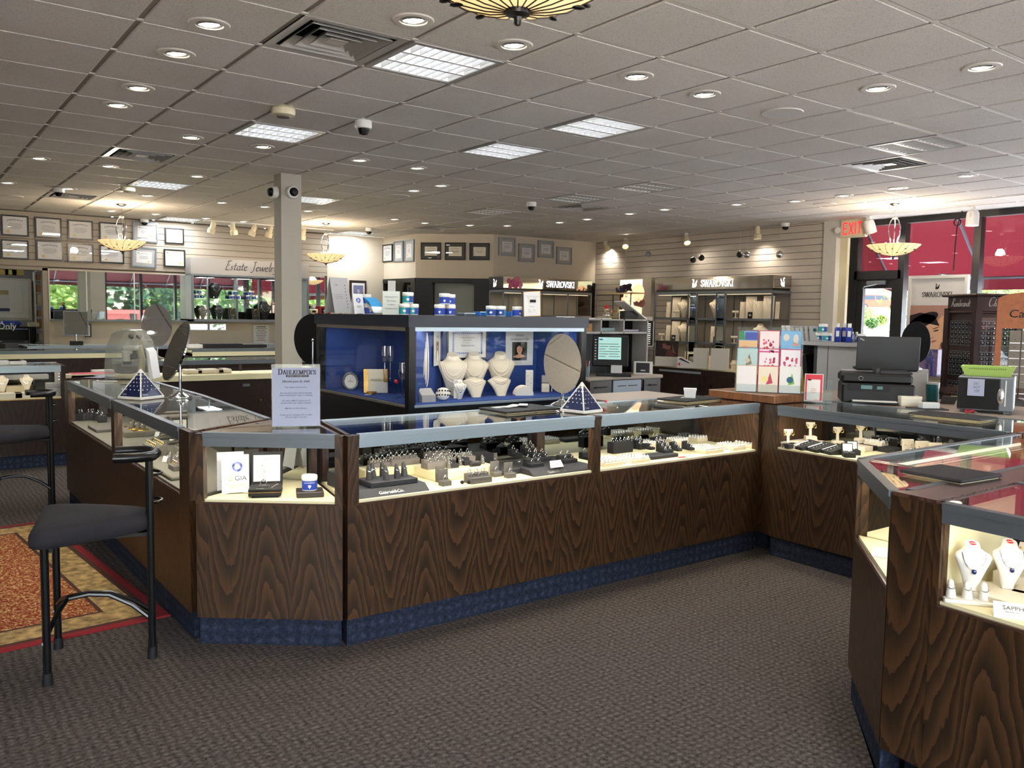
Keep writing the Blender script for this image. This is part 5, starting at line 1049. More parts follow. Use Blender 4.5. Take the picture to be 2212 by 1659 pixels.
for s, z in (('Face masks must be worn.', .185), ('All customer jewelry will be sanitized\nbefore evaluating for repair or cleaning.', .153), ('All watches MUST sanitize for 10\nminutes before we replace a battery.', .117), ('Maintain six feet distance.', .087), ('Thank you for shopping with us today.\nWe are happy to see you!', .051)): tl(t, s, z, .0094, 'navy_print', sp=1.12)
# diamond grading pyramids
def pyramid(label, p, s, h, rz, wl, wr):
    t = thing('grading_pyramid', label, 'display pyramid', p, rz, 'navy diamond grading pyramids'); a = s/2
    b = B(); b.box(-a, a, -a, a, 0, .016, .002); b.build('base', 'white_plastic', t)
    c = a*.93; b = B(); b.add([(-c,-c,.016),(c,-c,.016),(c,c,.016),(-c,c,.016),(0,0,h)], [(0,1,4),(1,2,4),(2,3,4),(3,0,4),(3,2,1,0)]); b.build('faces', 'pyramid_blue', t, smooth=0)
    b = B()
    for sx, sy in ((1,1),(1,-1),(-1,1),(-1,-1)): b.tube([(sx*c,sy*c,.016),(0,0,h)], .0045, 6)
    b.lathe([(.016,h-.022),(.012,h-.004),(.0001,h+.004)], 4); b.build('edge_trim', 'white_plastic', t)
    tilt = math.atan2(c, h-.016); L_ = math.hypot(c, h-.016)
    for k, (rot, w) in enumerate(((0, wr), (-PI/2, wl))):
        F = Matrix.Rotation(rot, 4, 'Z')@Matrix.Translation((0,-c,.016))@Matrix.Rotation(-tilt, 4, 'X'); b = B(F)
        for r in range(5):
            n = 6-r
            for i in range(n): rr = (.0055-.0005*i if k else .0035); b.disc(((i-(n-1)/2)*L_*.20*(1-r*.12)*.9, .045+r*L_*.135), rr, 8, y=-.0012)
        b.build('diamond_dots', 'white_paper', t); text(t, w, .014, 'white_paper', F@Vector((-c*.55,-.0014,.014)), (F.to_3x3()@Matrix.Rotation(PI/2, 3, 'X')).to_euler(), wx=1)
p = top(305, 860); pyramid('navy diamond grading pyramid on the left arm beside the tilted mirror', p, .185, .175, face(p)+PI/4-.02, 'Carat', 'Clarity')
p = top(1256, 889); pyramid('navy diamond grading pyramid in front of the upright oval mirror', p, .172, .165, face(p)+PI/4+.12, 'Cut', 'Carat')
# counter mirrors
def cmirror(label, p, rz, rx_, rz_, hc, tilt, roll=0, base=.075, frame='chrome', back='mirror', pole='chrome', sq=False):
    t = thing('counter_mirror', label, 'mirror', p, rz, 'counter top mirrors')
    b = B(); b.lathe([(.0001,0),(base,0),(base,.006),(base*.8,.016),(base*.35,.028),(.014,.04),(.0001,.042)], 24); b.build('base', pole, t)
    b = B(); b.cyl((0,0,.03), (0,0,hc), .0085, n=14); b.sph((0,0,hc), .016, 10, 8); b.build('pole', pole, t)
    M_ = Matrix.Translation((0,-.022,hc))@Matrix.Rotation(roll, 4, 'Y')@Matrix.Rotation(-tilt, 4, 'X'); n = 40
    O = [(rx_*math.cos(2*PI*k/n), rz_*math.sin(2*PI*k/n)) for k in range(n)] if not sq else [(-rx_,-rz_),(rx_,-rz_),(rx_,rz_),(-rx_,rz_)]
    b = B(M_); b.ext([(x,-.005,z) for x, z in O], (0,.011,0)); b.build('backing', frame if back == 'mirror' else back, t)
    b = B(M_); b.add([(x*.965,-.0062,z*.965) for x, z in O], [tuple(range(len(O)))]); b.build('glass', 'mirror', t)
    if back == 'mirror': b = B(M_); b.add([(x*.965,.0072,z*.965) for x, z in O][::-1], [tuple(range(len(O)))]); b.build('rear_glass', 'mirror', t)
    else: b = B(M_); b.lathe([(.045,.006),(.04,.02),(.0001,.024)], 20, axis='y', sx=1); b.build('pivot_hub', 'chrome', t)
    return t
p = top(1214, 876); cmirror('upright oval chrome mirror on the middle counter before the blue showcase', p, face(p)-.1, .112, .185, .255, .33, -.12)
p = top(390, 858); cmirror('tilted oval chrome mirror turned edge on, on the left arm counter', p, face(p)-1.12, .115, .19, .285, .36, .0, .072)
# plastic covered microscope
p = top(282, 816); t = thing('microscope', 'microscope under a clear plastic dust cover at the far end of the left arm', 'microscope', p, face(p)-.3)
b = B(); b.box(-.09, .10, -.10, .12, 0, .035, .01); b.build('foot', 'cream_plastic', t)
b = B(); b.tube([(.06,.07,.03),(.065,.08,.15),(.05,.06,.25)], .026, 10); b.build('column', 'cream_plastic', t)
b = B(); b.box(-.05, .06, -.04, .06, .215, .255, .012); b.cyl((-.02,-.01,.13), (-.02,-.01,.215), .034, .04, n=18); hd = b.build('head', 'white_plastic', t)
b = B(); b.cyl((-.02,-.01,.105), (-.02,-.01,.16), .032, n=18); b.build('objective', 'black_plastic', hd)
for s in (-1, 1): b = B(); b.cyl((-.0+s*.03,-.0,.25), (.05+s*.03,-.03,.325), .018, .02, n=12); b.build('eyepiece', 'white_plastic', hd); b = B(); b.cyl((.045+s*.03,-.027,.318), (.055+s*.03,-.033,.334), .021, n=12); b.build('eye_cup', 'black_plastic', hd)
b = B(); b.cyl((.02,-.055,.17), (.06,-.05,.17), .022, n=14); b.cyl((.055,.11,.17), (.09,.11,.17), .02, n=14); b.build('focus_knob', 'black_plastic', t)
b = B(); b.box(-.06, .03, -.06, .02, .038, .046); b.build('stage', 'black_plastic', t)
O = [(-.15,0),(.17,0),(.165,.16),(.135,.29),(.07,.375),(-.02,.385),(-.09,.35),(-.135,.25),(-.15,.12)]; b = B()
b.ext([(x,-.13,z) for x, z in O], (0,.27,0)); cv = b.build('dust_cover', 'plastic_cover', t, 'clear plastic dust cover', smooth=50)
b = B(); b.ext([(.17,-.10,0),(.20,-.10,0),(.17,-.10,.21),(.145,-.10,.24)], (0,.2,0)); solo('white_box', 'white slanted box leaning behind the covered microscope', 'box', b, 'white_paper', None, (p.x, p.y, p.z), face(p)-.3)
b = B(); b.tube([(0,0,.003),(-.05,-.03,.003),(-.06,-.11,.003),(-.02,-.20,.003)], .004, 6); q = top(212, 822); solo('power_cable', 'short white cord lying on the glass left of the pyramid', 'cord', b, 'white_plastic', None, q, .6)
for k, (x, y, w, d, m) in enumerate(((200,806,.34,.2,'pink'),(250,812,.25,.2,'white_paper'),(222,815,.22,.16,'sheet_blue'))): q = top(x, y); b = B(); b.box(-w/2, w/2, -d/2, d/2, .0012*k, .0012*k+.001); solo('loose_papers', ('reddish','white','bluish')[k]+' sheet of paper beside the covered microscope', 'paper', b, m, None, q, .3*k)
# leather pads
def pad(label, p, w, d, rz, m='black_velvet'):
    t = thing('counter_pad', label, 'counter pad', p, rz, 'black counter pads'); b = B(); b.box(-w/2, w/2, -d/2, d/2, .003, .015, .005); b.build('top', m, t); b = B(); b.box(-w/2+.01, w/2-.01, -d/2+.01, d/2-.01, 0, .004); b.build('lining', 'beige_leather', t); return t
p = top(1122, 886); pad('black counter pad with white cards on it, left of the upright oval mirror', p, .40, .26, .05)
for k in range(4): b = B(); b.box(-.045, .045, -.025, .025, 0, .003); solo('white_card', 'white card lying on the black counter pad, %s of four' % ORD[k], 'card', b, 'white_paper', 'cards on the counter pad', (p.x-.10+.05*k, p.y+.05-.02*(k % 2), p.z+.0155+.0032*k), .3*k)
p = top(1490, 864); pad('black counter pad holding a white box, before the greeting card rack', p, .40, .24, .12)
b = B(); b.ext([(-.035,-.025,0),(.035,-.025,0),(.04,-.028,.055),(-.04,-.028,.055)], (0,.055,0)); o = solo('white_gift_box', 'white open gift box on the pad before the greeting card rack', 'box', b, 'white_paper', None, (p.x-.0, p.y-.0, p.z+.0155), face(p)); b = B(); b.box(-.042, .042, -.031, .03, .05, .062); b.build('lid', 'white_paper', o)
for k in range(3): b = B(); b.tube([(.012*math.cos(a), .008*math.sin(a), .003) for a in [2*PI*i/10 for i in range(10)]], .003, 5, closed=True); solo('loose_chain', 'small silver loop lying on the pad left of the white gift box, %s' % ORD[k], 'jewellery', b, 'silver', None, (p.x-.10+.03*k, p.y-.02+.02*k, p.z+.0155))
for k, q in enumerate((top(1308, 884), )):
    t = thing('crystal_figurine', 'small clear and red crystal figurine beside the right pyramid', 'figurine', q); b = B(); b.sph((0,0,.014), .014, 8, 6); b.sph((0,0,.034), .010, 8, 6); b.build('body', 'crystal', t); b = B(); b.lathe([(.009,.04),(.004,.052),(.0001,.056)], 8); b.build('hat', 'red_paint', t)
p = top(2052, 1028); pad('large black leather pad on the right foreground glass', p, .25, .23, -.08, 'charcoal')
p = top(2056, 901); pad('flat black pad on the right arm glass beside the printer', p, .22, .40, .03, 'charcoal')
# ================================================================ blue showcase island
TX0, TX1, TY0, TY1, TZ = 2.606, 4.07, 4.60, 6.01, 1.495
tw = thing('showcase_tower', 'square black showcase island lined in blue fabric behind the middle counter', 'showcase', ((TX0+TX1)/2, (TY0+TY1)/2, 0)); ox, oy = (TX0+TX1)/2, (TY0+TY1)/2
def tb(name, m, boxes, lab=None, bv=0): 
    b = B(Matrix.Translation((-ox,-oy,0)))
    for q in boxes: b.box(*q, bv)
    return b.build(name, m, tw, lab)
FZ = .935
tb('plinth', 'black_laminate', [(TX0,TX1,TY0,TY1,0,FZ-.025)]); tb('top', 'navy_lacquer', [(TX0-.01,TX1+.01,TY0-.01,TY1+.01,TZ-.075,TZ)])
for q in ((TX0,TX0+.05,TY0,TY0+.05),(TX1-.05,TX1,TY0,TY0+.05),(TX0,TX0+.05,TY1-.05,TY1),(TX1-.05,TX1,TY1-.05,TY1)): tb('corner_post', 'black_laminate', [(*q,FZ-.025,TZ-.075)])
BX, BY = TX0+.55, TY0+.52
tb('blue_back', 'blue_fabric', [(BX,TX1-.03,BY,BY+.02,FZ,TZ-.08),(BX,BX+.02,BY,TY1-.05,FZ,TZ-.08)]); tb('blue_floor', 'blue_fabric', [(TX0+.02,TX1-.02,TY0+.02,BY+.02,FZ-.025,FZ),(TX0+.02,BX+.02,BY+.02,TY1-.05,FZ-.025,FZ)])
tb('blue_end', 'blue_fabric', [(TX1-.05,TX1-.03,TY0+.05,BY,FZ,TZ-.08),(TX0+.05,BX,TY1-.07,TY1-.05,FZ,TZ-.08)]); b = B(Matrix.Translation((-ox,-oy,0))); b.prism([(TX0+.05,TY0+.06),(TX0+.06,TY0+.05),(BX+.01,BY),(BX,BY+.01)], FZ, TZ-.08); b.build('blue_divider', 'blue_fabric', tw)
tb('front_track', 'aluminium', [(TX0+.04,TX1-.03,TY0-.006,TY0+.012,TZ-.10,TZ-.075),(TX0+.04,TX1-.03,TY0-.006,TY0+.012,FZ-.02,FZ-.004)]); tb('side_track', 'taupe', [(TX0-.006,TX0+.012,TY0+.05,TY1-.02,TZ-.10,TZ-.075),(TX0-.006,TX0+.012,TY0+.05,TY1-.02,FZ-.02,FZ-.004)])
tb('front_glass', 'glass_front', [(TX0+.05,TX1-.05,TY0+.004,TY0+.008,FZ-.004,TZ-.1)]); tb('side_glass', 'glass_front', [(TX0+.004,TX0+.008,TY0+.05,TY1-.05,FZ-.004,TZ-.1)])
for c, sx, sy, e in (((ox, TY0+.10, TZ-.082), 1.2, .05, 5), ((TX0+.1, (BY+TY1)/2-.2, TZ-.082), .05, 1.0, 1.6)):
    la = bpy.data.lights.new('showcase', 'AREA'); la.shape = 'RECTANGLE'; la.size = sx; la.size_y = sy; la.energy = e*.5; la.color = (1, .96, .88); lo = bpy.data.objects.new('showcase', la); COL.objects.link(lo); lo.location = c
def ty(px, py, y): return ay(px, py, y)
def onfloor(px, y): p = ay(px, 850, y); return (p.x, y, FZ+.001)
for k, (px, s) in enumerate(((979,(.085,.105,.125)),(1024,(.095,.125)),(1081,(.075,.10)))):
    q = onfloor(px, 5.0-.05*(k == 0)); bust('tall cream bust with pearl strands in the blue showcase, %s of three' % ORD[k], q, face(q)+.15, s, 'cream_leather', 1.14, .0)
for k, px in enumerate((1032, 1086)): q = onfloor(px, 4.80); bust('low lying cream bust with pearl strands, %s before the tall ones' % ('left','right')[k], q, face(q)+.35, (.07,.09), 'cream_leather', .95, -.62, low=True)
q = onfloor(994, 4.74); bust('small white bust with a thin pendant before the tall busts', q, face(q)+.2, (.09,), 'white_leather', .48, 0, 'silver', nm='silver'); q = onfloor(988, 4.82); cardstand('white pendant card behind the small white bust', (1900,900), .05, .12, DK, face_=face(q), m='white_leather').location = q
q = onfloor(957, 4.72); t = thing('bracelet_pillow', 'small white pillow wearing two dark bead bracelets in the blue showcase', 'display pillow', (q[0],q[1],FZ+.002), face(q)); b = B(Matrix.Translation((0,0,.045))@Matrix.Rotation(-.35, 4, 'X')); b.sph((0,0,0), .05, 14, 10, (1,.5,.85)); b.build('pillow', 'white_leather', t, smooth=80)
for z in (-.013, .015):
    b = B(Matrix.Translation((0,0,.045))@Matrix.Rotation(-.35, 4, 'X'))
    for i in range(15): a = 2*PI*i/15; b.sph((.047*math.cos(a), .026*math.sin(a), z), .0058, 6, 5)
    b.build('bead_bracelet', 'black_plastic', t)
q = onfloor(922, 4.72); t = thing('earring_box', 'grey leather earring box with a raised lid at the left of the blue showcase', 'jewellery box', (q[0],q[1],FZ), face(q)+.5); b = B(); b.ext([(-.05,-.03,0),(-.05,.05,0),(-.05,.05,.07),(-.05,-.03,.045)], (.1,0,0)); b.build('box', 'gray_laminate', t); b = B(Matrix.Translation((0,.05,.07))@Matrix.Rotation(.62, 4, 'X')); b.box(-.052, .052, -.085, .0, 0, .022, .004); b.build('lid', 'gray_laminate', t)
q = onfloor(1130, 4.80); t = thing('bracelet_drum', 'white half drum draped with pearl bracelets in the blue showcase', 'bracelet display', (q[0],q[1],FZ), face(q)+.25); b = B(); P = [(.065*math.cos(PI*i/14), .065*math.sin(PI*i/14)) for i in range(15)]; b.ext([(x,-.04,z) for x, z in P], (0,.09,0)); b.build('drum', 'white_leather', t)
for i in range(4): b = B(); b.tube([(.0675*math.cos(a), -.03+.022*i, .0675*math.sin(a)+.001) for a in [PI*(j+.5)/15 for j in range(15)]], .003, 5); b.build('pearl_bracelet', 'pearl', t)
q = onfloor(1143, 4.90); t = thing('earring_board', 'tall white board of stud earrings behind the bracelet drum', 'earring card', (q[0],q[1],FZ), face(q)); b = B(); b.box(-.028, .028, 0, .02, 0, .17, .003); b.build('board', 'white_leather', t); b = B(); [b.sph((-.012+.024*(i % 2), -.003, .02+.018*i), .004, 6, 4) for i in range(8)]; b.build('stud_earring', 'silver', t)
for k, px in enumerate((1178, 1199)): q = onfloor(px, 4.92); t = thing('earring_box', 'open white earring box at the right of the blue showcase, %s' % ('left one','right one by the mirror')[k], 'jewellery box', (q[0],q[1],FZ), face(q)); b = B(); b.box(-.03, .03, -.02, .02, 0, .065, .004); b.build('box', 'cream_leather', t); b = B(); b.box(-.031, .031, .008, .026, .068, .125, .004); b.build('lid', 'gray_laminate', t); b = B(); [b.sph((s*.012,-.023,.035), .0055, 6, 4) for s in (-1, 1)]; b.build('pearl_stud', 'pearl', t)
def sheetpx(x0, x1, y0, y1, y): a = ay(x0, y1, y); c = ay(x1, y0, y); return a, c
# certificates and prints inside
a, c = sheetpx(965, 1052, 704, 777, BY-.012); t = thing('framed_certificate', 'black framed completion certificate with a blue scalloped border in the blue showcase', 'certificate', ((a.x+c.x)/2, BY-.012, a.z)); w, h = c.x-a.x, min(c.z, TZ-.09)-a.z
b = B(); b.box(-w/2, w/2, -.004, .010, 0, h, .002); b.build('frame', 'black_frame', t); b = B(); b.box(-w/2+.012, w/2-.012, -.006, -.003, .012, h-.008); b.build('sheet', 'white_paper', t); b = B()
for i in range(15):
    for z in (.045, h-.035): b.disc(((i-7)*(w-.1)/14, z), .0085, 8, y=-.0066)
for i in range(10):
    for s in (-1, 1): b.disc((s*(w/2-.05), .045+(h-.08)*i/9), .0085, 8, y=-.0066)
b.build('scalloped_border', 'navy_print2', t); text(t, 'Certificate of Completion', .012, 'ink_soft', (0,-.0068,h*.70)); text(t, 'PEARLS AS ONE', .016, 'navy_print', (0,-.0068,h*.44)); text(t, 'presented in recognition', .008, 'ink_soft', (0,-.0068,h*.62)); b = B(); b.box(-.05,.05,-.0068,-.0064,h*.53,h*.53+.001); b.box(-.04,.04,-.0068,-.0064,h*.3,h*.3+.001); b.build('rule', 'ink_soft', t)
a, c = sheetpx(1092, 1152, 711, 790, BY-.004); t = thing('graduation_poster', 'white graduation gift sheet with a portrait photo in the blue showcase', 'poster', ((a.x+c.x)/2, BY-.004, a.z)); w, h = c.x-a.x, min(c.z, TZ-.1)-a.z; b = B(); b.box(-w/2, w/2, -.0012, .003, 0, h); b.build('sheet', 'white_paper', t)
text(t, 'Classic', .027, 'ink_soft', (0,-.0015,h*.855)); text(t, 'Graduation Gift', .027, 'ink_soft', (0,-.0015,h*.74))
def portrait(b, x, z, w, h, y, hair='2b1a16', skin='d9a384', bg='3a3f38', dress='0d0d10', side=1):
    """head and shoulders picture made of flat printed shapes"""
    b.col = bg; b.rect(x-w/2, x+w/2, z, z+h, y); k = .0003
    b.col = hair; b.disc((x,z+h*.62), w*.30, 18, 1, 1.25, y-k); b.disc((x-.16*w,z+h*.42), w*.17, 12, 1, 1.5, y-k); b.disc((x+.18*w,z+h*.42), w*.18, 12, 1, 1.5, y-k)
    b.col = skin; b.poly([(x-.09*w,y-2*k,z+h*.5),(x-.08*w,y-2*k,z+h*.34),(x-.42*w,y-2*k,z+h*.22),(x-.46*w,y-2*k,z),(x+.46*w,y-2*k,z),(x+.42*w,y-2*k,z+h*.22),(x+.10*w,y-2*k,z+h*.34),(x+.09*w,y-2*k,z+h*.5)])
    b.disc((x-.01*w*side,z+h*.60), w*.19, 18, 1, 1.3, y-3*k)
    b.col = dress; b.poly([(x-.47*w,y-3*k,z),(x-.44*w,y-3*k,z+h*.2),(x-.1*w,y-3*k,z+h*.12),(x+.1*w,y-3*k,z+h*.15),(x+.44*w,y-3*k,z+h*.21),(x+.47*w,y-3*k,z)])
    b.col = hair; b.poly([(x-.2*w,y-4*k,z+h*.70),(x-.02*w,y-4*k,z+h*.80),(x+.2*w,y-4*k,z+h*.66),(x+.1*w,y-4*k,z+h*.86),(x-.12*w,y-4*k,z+h*.86)])
    for s in (-1, 1): b.col = '2a1d18'; b.disc((x+s*.075*w-.01*w,z+h*.615), w*.022, 8, 1.5, .7, y-4*k)
    b.col = 'b5544c'; b.disc((x-.01*w,z+h*.505), w*.05, 8, 1.2, .4, y-4*k); b.col = 'c48a6c'; b.disc((x-.01*w,z+h*.56), w*.022, 8, 1, 1, y-4*k)
b = B(); portrait(b, 0, h*.14, w*.55, h*.52, -.0016); b.build('portrait_photo', 'print', t)
a, c = sheetpx(928, 946, 710, 793, TY0+.25); t = thing('bride_card', 'narrow white card with a bride picture at the left of the blue showcase', 'poster', (3.045, 4.985, a.z)); w, h = .16, min(c.z, TZ-.1)-a.z
t.rotation_euler = (0, 0, .757); b = B(); b.box(-w/2, w/2, -.002, .002, 0, h); b.build('sheet', 'white_paper', t); b = B(); b.col = 'a58a76'; b.rect(-.035, .035, h*.12, h*.68, -.0026); b.col = 'f0eeea'; b.poly([(-.028,-.003,h*.13),(.028,-.003,h*.13),(.012,-.003,h*.42),(-.012,-.003,h*.42)]); b.col = 'd7a68a'; b.disc((0,h*.54), .012, 10, 1, 1.2, -.003); b.col = '4a3024'; b.disc((0,h*.60), .013, 10, 1, .7, -.0033); b.build('picture', 'print', t); text(t, 'Say Yes!', .020, 'ink_soft', (0,-.003,h*.82))
for k in range(7):
    p = ay(906+2.6*k, 710, 4.79+.0113*k); zt = TZ-.115; dr = .30+.02*(k % 3)+(.06 if k == 6 else 0); b = B(); b.tube([(.012*math.cos(q)*(1 if k < 6 else 1.3), .004*math.sin(q*2), zt-dr/2+dr/2*math.sin(q)) for q in [2*PI*i/26 for i in range(26)]], .0042, 6, closed=True); solo('pearl_strand', 'white pearl strand hanging at the left of the blue showcase, %s from the left' % ORD[k], 'necklace', b, 'pearl', 'hanging pearl strands', (p.x, 4.79+.0113*k, 0))
hk = thing('hook_rail', 'row of small hooks at the upper right of the blue back panel', 'hooks', (0,0,0)); 
for k in range(9): p = ay(1132+11*k, 710, BY-.004); b = B(); b.tube([(p.x,BY,1.395),(p.x,BY-.02,1.395),(p.x,BY-.024,1.402)], .002, 5); b.build('hook', 'silver', hk)
for k in range(5): p = ay(1186+11*k, 712, BY-.02); b = B(); b.tube([(.02*math.cos(q), 0, -.045+.045*math.sin(q)) for q in [2*PI*i/18 for i in range(18)]], .003, 5, closed=True); o = solo('pearl_bracelet', 'pearl bracelet hanging from the hooks behind the oval mirror, %s' % ORD[k], 'bracelet', b, 'pearl', 'bracelets on the hooks', (p.x, BY-.025, 1.395)); b = B(); b.box(-.008, .008, -.001, .001, .0, .012); b.build('tag', 'white_paper', o)
# left bay of the showcase
def lbay(px, x): p = ax(px, 820, x); return (x, p.y, FZ+.001)
q = lbay(757, 2.75); t = thing('photo_frame', 'round silver crystal photo frame in the left bay of the blue showcase', 'photo frame', q, face(q)+.1); M_ = Matrix.Translation((0,0,.062))@Matrix.Rotation(-.2, 4, 'X'); b = B(M_); b.tube([(.052*math.cos(a), 0, .06*math.sin(a)) for a in [2*PI*i/28 for i in range(28)]], .009, 8, closed=True); b.build('rim', 'gray_metal', t); b = B(M_); b.add([(.047*math.cos(2*PI*k/24), 0, .055*math.sin(2*PI*k/24)) for k in range(24)], [tuple(range(24))]); b.build('insert', 'white_paper', t); b = B(M_); b.box(-.02,.02,-.0014,-.0006,-.004,-.001); b.disc((0,.008), .004, 8, y=-.001); b.build('small_mark', 'ink_soft', t)
q = lbay(812, 2.80); t = thing('photo_frame', 'gold glitter sided photo frame in the left bay of the blue showcase', 'photo frame', q, face(q)+.12); M_ = Matrix.Translation((0,0,.0))@Matrix.Rotation(-.15, 4, 'X'); b = B(M_); b.box(-.085,-.055,-.004,.008,.0,.17); b.box(.055,.085,-.004,.008,.0,.17); b.build('side_rail', 'glitter', t); b = B(M_); b.box(-.056,.056,-.002,.006,.0,.17); b.build('insert', 'cream_paper', t); text(t, 'SWAROVSKI', .013, 'ink_soft', M_@Vector((0,-.003,.095)), (PI/2-.15,0,0))
b = B(M_); b.box(.0,.085,-.006,-.0035,.0,.075); b.build('corner_card', 'white_paper', t); q2 = lbay(803, 2.72); b = B(); b.tube([(.03*math.cos(a), .022*math.sin(a), .012) for a in [2*PI*i/20 for i in range(20)]], .009, 4, closed=True); solo('gold_cuff', 'gold glitter cuff bracelet before the gold photo frame', 'bracelet', b, 'glitter', None, q2); b = B(); b.box(-.03,.03,-.02,.02,0,.002); solo('price_card', 'small white card before the gold glitter cuff', 'tag', b, 'white_paper', None, lbay(796, 2.69), .7)
for k, (px, dx) in enumerate(((831,.25),(843,.29),(869,.2),(877,.25))):
    q = lbay(px, TX0+dx); zr = .10 if k < 2 else 0; q = (q[0], q[1], q[2]+zr); t = thing('champagne_flute', 'clear champagne flute with a sparkling stem in the blue showcase, %s from the left' % ORD[k], 'glass', q, 0, 'champagne flutes'); b = B(); b.lathe([(.0001,.115),(.014,.12),(.024,.15),(.026,.18),(.022,.235),(.021,.235),(.024,.18),(.021,.15),(.012,.125),(.0001,.12)], 18); b.build('bowl', 'crystal', t); b = B(); b.cyl((0,0,.006), (0,0,.117), .0045, n=8); b.build('stem', 'silver', t); b = B(); b.lathe([(.0001,0),(.034,0),(.034,.003),(.006,.008),(.0001,.008)], 18); b.build('foot', 'crystal', t)
q = lbay(837, TX0+.27); t = thing('glass_pedestal', 'clear glass cake stand under two champagne flutes', 'stand', q); b = B(); b.lathe([(.0001,.088),(.12,.09),(.12,.097),(.0001,.097)], 28); b.build('plate', 'crystal', t); b = B(); b.lathe([(.05,0),(.05,.004),(.01,.02),(.01,.07),(.03,.089)], 18); b.build('stem', 'crystal', t)
q = lbay(856, TX0+.12); t = thing('crystal_rose', 'red crystal rose on a clear tall stem in the blue showcase', 'figurine', q); b = B(); b.sph((0,0,.115), .013, 8, 6); b.sph((.01,.004,.108), .009, 8, 6); b.build('bloom', 'red_paint', t); b = B(); b.cyl((0,0,.005), (0,0,.105), .003, n=6); b.lathe([(.0001,0),(.022,0),(.02,.004),(.0001,.006)], 14); b.build('stem', 'crystal', t)
# ---- on top of the showcase
JR = {}
def jar(label, loc, rz=0, kind=0, group='jewellery cleaner jars'):
    t = thing('cleaner_jar', label, 'jar', loc, rz, group)
    if kind not in JR:
        b = B(); b.lathe([(.030,0),(.034,.003),(.034,.055),(.0001,.056)], 28); bd = b.mesh('body', 'white_plastic'); b = B(); b.lathe([(.0345,.051),(.036,.053),(.036,.067),(.033,.0705),(.0001,.072)], 28); ld = b.mesh('lid', 'white_plastic')
        b = B(); a0 = -PI; n = 28
        for i in range(n):
            a, c = a0+2*PI*i/n, a0+2*PI*(i+1)/n; r = .0343; b.col = '1b3da0' if kind == 0 else ('22979a' if math.cos((a+c)/2+.6+kind) > -.2 else '1a3f8f'); b.add([(r*math.sin(a),-r*math.cos(a),.006),(r*math.sin(c),-r*math.cos(c),.006),(r*math.sin(c),-r*math.cos(c),.047),(r*math.sin(a),-r*math.cos(a),.047)], [(0,1,2,3)])
        lb = b.mesh('label_band', 'print'); b = B(Matrix.Translation((0,-.0352,0)))
        if kind == 0: b.poly([(-.008,.0,.024),(.0,0,.012),(.008,0,.024),(.005,0,.029),(-.005,0,.029)])
        else: b.disc((0,.026), .008, 12, 1.2)
        JR[kind] = (bd, ld, lb, b.mesh('label_mark', 'white_paper'))
    for n, me in zip(('body','lid','label_band','label_mark'), JR[kind]): o = bpy.data.objects.new(n, me); COL.objects.link(o); o.parent = t
    return t
j = jar('blue and white cleaner jar on the brown block in the corner case', jarpos, face(jarpos)); 
text(j, "DAHLKEMPER'S", .0078, 'white_paper', (0,-.0353,.039), wx=.9)
def ttop(px, y=None, x=None): p = ay(px, 678, y) if y else ax(px, 676, x); return (p.x, p.y, TZ)
def jars(px, y, x, lay, words, kinds):
    for (dx, lv), w, k in zip(lay, words, kinds):
        q = ttop(px+dx, y, x); jar(w, (q[0], q[1], TZ+.0725*lv), face(q), k)
jars(791, None, 2.78, ((-9,0),(9,0),(0,1)), ('blue cleaner jar behind the grey folded cards, left of the lower two','blue cleaner jar behind the grey folded cards, right of the lower two','blue cleaner jar behind the grey folded cards, upper one'), (0,0,0))
jars(883, 4.72, None, ((-9.5,0),(9.5,0),(-2,1)), ('teal cleaner jar beside the catalogue sign, left of the lower two','teal cleaner jar beside the catalogue sign, right of the lower two','teal cleaner jar beside the catalogue sign, upper one'), (1,1,1))
jars(961, 4.70, None, ((-11.5,0),(11.5,0),(-1,1)), ('blue diamond jar at the front of the showcase top, lower left','blue diamond jar at the front of the showcase top, lower right','blue diamond jar at the front of the showcase top, upper one'), (0,0,0))
jars(972, 4.86, None, ((0,1),(0,0)), ('blue jar half hidden behind the upper blue diamond jar','blue jar hidden behind the lower right diamond jar'), (0,0))
jars(1071, 4.72, None, ((-10.5,0),(10.5,0)), ('blue and teal jar pair on the showcase top, left one','blue and teal jar pair on the showcase top, right one'), (2,3))
q = ttop(1117, 4.8); jar('small dark blue jar behind the framed receipt easel', q, 0, 0)
q = ttop(731, None, 2.74); t = tent('grading_chart', 'large grey folded grading chart standing on the showcase top', (q[0], q[1], TZ), face(q)+.75, .18, .27, .06, 'folder', None, 'gray_laminate'); text(t, 'GIA', .02, 'ink_soft', (-.04,-.0195,.215), (PI/2-.218,0,0)); text(t, 'carat  colour  clarity  cut\nreport  weight  grade\nproportions  polish', .0085, 'ink_soft', (-.03,-.038,.13), (PI/2-.218,0,0), sp=1.6); b = B(Matrix.Translation((0,-.061,0))@Matrix.Rotation(-.218, 4, 'X')); [b.disc((.05,.05+.024*i), .0045, 6, y=-.001) for i in range(8)]; b.build('dots', 'ink', t)
q = ttop(772, None, 2.70); t = tent('grading_folder', 'small white folded card with a printed diamond on the showcase top', (q[0], q[1], TZ), face(q)+.6, .085, .145, .03, 'folder', None, 'white_paper'); M_ = Matrix.Translation((0,-.0315,0))@Matrix.Rotation(-.204, 4, 'X'); b = B(M_); diamond_print(b, 0, .10, .022, 0); b.build('diamond_print', 'print', t); text(t, 'GIA', .02, 'ink_soft', M_@Vector((0,-.0006,.055)), (PI/2-.2,0,0))
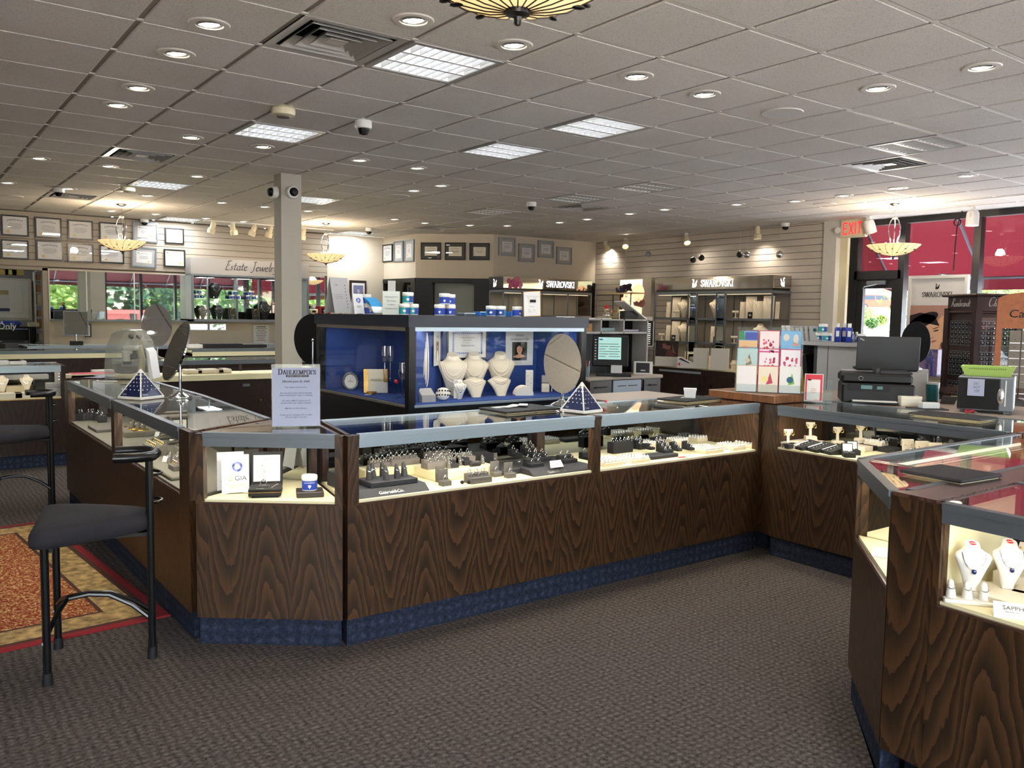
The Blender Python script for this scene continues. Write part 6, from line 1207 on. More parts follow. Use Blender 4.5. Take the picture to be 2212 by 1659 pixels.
q = ttop(845, None, 2.66); t = thing('catalogue_sign', 'small upright white catalogue sign in a clear holder on the showcase top', 'sign', q, face(q)); b = B(); b.box(-.055, .055, -.002, .002, 0, .152); b.build('card', 'white_paper', t); b = B(); b.box(-.058, .058, -.004, -.0025, 0, .155); b.box(-.058, .058, .0025, .04, 0, .003); b.build('holder', 'acrylic', t); text(t, "Please Ask To See\n\nOur Catalog\n\nFor More\n\nAttendant's Gifts", .0125, 'ink', (0,-.0045,.078), wx=.95)
b = B(Matrix.Rotation(-.15, 4, 'X')); b.box(-.025,.025,0,.004,0,.075); o = solo('crystal_block', 'small clear etched plaque standing behind the catalogue sign', 'plaque', b, 'gray_laminate', None, (q[0]+.03, q[1]+.05, TZ+.15), face(q)); b = B(); b.box(-.04,.04,-.03,.03,0,.15); solo('white_carton', 'pale carton behind the catalogue sign', 'box', b, 'gray_laminate', None, (q[0]+.03, q[1]+.06, TZ))
q = ttop(815, None, 2.62); t = thing('pamphlet_rack', 'clear rack of blue and white pamphlets on the showcase top', 'rack', q, face(q)+.5); b = B(); b.ext([(-.05,-.05,0),(-.05,.05,0),(-.05,.05,.05),(-.05,-.05,.02)], (.1,0,0)); b.build('rack', 'acrylic', t)
for k in range(5): b = B(Matrix.Translation((0,-.03+.016*k,.012+.006*k))@Matrix.Rotation(-.75, 4, 'X')); b.box(-.042, .042, 0, .003, 0, .055); b.i = 0; o = b.build('pamphlet', 'white_paper', t); b = B(Matrix.Translation((0,-.03+.016*k,.012+.006*k))@Matrix.Rotation(-.75, 4, 'X')); b.box(-.042, .042, -.0002, .0032, .055, .105); b.build('blue_cover', 'teal_print', o)
q = ttop(1150, 4.68); t = thing('framed_receipt', 'thin gold framed handwritten receipt on a black easel on the showcase top', 'certificate', q, face(q)-.12); M_ = Matrix.Rotation(-.2, 4, 'X')@Matrix.Rotation(-.06, 4, 'Y'); b = B(M_); b.box(-.062,.062,0,.008,0,.185,.001); b.build('frame', 'brass', t); b = B(M_); b.box(-.057,.057,-.002,.001,.006,.179); b.build('sheet', 'white_paper', t)
text(t, 'Please  pay  this  account\nname - - - -  date - - -\nring  resize  one\nreset  stone  two\npolish  clean\n\nthank you\n\ntotal - - -  paid\nsigned  - - - -', .0085, 'ink_soft', M_@Vector((0,-.0024,.092)), (PI/2-.2,0,0), sp=1.45); b = B(); b.ext([(-.03,.01,0),(.03,.01,0),(.02,.02,.12),(-.02,.02,.12)], (0,.06,-.06)); b.build('easel', 'black_plastic', t)
for k, (px, w, h, m, lab) in enumerate(((1008,.10,.02,'gray_metal','flat silver tray on the showcase top right of the diamond jars'),(1045,.13,.03,'blue_film','low blue box behind the blue and teal jar pair'),(1105,.07,.035,'blue_film','small blue box left of the framed receipt'),(1222,.12,.006,'white_paper','flat white papers at the right end of the showcase top'))): q = ttop(px, 4.85 if k != 3 else 4.68); block('flat_box' if k < 3 else 'paper_stack', lab, 'box' if k < 3 else 'paper', q, w, .08, h, m, .1)
# back counter inside the island and its mirror
b = B(); b.box(2.97, 4.2, 6.7, 7.25, .08, .965, .004); solo('staff_counter', 'plain dark counter behind the blue showcase holding a black backed mirror', 'counter', b, 'walnut_dark')
p = ay(676, 806, 6.86); cmirror('black backed round mirror on a chrome pole left of the blue showcase', (p.x, 6.86, .965), face(p)+PI-.5, .19, .225, .30, .1, 0, .07, back='black_plastic')
# ================================================================ walls: certificates, mirrors, showcase, repair room
def onwall(px, py, O, n): d = _ray(px, py); e = Vector((0,0,EYE)); return e+d*((Vector((*O,0))-e).dot(n)/d.dot(n)) if False else e+d*((O[0]-e.x)*n[0]+(O[1]-e.y)*n[1])*(1/(d.x*n[0]+d.y*n[1]))
def wallrect(O, n, box):
    x0, y0, x1, y1 = box; ym = (y0+y1)/2; a, c = onwall(x0, ym, O, n), onwall(x1, ym, O, n); w = math.hypot(c.x-a.x, c.y-a.y); xm = (x0+x1)/2
    b_, t_ = onwall(xm, y1, O, n), onwall(xm, y0, O, n); return ((a.x+c.x)/2, (a.y+c.y)/2, b_.z), w, t_.z-b_.z, math.atan2(n[0], -n[1])
def cert(label, O, n, box, frame='black_frame', matc=None, sheet='white_paper', seal='gold', tilt=0, fw=.022, mw=.05, red=False, group='framed certificates'):
    p, w, h, rz = wallrect(O, n, box); t = thing('framed_certificate', label, 'certificate', p, rz, group); t.rotation_euler = (0, tilt, rz)
    b = B(); 
    for x0, x1, z0, z1 in ((-w/2,w/2,0,fw),(-w/2,w/2,h-fw,h),(-w/2,-w/2+fw,fw,h-fw),(w/2-fw,w/2,fw,h-fw)): b.box(x0, x1, -.012, .012, z0, z1)
    b.build('frame', frame, t)
    m = fw
    if matc: b = B(); b.box(-w/2+fw, w/2-fw, -.002, .006, fw, h-fw); b.build('mount', matc, t); m = fw+mw
    b = B(); b.box(-w/2+m, w/2-m, -.004, .004, m, h-m); b.build('sheet', sheet, t)
    W, H = w-2*m, h-2*m; y = -.0046; b = B()
    arc = [(-W*.33+W*.66*i/10, m+H*(.74+.07*math.sin(PI*i/10))) for i in range(11)]
    for (x0, z0), (x1, z1) in zip(arc, arc[1:]): b.poly([(x0+.004,y,z0),(x1-.004,y,z1),(x1-.004,y,z1+H*.055),(x0+.004,y,z0+H*.055)])
    for i in range(5): ww = W*(.25,.3,.28,.3,.2)[i]; b.box(-ww, ww, y-.0002, y, m+H*(.60-.065*i), m+H*(.615-.065*i))
    if red: b.box(-W*.42, -W*.34, y-.0002, y, m+H*.82, m+H*.9)
    b.build('printed_lines', 'ink_soft', t)
    if seal: b = B(); b.disc((-W*.28 if not red else W*.3, m+H*.16), H*.085, 14, y=y-.0003); b.build('seal', 'seal_gold', t)
    b = B(); b.box(-w/2+fw, w/2-fw, -.0085, -.0065, fw, h-fw); b.build('cover_glass', 'frame_glass', t); return t
WO, WN = (0, Y1-.034), (0, -1)
for row, ys in (('upper', ((2,465,62,510),(75,470,133,515),(146,476,201,518),(214,481,268,521))), ('lower', ((2,518,62,560),(78,520,137,563),(146,526,202,567),(215,530,268,569)))):
    for k, bx in enumerate(ys): cert('black framed certificate with gold seal, %s in the %s left row' % (ORD[k], row), WO, WN, bx)
for k, (bx, row) in enumerate((((286,479,340,523),'upper'),((283,534,337,578),'lower'))): cert('grey matted certificate hung askew, %s row beside the left pendant bowl' % row, WO, WN, bx, 'gray_metal', 'gray_laminate', tilt=(.03,.04)[k], red=True)
for k, (bx, row) in enumerate((((356,493,397,527),'upper'),((354,539,400,577),'lower'))): cert('small black framed cream certificate, %s row above the showcase lettering' % row, WO, WN, bx, 'black_frame', None, 'cream_paper', red=True)
def off(p, q, o=.015):
    d = Vector((q[0]-p[0], q[1]-p[1])).normalized(); n = Vector((d.y, -d.x)); n = n if n.dot(Vector(p)) < 0 else -n; return (p[0]+n.x*o, p[1]+n.y*o), (n.x, n.y)
O, n_ = off(P0, P1)
for k, bx in enumerate(((827,528,848,566),(851,521,871,566),(874,518,894,565))): cert('%s framed certificate on the left office face, %s' % ('narrow black' if k == 0 else 'grey', ORD[k]), O, n_, bx, 'black_frame' if k == 0 else 'gray_metal', None if k == 0 else 'gray_laminate')
O, n_ = off(P1, P2)
for k, bx in enumerate(((909,524,953,561),(961,524,1006,562),(1014,525,1058,562))): cert('dark wide matted cream certificate above the office doorway, %s of three' % ('left','middle','right')[k], O, n_, bx, 'black_frame', 'dark_gray', 'cream_paper', None)
O, n_ = off(P2, P3)
for k, bx in enumerate(((1077,513,1113,553),(1120,527,1155,566),(1162,520,1196,557),(1202,534,1235,571))): cert('silver framed grey matted certificate in the staggered right row, %s from the left' % ORD[k], O, n_, bx, 'silver_frame', 'gray_laminate', tilt=0)
O, n_ = off(P1, P2, -.9); cert('black framed diploma leaning inside the office doorway', O, n_, (998,642,1034,690), 'black_frame', 'black_plastic', 'cream_paper', None, mw=.03)
# office inner door: pale panel behind the doorway
O, n_ = off(P1, P2, -.25); pw, w, h, rz = wallrect(O, n_, (934,578,1034,760)); t = thing('whiteboard', 'pale grey panel standing in the office doorway with a black pole', 'panel', (pw[0], pw[1], .85), rz); b = B(); b.box(-w/2, w/2, -.01, .02, 0, 1.27); b.build('panel', 'office_panel', t); b = B(); b.cyl((-w/2+.03,-.03,-.85), (-w/2+.03,-.03,1.27), .014); b.build('pole', 'black_plastic', t)
# wall mirrors
for k, (x0, x1) in enumerate(((107,186),(188,289),(291,405))):
    pw, w, h, rz = wallrect(WO, WN, (x0, 582+.09*(x0-107), x1, 690.5)); t = thing('wall_mirror', 'wall mirror panel reflecting the front windows, %s of three' % ('left','middle','right')[k], 'mirror', (pw[0], 14.47, 1.345), rz, 'wall mirrors'); b = B(); b.box(-w/2, w/2, -.004, .006, 0, .735); b.build('glass', 'mirror_wall', t); b = B(); b.box(-w/2-.012, -w/2+.004, -.008, .012, -.01, .745); b.build('edge_strip', 'white_paint', t)
pw, w, h, rz = wallrect(WO, WN, (650, 600, 700, 690)); t = thing('wall_mirror', 'wall mirror between the column and the plain back wall', 'mirror', (pw[0], 14.47, 1.37), rz); b = B(); b.box(-w/2, w/2+.02, -.004, .006, 0, .77); b.build('glass', 'mirror_wall', t); b = B(); b.box(w/2+.02, w/2+.05, -.02, .012, -.02, .8); b.build('edge_strip', 'black_frame', t)
b = B(); b.box(2.0, 4.05, 14.36, 14.47, 1.315, 1.34); b.box(6.1, 6.6, 14.3, 14.47, 1.34, 1.365); struct('trim_7', b, 'gray_metal')
t = thing('wall_mirror', 'low narrow mirror in a white frame under the estate jewellery showcase', 'mirror', (4.30, 14.47, 1.17)); b = B(); b.box(-.36, .36, -.02, .01, 0, .02); b.box(-.36, .36, -.02, .01, .11, .13); b.box(.34, .36, -.02, .01, .02, .11); b.build('frame', 'white_paint', t); b = B(); b.box(-.36, .34, -.004, .004, .02, .11); b.build('glass', 'mirror_wall', t)
pw, w, h, rz = wallrect(WO, WN, (183, 700, 197, 728)); t = thing('framed_sheet', 'thin black framed sheet low on the wall behind the square counter mirror', 'certificate', pw, rz); b = B(); b.box(-w/2, w/2, -.01, .01, 0, h); b.build('frame', 'black_frame', t); b = B(); b.box(-w/2+.01, w/2-.018, -.012, -.01, .015, h-.015); b.build('sheet', 'white_paper', t); 
pw, w, h, rz = wallrect(WO, WN, (547, 702, 581, 742)); t = thing('wall_notice', 'white printed notice on the wall just left of the column', 'sign', pw, rz); b = B(); b.box(-w/2, w/2, -.003, .003, 0, h); b.build('sheet', 'white_paper', t); b = B()
for i in range(9): ww = w*(.3,.36,.25,.36,.3,.33,.28,.2,.3)[i]; b.box(-ww, ww, -.0036, -.003, h*(.88-.09*i), h*(.905-.09*i)+(.006 if i == 0 else 0))
b.build('printed_lines', 'ink_soft', t)
b = B(); t = thing('framed_picture', 'brown framed beach picture on the plain wall behind the folded charts', 'picture', ((ay(752,600,14.48).x+ay(793,600,14.48).x)/2, 14.47, ay(770,650,14.48).z-.12)); w, h = .34, .50; b.box(-w/2, w/2, -.015, .015, 0, h, .003); b.build('frame', 'walnut_plain', t); b = B(); b.box(-w/2+.04, w/2-.04, -.017, -.014, .05, h-.05); b.build('mount', 'white_paper', t); b = B(); y = -.0176; b.col = ['8d8aa8','8d8aa8','6d7298','6d7298']; b.rect(-.10, .10, .12, h-.09, y); b.col = '4b4a55'; b.poly([(-.10,y-.0004,.12),(.10,y-.0004,.12),(.10,y-.0004,.28),(.03,y-.0004,.25),(-.05,y-.0004,.27),(-.10,y-.0004,.24)]); b.col = 'b8b8c8'; b.rect(-.008, .012, .15, .30, y-.0008); b.rect(-.022, .024, .28, .33, y-.0008); b.build('print', 'print', t)
# estate jewellery showcase
t = thing('wall_showcase', 'grey wall showcase with script lettering and black necklace forms, left of the column', 'showcase', (4.99, 14.15, 0)); ex = 4.99
def eb(name, m, *bx, lab=None):
    b = B()
    for q in bx: b.box(q[0]-ex, q[1]-ex, q[2]-14.15, q[3]-14.15, q[4], q[5])
    return b.build(name, m, t, lab)
eb('header', 'gray_laminate', (3.985,6.0,14.15,14.47,2.10,2.36)); eb('frame', 'gray_metal', (3.985,4.03,14.15,14.47,1.33,2.10),(5.96,6.0,14.15,14.47,1.33,2.10),(3.985,6.0,14.15,14.47,1.325,1.365),(4.03,5.96,14.15,14.17,2.07,2.10))
eb('mirror_back', 'mirror_wall', (4.03,5.96,14.455,14.465,1.365,2.08)); eb('glass_shelf', 'glass_front', (4.03,5.96,14.2,14.45,1.70,1.708)); eb('shelf_bracket', 'gray_metal', (4.33,4.345,14.43,14.455,1.365,2.07),(4.80,4.83,14.40,14.455,1.365,2.07),(5.2,5.215,14.43,14.455,1.365,2.07)); eb('front_glass', 'glass_front', (4.03,5.96,14.155,14.16,1.365,2.07))
b = B(); S_ = .155; nib(b, 'Z', S_, 4.53-ex, 2.185, -.003, .11, .035, .25, .02, ang=.6); x = nib(b, 'state', S_, 4.53-ex+.085, 2.185, -.003, .10, .035, .25, .03, ang=.6); nib(b, 'Jewelry', S_, x+.06, 2.185, -.003, .10, .035, .25, .03, ang=.6); b.build('lettering', 'ink_soft', t)
for i in range(3):
    la = bpy.data.lights.new('estate', 'AREA'); la.size = .25; la.energy = 1.5; lo = bpy.data.objects.new('estate', la); COL.objects.link(lo); lo.location = (4.35+.6*i, 14.3, 2.06)
for k, (px, z, sc, m, lab) in enumerate(((468,1.708,1.0,'black_velvet','on the glass shelf'),(438,1.366,.85,'gray_velvet','grey one at the lower left'),(474,1.366,.9,'charcoal','second from the left below'),(573,1.366,1.2,'black_velvet','against the column edge'))):
    p = ay(px, 650, 14.3); bust('dark necklace form in the estate showcase, '+lab, (p.x, 14.3, z), face(p)*.4, (.09,), m, sc, 0, None, nm='silver', group='dark necklace forms')
for k, px in enumerate((501, 552)):
    p = ay(px, 680, 14.3); tt = thing('necklace_board', 'tall black necklace board in the estate showcase, %s' % ('left','right')[k], 'necklace board', (p.x, 14.3, 1.366), 0, 'dark necklace forms'); b = B(); b.ext([(-.06,-.03,0),(.06,-.03,0),(.06,.02,.19),(-.06,.02,.19)], (0,.02,0)); b.build('board', 'black_velvet', tt); b = B(); b.tube([(.04*math.sin(q), -.035+.045*(.12*math.cos(q)*.5+.1), .12+.055*math.cos(q)) for q in [2*PI*i/18 for i in range(18)]], .0018, 5, closed=True); b.build('chain', 'gold', tt)
for k, (px, lv) in enumerate(((424,0),(436,0),(430,1),(502,0),(514,0),(508,1),(536,0),(548,0),(542,1))):
    p = ay(px, 640, 14.32); jar('cleaner jar on the estate showcase shelf, %s stack, %s' % (('left','middle','right')[k//3], ('lower left','lower right','top')[k % 3]), (p.x, 14.32, 1.708+.0725*lv), 0, 2 if k < 3 else 0, 'jars in the estate showcase')
p = ay(677, 675, 14.38); t = thing('desk_clock', 'cream digital clock with a round dial on the ledge right of the column', 'clock', (p.x, 14.38, 1.366)); b = B(); b.box(-.085, .085, -.03, .03, .12, .20, .015); b.box(-.03,.03,-.02,.02,0,.12); b.box(-.045,.045,-.025,.025,.2,.29,.03); b.build('body', 'cream_plastic', t); b = B(); b.box(-.035,.035,-.032,-.03,.14,.175); b.build('display', 'black_plastic', t); b = B(); b.disc((0,.245), .028, 14, y=-.027); b.build('dial', 'white_paper', t)
p = ay(697, 675, 14.40); t = thing('red_machine', 'dark red machine with a white leaf emblem on the ledge right of the column', 'machine', (p.x+.02, 14.40, 1.366)); b = B(); b.box(-.11, .11, -.06, .06, 0, .26, .01); b.build('body', 'red_cord', t); b = B(); b.box(-.07,.05,-.064,-.06,.13,.22); b.build('panel', 'black_plastic', t); b = B(); b.disc((-.01,.175), .016, 12, 1.6, 1, y=-.066); b.disc((.02,.185), .013, 10, y=-.0662); b.build('emblem', 'white_paper', t)
# counter top things at the left
p = ay(168, 752, 13.85); t = thing('counter_mirror', 'square grey counter mirror on a short stand before the left wall', 'mirror', (p.x, 13.95, .966), face(p)); b = B(); b.box(-.09, .09, -.05, .05, 0, .06, .004); b.build('base', 'black_plastic', t); b = B(); b.cyl((0,0,.06), (0,0,.16), .02); b.build('neck', 'silver', t); M_ = Matrix.Translation((0,0,.14))@Matrix.Rotation(-.18, 4, 'X'); b = B(M_); b.box(-.165,.165,-.006,.006,0,.37); b.build('frame', 'gray_metal', t); b = B(M_); b.box(-.155,.155,-.008,-.006,.015,.36); b.build('glass', 'mirror_wall', t)
p = ay(340, 778, 9.7); cmirror('large oval mirror standing on the far counter behind the covered microscope', (p.x, 9.7, .966), face(p), .155, .235, .37, .22, 0, .10)
for k, (px, py, w, d, m, lab) in enumerate(((425,758,.55,.1,'white_plastic','long white tray on the second counter left of the column'),(478,754,.55,.25,'black_velvet','stepped black jewellery tray on the second counter, left'),(535,756,.5,.22,'black_velvet','black jewellery tray on the second counter, beside the column'))): p = ay(px, py, 12.3); block('counter_tray', lab, 'tray', (p.x, 12.3, .977), w, d, (.05,.06,.045)[k], m, 0)
for k, (px, w) in enumerate(((8,.35),(33,.12))): p = ay(px, 792, 9.3); block('paper_stack', 'white %s on the far left counter top' % ('stack of flat cartons','small notepad')[k], 'paper', (p.x, 9.3, .966), w, .2, .035, 'white_paper', .05)
# repair room seen through the opening
p = ay(34, 690, 16.0); q = ay(67, 600, 16.0); t = thing('wall_cabinet', 'white wall cabinet with taped notices in the repair room', 'cabinet', (q.x-.55, 16.0, p.z-.02)); h = q.z-p.z; b = B(); b.box(-.55, .55, 0, .35, 0, h, .006); b.build('body', 'white_paint', t); b = B(); b.box(-.5, .5, -.02, 0, .04, h-.04, .006); b.build('door', 'white_plastic', t); b = B(); b.box(-.42, .42, -.028, -.02, .12, h-.12, .006); b.build('door_panel', 'white_plastic', t)
for k, (x, z, w, hh, m) in enumerate(((.12,.42,.20,.07,'ink_gold'),(.14,.20,.18,.22,'white_paper'),(.14,.15,.18,.05,'navy_print'))): b = B(); b.box(x-w/2, x+w/2, -.0300-.001*k, -.028, z, z+hh); solo('taped_note', ('yellow','printed white','dark blue')[k]+' note taped on the repair room cabinet', 'note', b, m, None, t.location[:])
b = B(); b.box(-1.4, 1.5, 15.5, 16.2, .0, .93); solo('repair_counter', 'dark grey work counter in the repair room', 'counter', b, 'dark_gray')
p = ay(40, 738, 15.7); t = thing('toaster_oven', 'black toaster oven with chrome bars in the repair room', 'oven', (p.x-.05, 15.75, .931)); b = B(); b.box(-.3, .3, -.12, .2, .02, .27, .01); b.box(-.28,-.24,-.1,.18,0,.02); b.box(.24,.28,-.1,.18,0,.02); b.build('body', 'black_plastic', t); b = B(); b.box(-.26, .18, -.14, -.12, .225, .245); b.box(-.26, .18, -.14, -.12, .03, .05); b.box(.19,.2,-.14,-.12,.03,.25); b.build('chrome_bar', 'chrome', t); block('dish', 'blue and grey dish on the toaster oven', 'dish', (p.x-.1, 15.75, 1.202), .3, .2, .09, 'blue_label', bv=.04); block('sponge_block', 'cream block on the right end of the toaster oven', 'box', (p.x+.22, 15.72, 1.202), .15, .15, .07, 'cream_plastic')
b = B()
for k in range(6): b.box(2.0, 2.29, 15.9, 16.25, .95+.2*k, .965+.2*k)
b.box(1.98, 2.0, 15.9, 16.25, 0, 2.1); solo('wall_shelves', 'tall white shelf unit at the right side of the repair room', 'shelves', b, 'white_paint')
for k in range(7): block('carton', 'tan carton stored in the repair room shelves, %s from the bottom' % ORD[k], 'box', (2.145, 16.05, .966+.2*(k % 6)) if k < 6 else (2.15, 16.05, 2.1), .26, .26, (.12,.15,.1,.16,.12,.09,.1)[k], 'tan_box' if k % 3 else 'beige_leather')
b = B(); b.box(-1.2, 1.3, 16.0, 16.35, 2.02, 2.04); solo('wire_shelf', 'high white shelf above the repair room cabinet', 'shelf', b, 'gray_metal')
for k, px in enumerate((4, 22, 37)): p = ay(px, 590, 16.2); block('storage_box', 'yellow storage box on the high repair room shelf, %s' % ('left','middle','right')[k], 'box', (p.x, 16.2, 2.041), .17, .2, (.13,.14,.16)[k], 'seal_gold')
la = bpy.data.lights.new('repair', 'AREA'); la.size = .8; la.energy = 14; lo = bpy.data.objects.new('repair', la); COL.objects.link(lo); lo.location = (.3, 16.0, CE-.02)
p = ay(-20, 705, 14.7); t = thing('glass_sign', 'clear glass panel with white lettering ending in Only, far left', 'sign', (p.x, 14.7, p.z)); b = B(); b.box(-.9, .72, -.003, .003, -.45, .35); b.build('panel', 'glass_front', t); q = ay(-1, 705, 14.7); text(t, 'Only', .125, 'white_paper', (q.x-p.x-.03, -.006, .0), al='LEFT')
# ================================================================ right side: crystal cabinets, light box, register
SWAN = [(0,.02),(.18,.0),(.42,.02),(.62,.12),(.72,.3),(.66,.5),(.78,.66),(.74,.9),(.52,.6),(.38,.44),(.30,.34),(.24,.52),(.34,.72),(.30,.92),(.14,1.0),(.0,.92),(.06,.80),(.17,.88),(.20,.76),(.10,.58),(.04,.40),(.08,.2)]
def swan(b, x, z, s, y, mir=False): P = [(x+(-u if mir else u)*s, y, z+v*s) for u, v in SWAN]; b.poly(P[::-1] if mir else P)
def face_cabinet(name, label, loc, rz, W, D, z0, zt, letters, lx, swan_end=1, shelves=(), mirrors=(), splits=()):
    """W along the front, local -y is the front"""
    t = thing(name, label, 'display cabinet', (*loc, 0), rz)
    def P(n, m, *bx, lab=None):
        b = B()
        for q in bx: b.box(*q)
        return b.build(n, m, t, lab)
    P('header', 'mirror_panel', (0,W,0,D,zt-.19,zt)); P('header_band', 'black_frame', (.02,W-.02,.02,D,zt-.225,zt-.19)); P('top_frame', 'gray_metal', (0,W,0,D,zt-.265,zt-.225))
    P('deck', 'cream_deck', (0,W,-.06,D,z0-.02,z0)); P('back_panel', 'taupe_panel', (0,W,D-.012,D,z0,zt-.25))
    b = B()
    for x in (0,)+tuple(splits)+(W-.02,):
        for y0, y1 in ((0,.02),(D-.03,D-.012)): b = B(); b.box(x, x+.02, y0, y1, z0, zt-.25); b.build('post', 'gray_metal', t)
    for z in shelves: P('shelf', 'gray_metal', (.01,W-.01,0,.02,z-.035,z),(.01,W-.01,.02,D-.02,z-.008,z))
    for x0, x1 in mirrors: P('mirror_column', 'mirror_wall', (x0,x1,.0,.03,z0,zt-.25))
    P('front_glass', 'glass_front', (.02,W-.02,.006,.010,z0,zt-.265)); P('side_glass', 'glass_front', (.004,.008,.02,D-.03,z0,zt-.265),)
    P('lamp_strip', 'shelf_lamp', *[(.05,W-.05,.05,.065,z-.012,z-.009) for z in tuple(s for s in shelves)+(zt-.266,)])
    b = B(); x = nib(b, letters, .105, lx, zt-.148, -.004, .15, .05, 0, .05); swan(b, lx-.19, zt-.160, .14, -.004); b.build('lit_lettering', 'sign_lit', t)
    for z in tuple(shelves)+(zt-.28,):
        la = bpy.data.lights.new('cab', 'AREA'); la.shape = 'RECTANGLE'; la.size = W-.1; la.size_y = .05; la.energy = 2.0; la.color = (1, .82, .6); lo = bpy.data.objects.new('cab', la); COL.objects.link(lo); lo.matrix_world = Matrix.Translation((*loc,0))@Matrix.Rotation(rz, 4, 'Z')@Matrix.Translation((W/2,.09,z-.04))
    return t
CA = (10.6, 10.25); CW = 2.40
t1 = face_cabinet('crystal_cabinet', 'tall lit crystal jewellery cabinet with mirrored header against the right slatwall', CA, -PI/2, CW, .45, .70, 2.165, 'SWAROVSKI', 1.02, shelves=(1.12,1.515), mirrors=((.80,.92),(1.36,1.50)), splits=(.74,.93,1.33,1.51))
b = B(); b.box(CW, CW+.004, .02, .43, 1.975, 2.165); b.build('header_end', 'mirror_panel', t1); b = B(Matrix.Translation((CW+.006,.0,0))@Matrix.Rotation(PI/2, 4, 'Z')); swan(b, .28, 2.0, .14, 0, True); b.build('lit_swan', 'sign_lit', t1)
t = thing('base_cabinet', 'dark wood base cabinet with sliding doors under the tall lit crystal cabinet', 'cabinet', (10.52, 9.0, 0)); b = B(); b.box(0, .53, -1.5, 1.6, .08, .68); b.build('body', 'walnut_dark', t, uv=.1); b = B(); b.box(.05, .53, -1.45, 1.55, 0, .08); b.build('toe_kick', 'black_plastic', t)
for k in range(4):
    y0 = 1.55-.76*k; b = B(); b.box(-.012-.006*(k % 2), 0, y0-.78, y0, .14, .60); d = b.build('sliding_door', 'walnut_dark', t, uv=.5*k); b = B(); b.box(-.024, -.010, y0-.16, y0-.11, .32, .46) if k % 2 == 0 else b.box(-.024, -.01, y0-.7, y0-.65, .32, .46); b.build('finger_pull', 'black_plastic', d)
b = B(); b.box(-.02, 0, .1, 1.0, .61, .645); b.build('door_track', 'aluminium', t)
def onshelf(px, z, x=10.8): p = ax(px, 700, x); return (x, p.y, z)
def slab(label, p, w, h, rz=-PI/2+.5, d=.03, m='cream_leather', neck=None): t = thing('jewellery_slab', label, 'jewellery display', p, rz, 'cream crystal jewellery displays'); b = B(); b.ext([(-w/2,-.03,0),(w/2,-.03,0),(w/2,.02,h),(-w/2,.02,h)], (0,d,0)); b.build('slab', m, t); b = B(); b.tube([(-w*.28,-.03,h*.86),(0,-.034+.05*.5,h*.5-.01),(w*.28,-.03+.042,h*.86)], .0016, 5); b.build('fine_chain', 'silver', t); return t
SR = [(1.516,'top',((1443,.07,.26),(1460,.14,.34),(1492,.12,.34),(1603,.08,.26),(1621,.16,.34),(1637,.16,.27),(1659,.16,.35),(1678,.06,.26))),(1.121,'middle',((1444,.08,.26),(1460,.14,.33),(1489,.08,.25),(1541,.08,.26),(1606,.08,.14),(1622,.15,.22),(1662,.14,.2),(1682,.08,.14))),(.701,'bottom',((1489,.12,.25),(1537,.09,.2),(1470,.12,.15),(1590,.1,.15)))]
for z, nm, it in SR:
    for k, (px, w, h) in enumerate(it): slab('cream jewellery slab on the %s cabinet shelf, %s from the left' % (nm, ORD[k]), onshelf(px, z), w, h)
for k, (px, z, nm) in enumerate(((1477,1.516,'top left'),(1546,1.516,'top centre'),(1478,1.121,'middle left'),(1643,1.121,'middle right'))): q = onshelf(px, z); bust('cream necklace bust in the tall lit cabinet, %s shelf' % nm, q, face(q), (.09,), 'cream_leather', 1.2, 0, None, nm='silver')
for k, (px, z, nm) in enumerate(((1461,1.516,'top left'),(1588,1.516,'top right'),(1430,1.121,'middle left'),(1587,1.121,'middle right'),(1396,.75,'bottom left'),(1588,.75,'bottom right'))): q = onshelf(px, z, 10.7); q = (q[0], min(q[1], 10.2), q[2] if z > .8 else .701); tt = thing('bracelet_tee', 'small cream T bar with bracelets, %s of the tall cabinet' % nm, 'bracelet display', q, -PI/2+.5, 'cream T bars'); b = B(); b.cyl((-.05,0,.10), (.05,0,.10), .02, n=12); b.build('bar', 'cream_leather', tt); b = B(); b.cyl((0,0,.0), (0,0,.09), .009); b.box(-.035,.035,-.03,.03,0,.012,.003); b.build('stem', 'cream_leather', tt)
for k, (px, z, nm) in enumerate(((1619,1.516,'top right'),(1455,1.121,'middle left'),(1546,1.121,'middle centre'))): q = onshelf(px, z, 10.68); b = B(); b.ext([(-.035,0,0),(.035,0,0),(.035,.03,.10),(-.035,.03,.10)], (0,.006,0)); o = solo('black_card', 'small black card with a white flower mark, %s shelf of the tall cabinet' % nm, 'card', b, 'black_velvet', None, q, -PI/2+.5); b = B(Matrix.Rotation(-.29, 4, 'X')); [b.disc((.012*math.cos(a), .055+.012*math.sin(a)), .008, 8, y=-.001) for a in (0, PI/2, PI, 3*PI/2)]; b.build('flower_mark', 'white_paper', o)
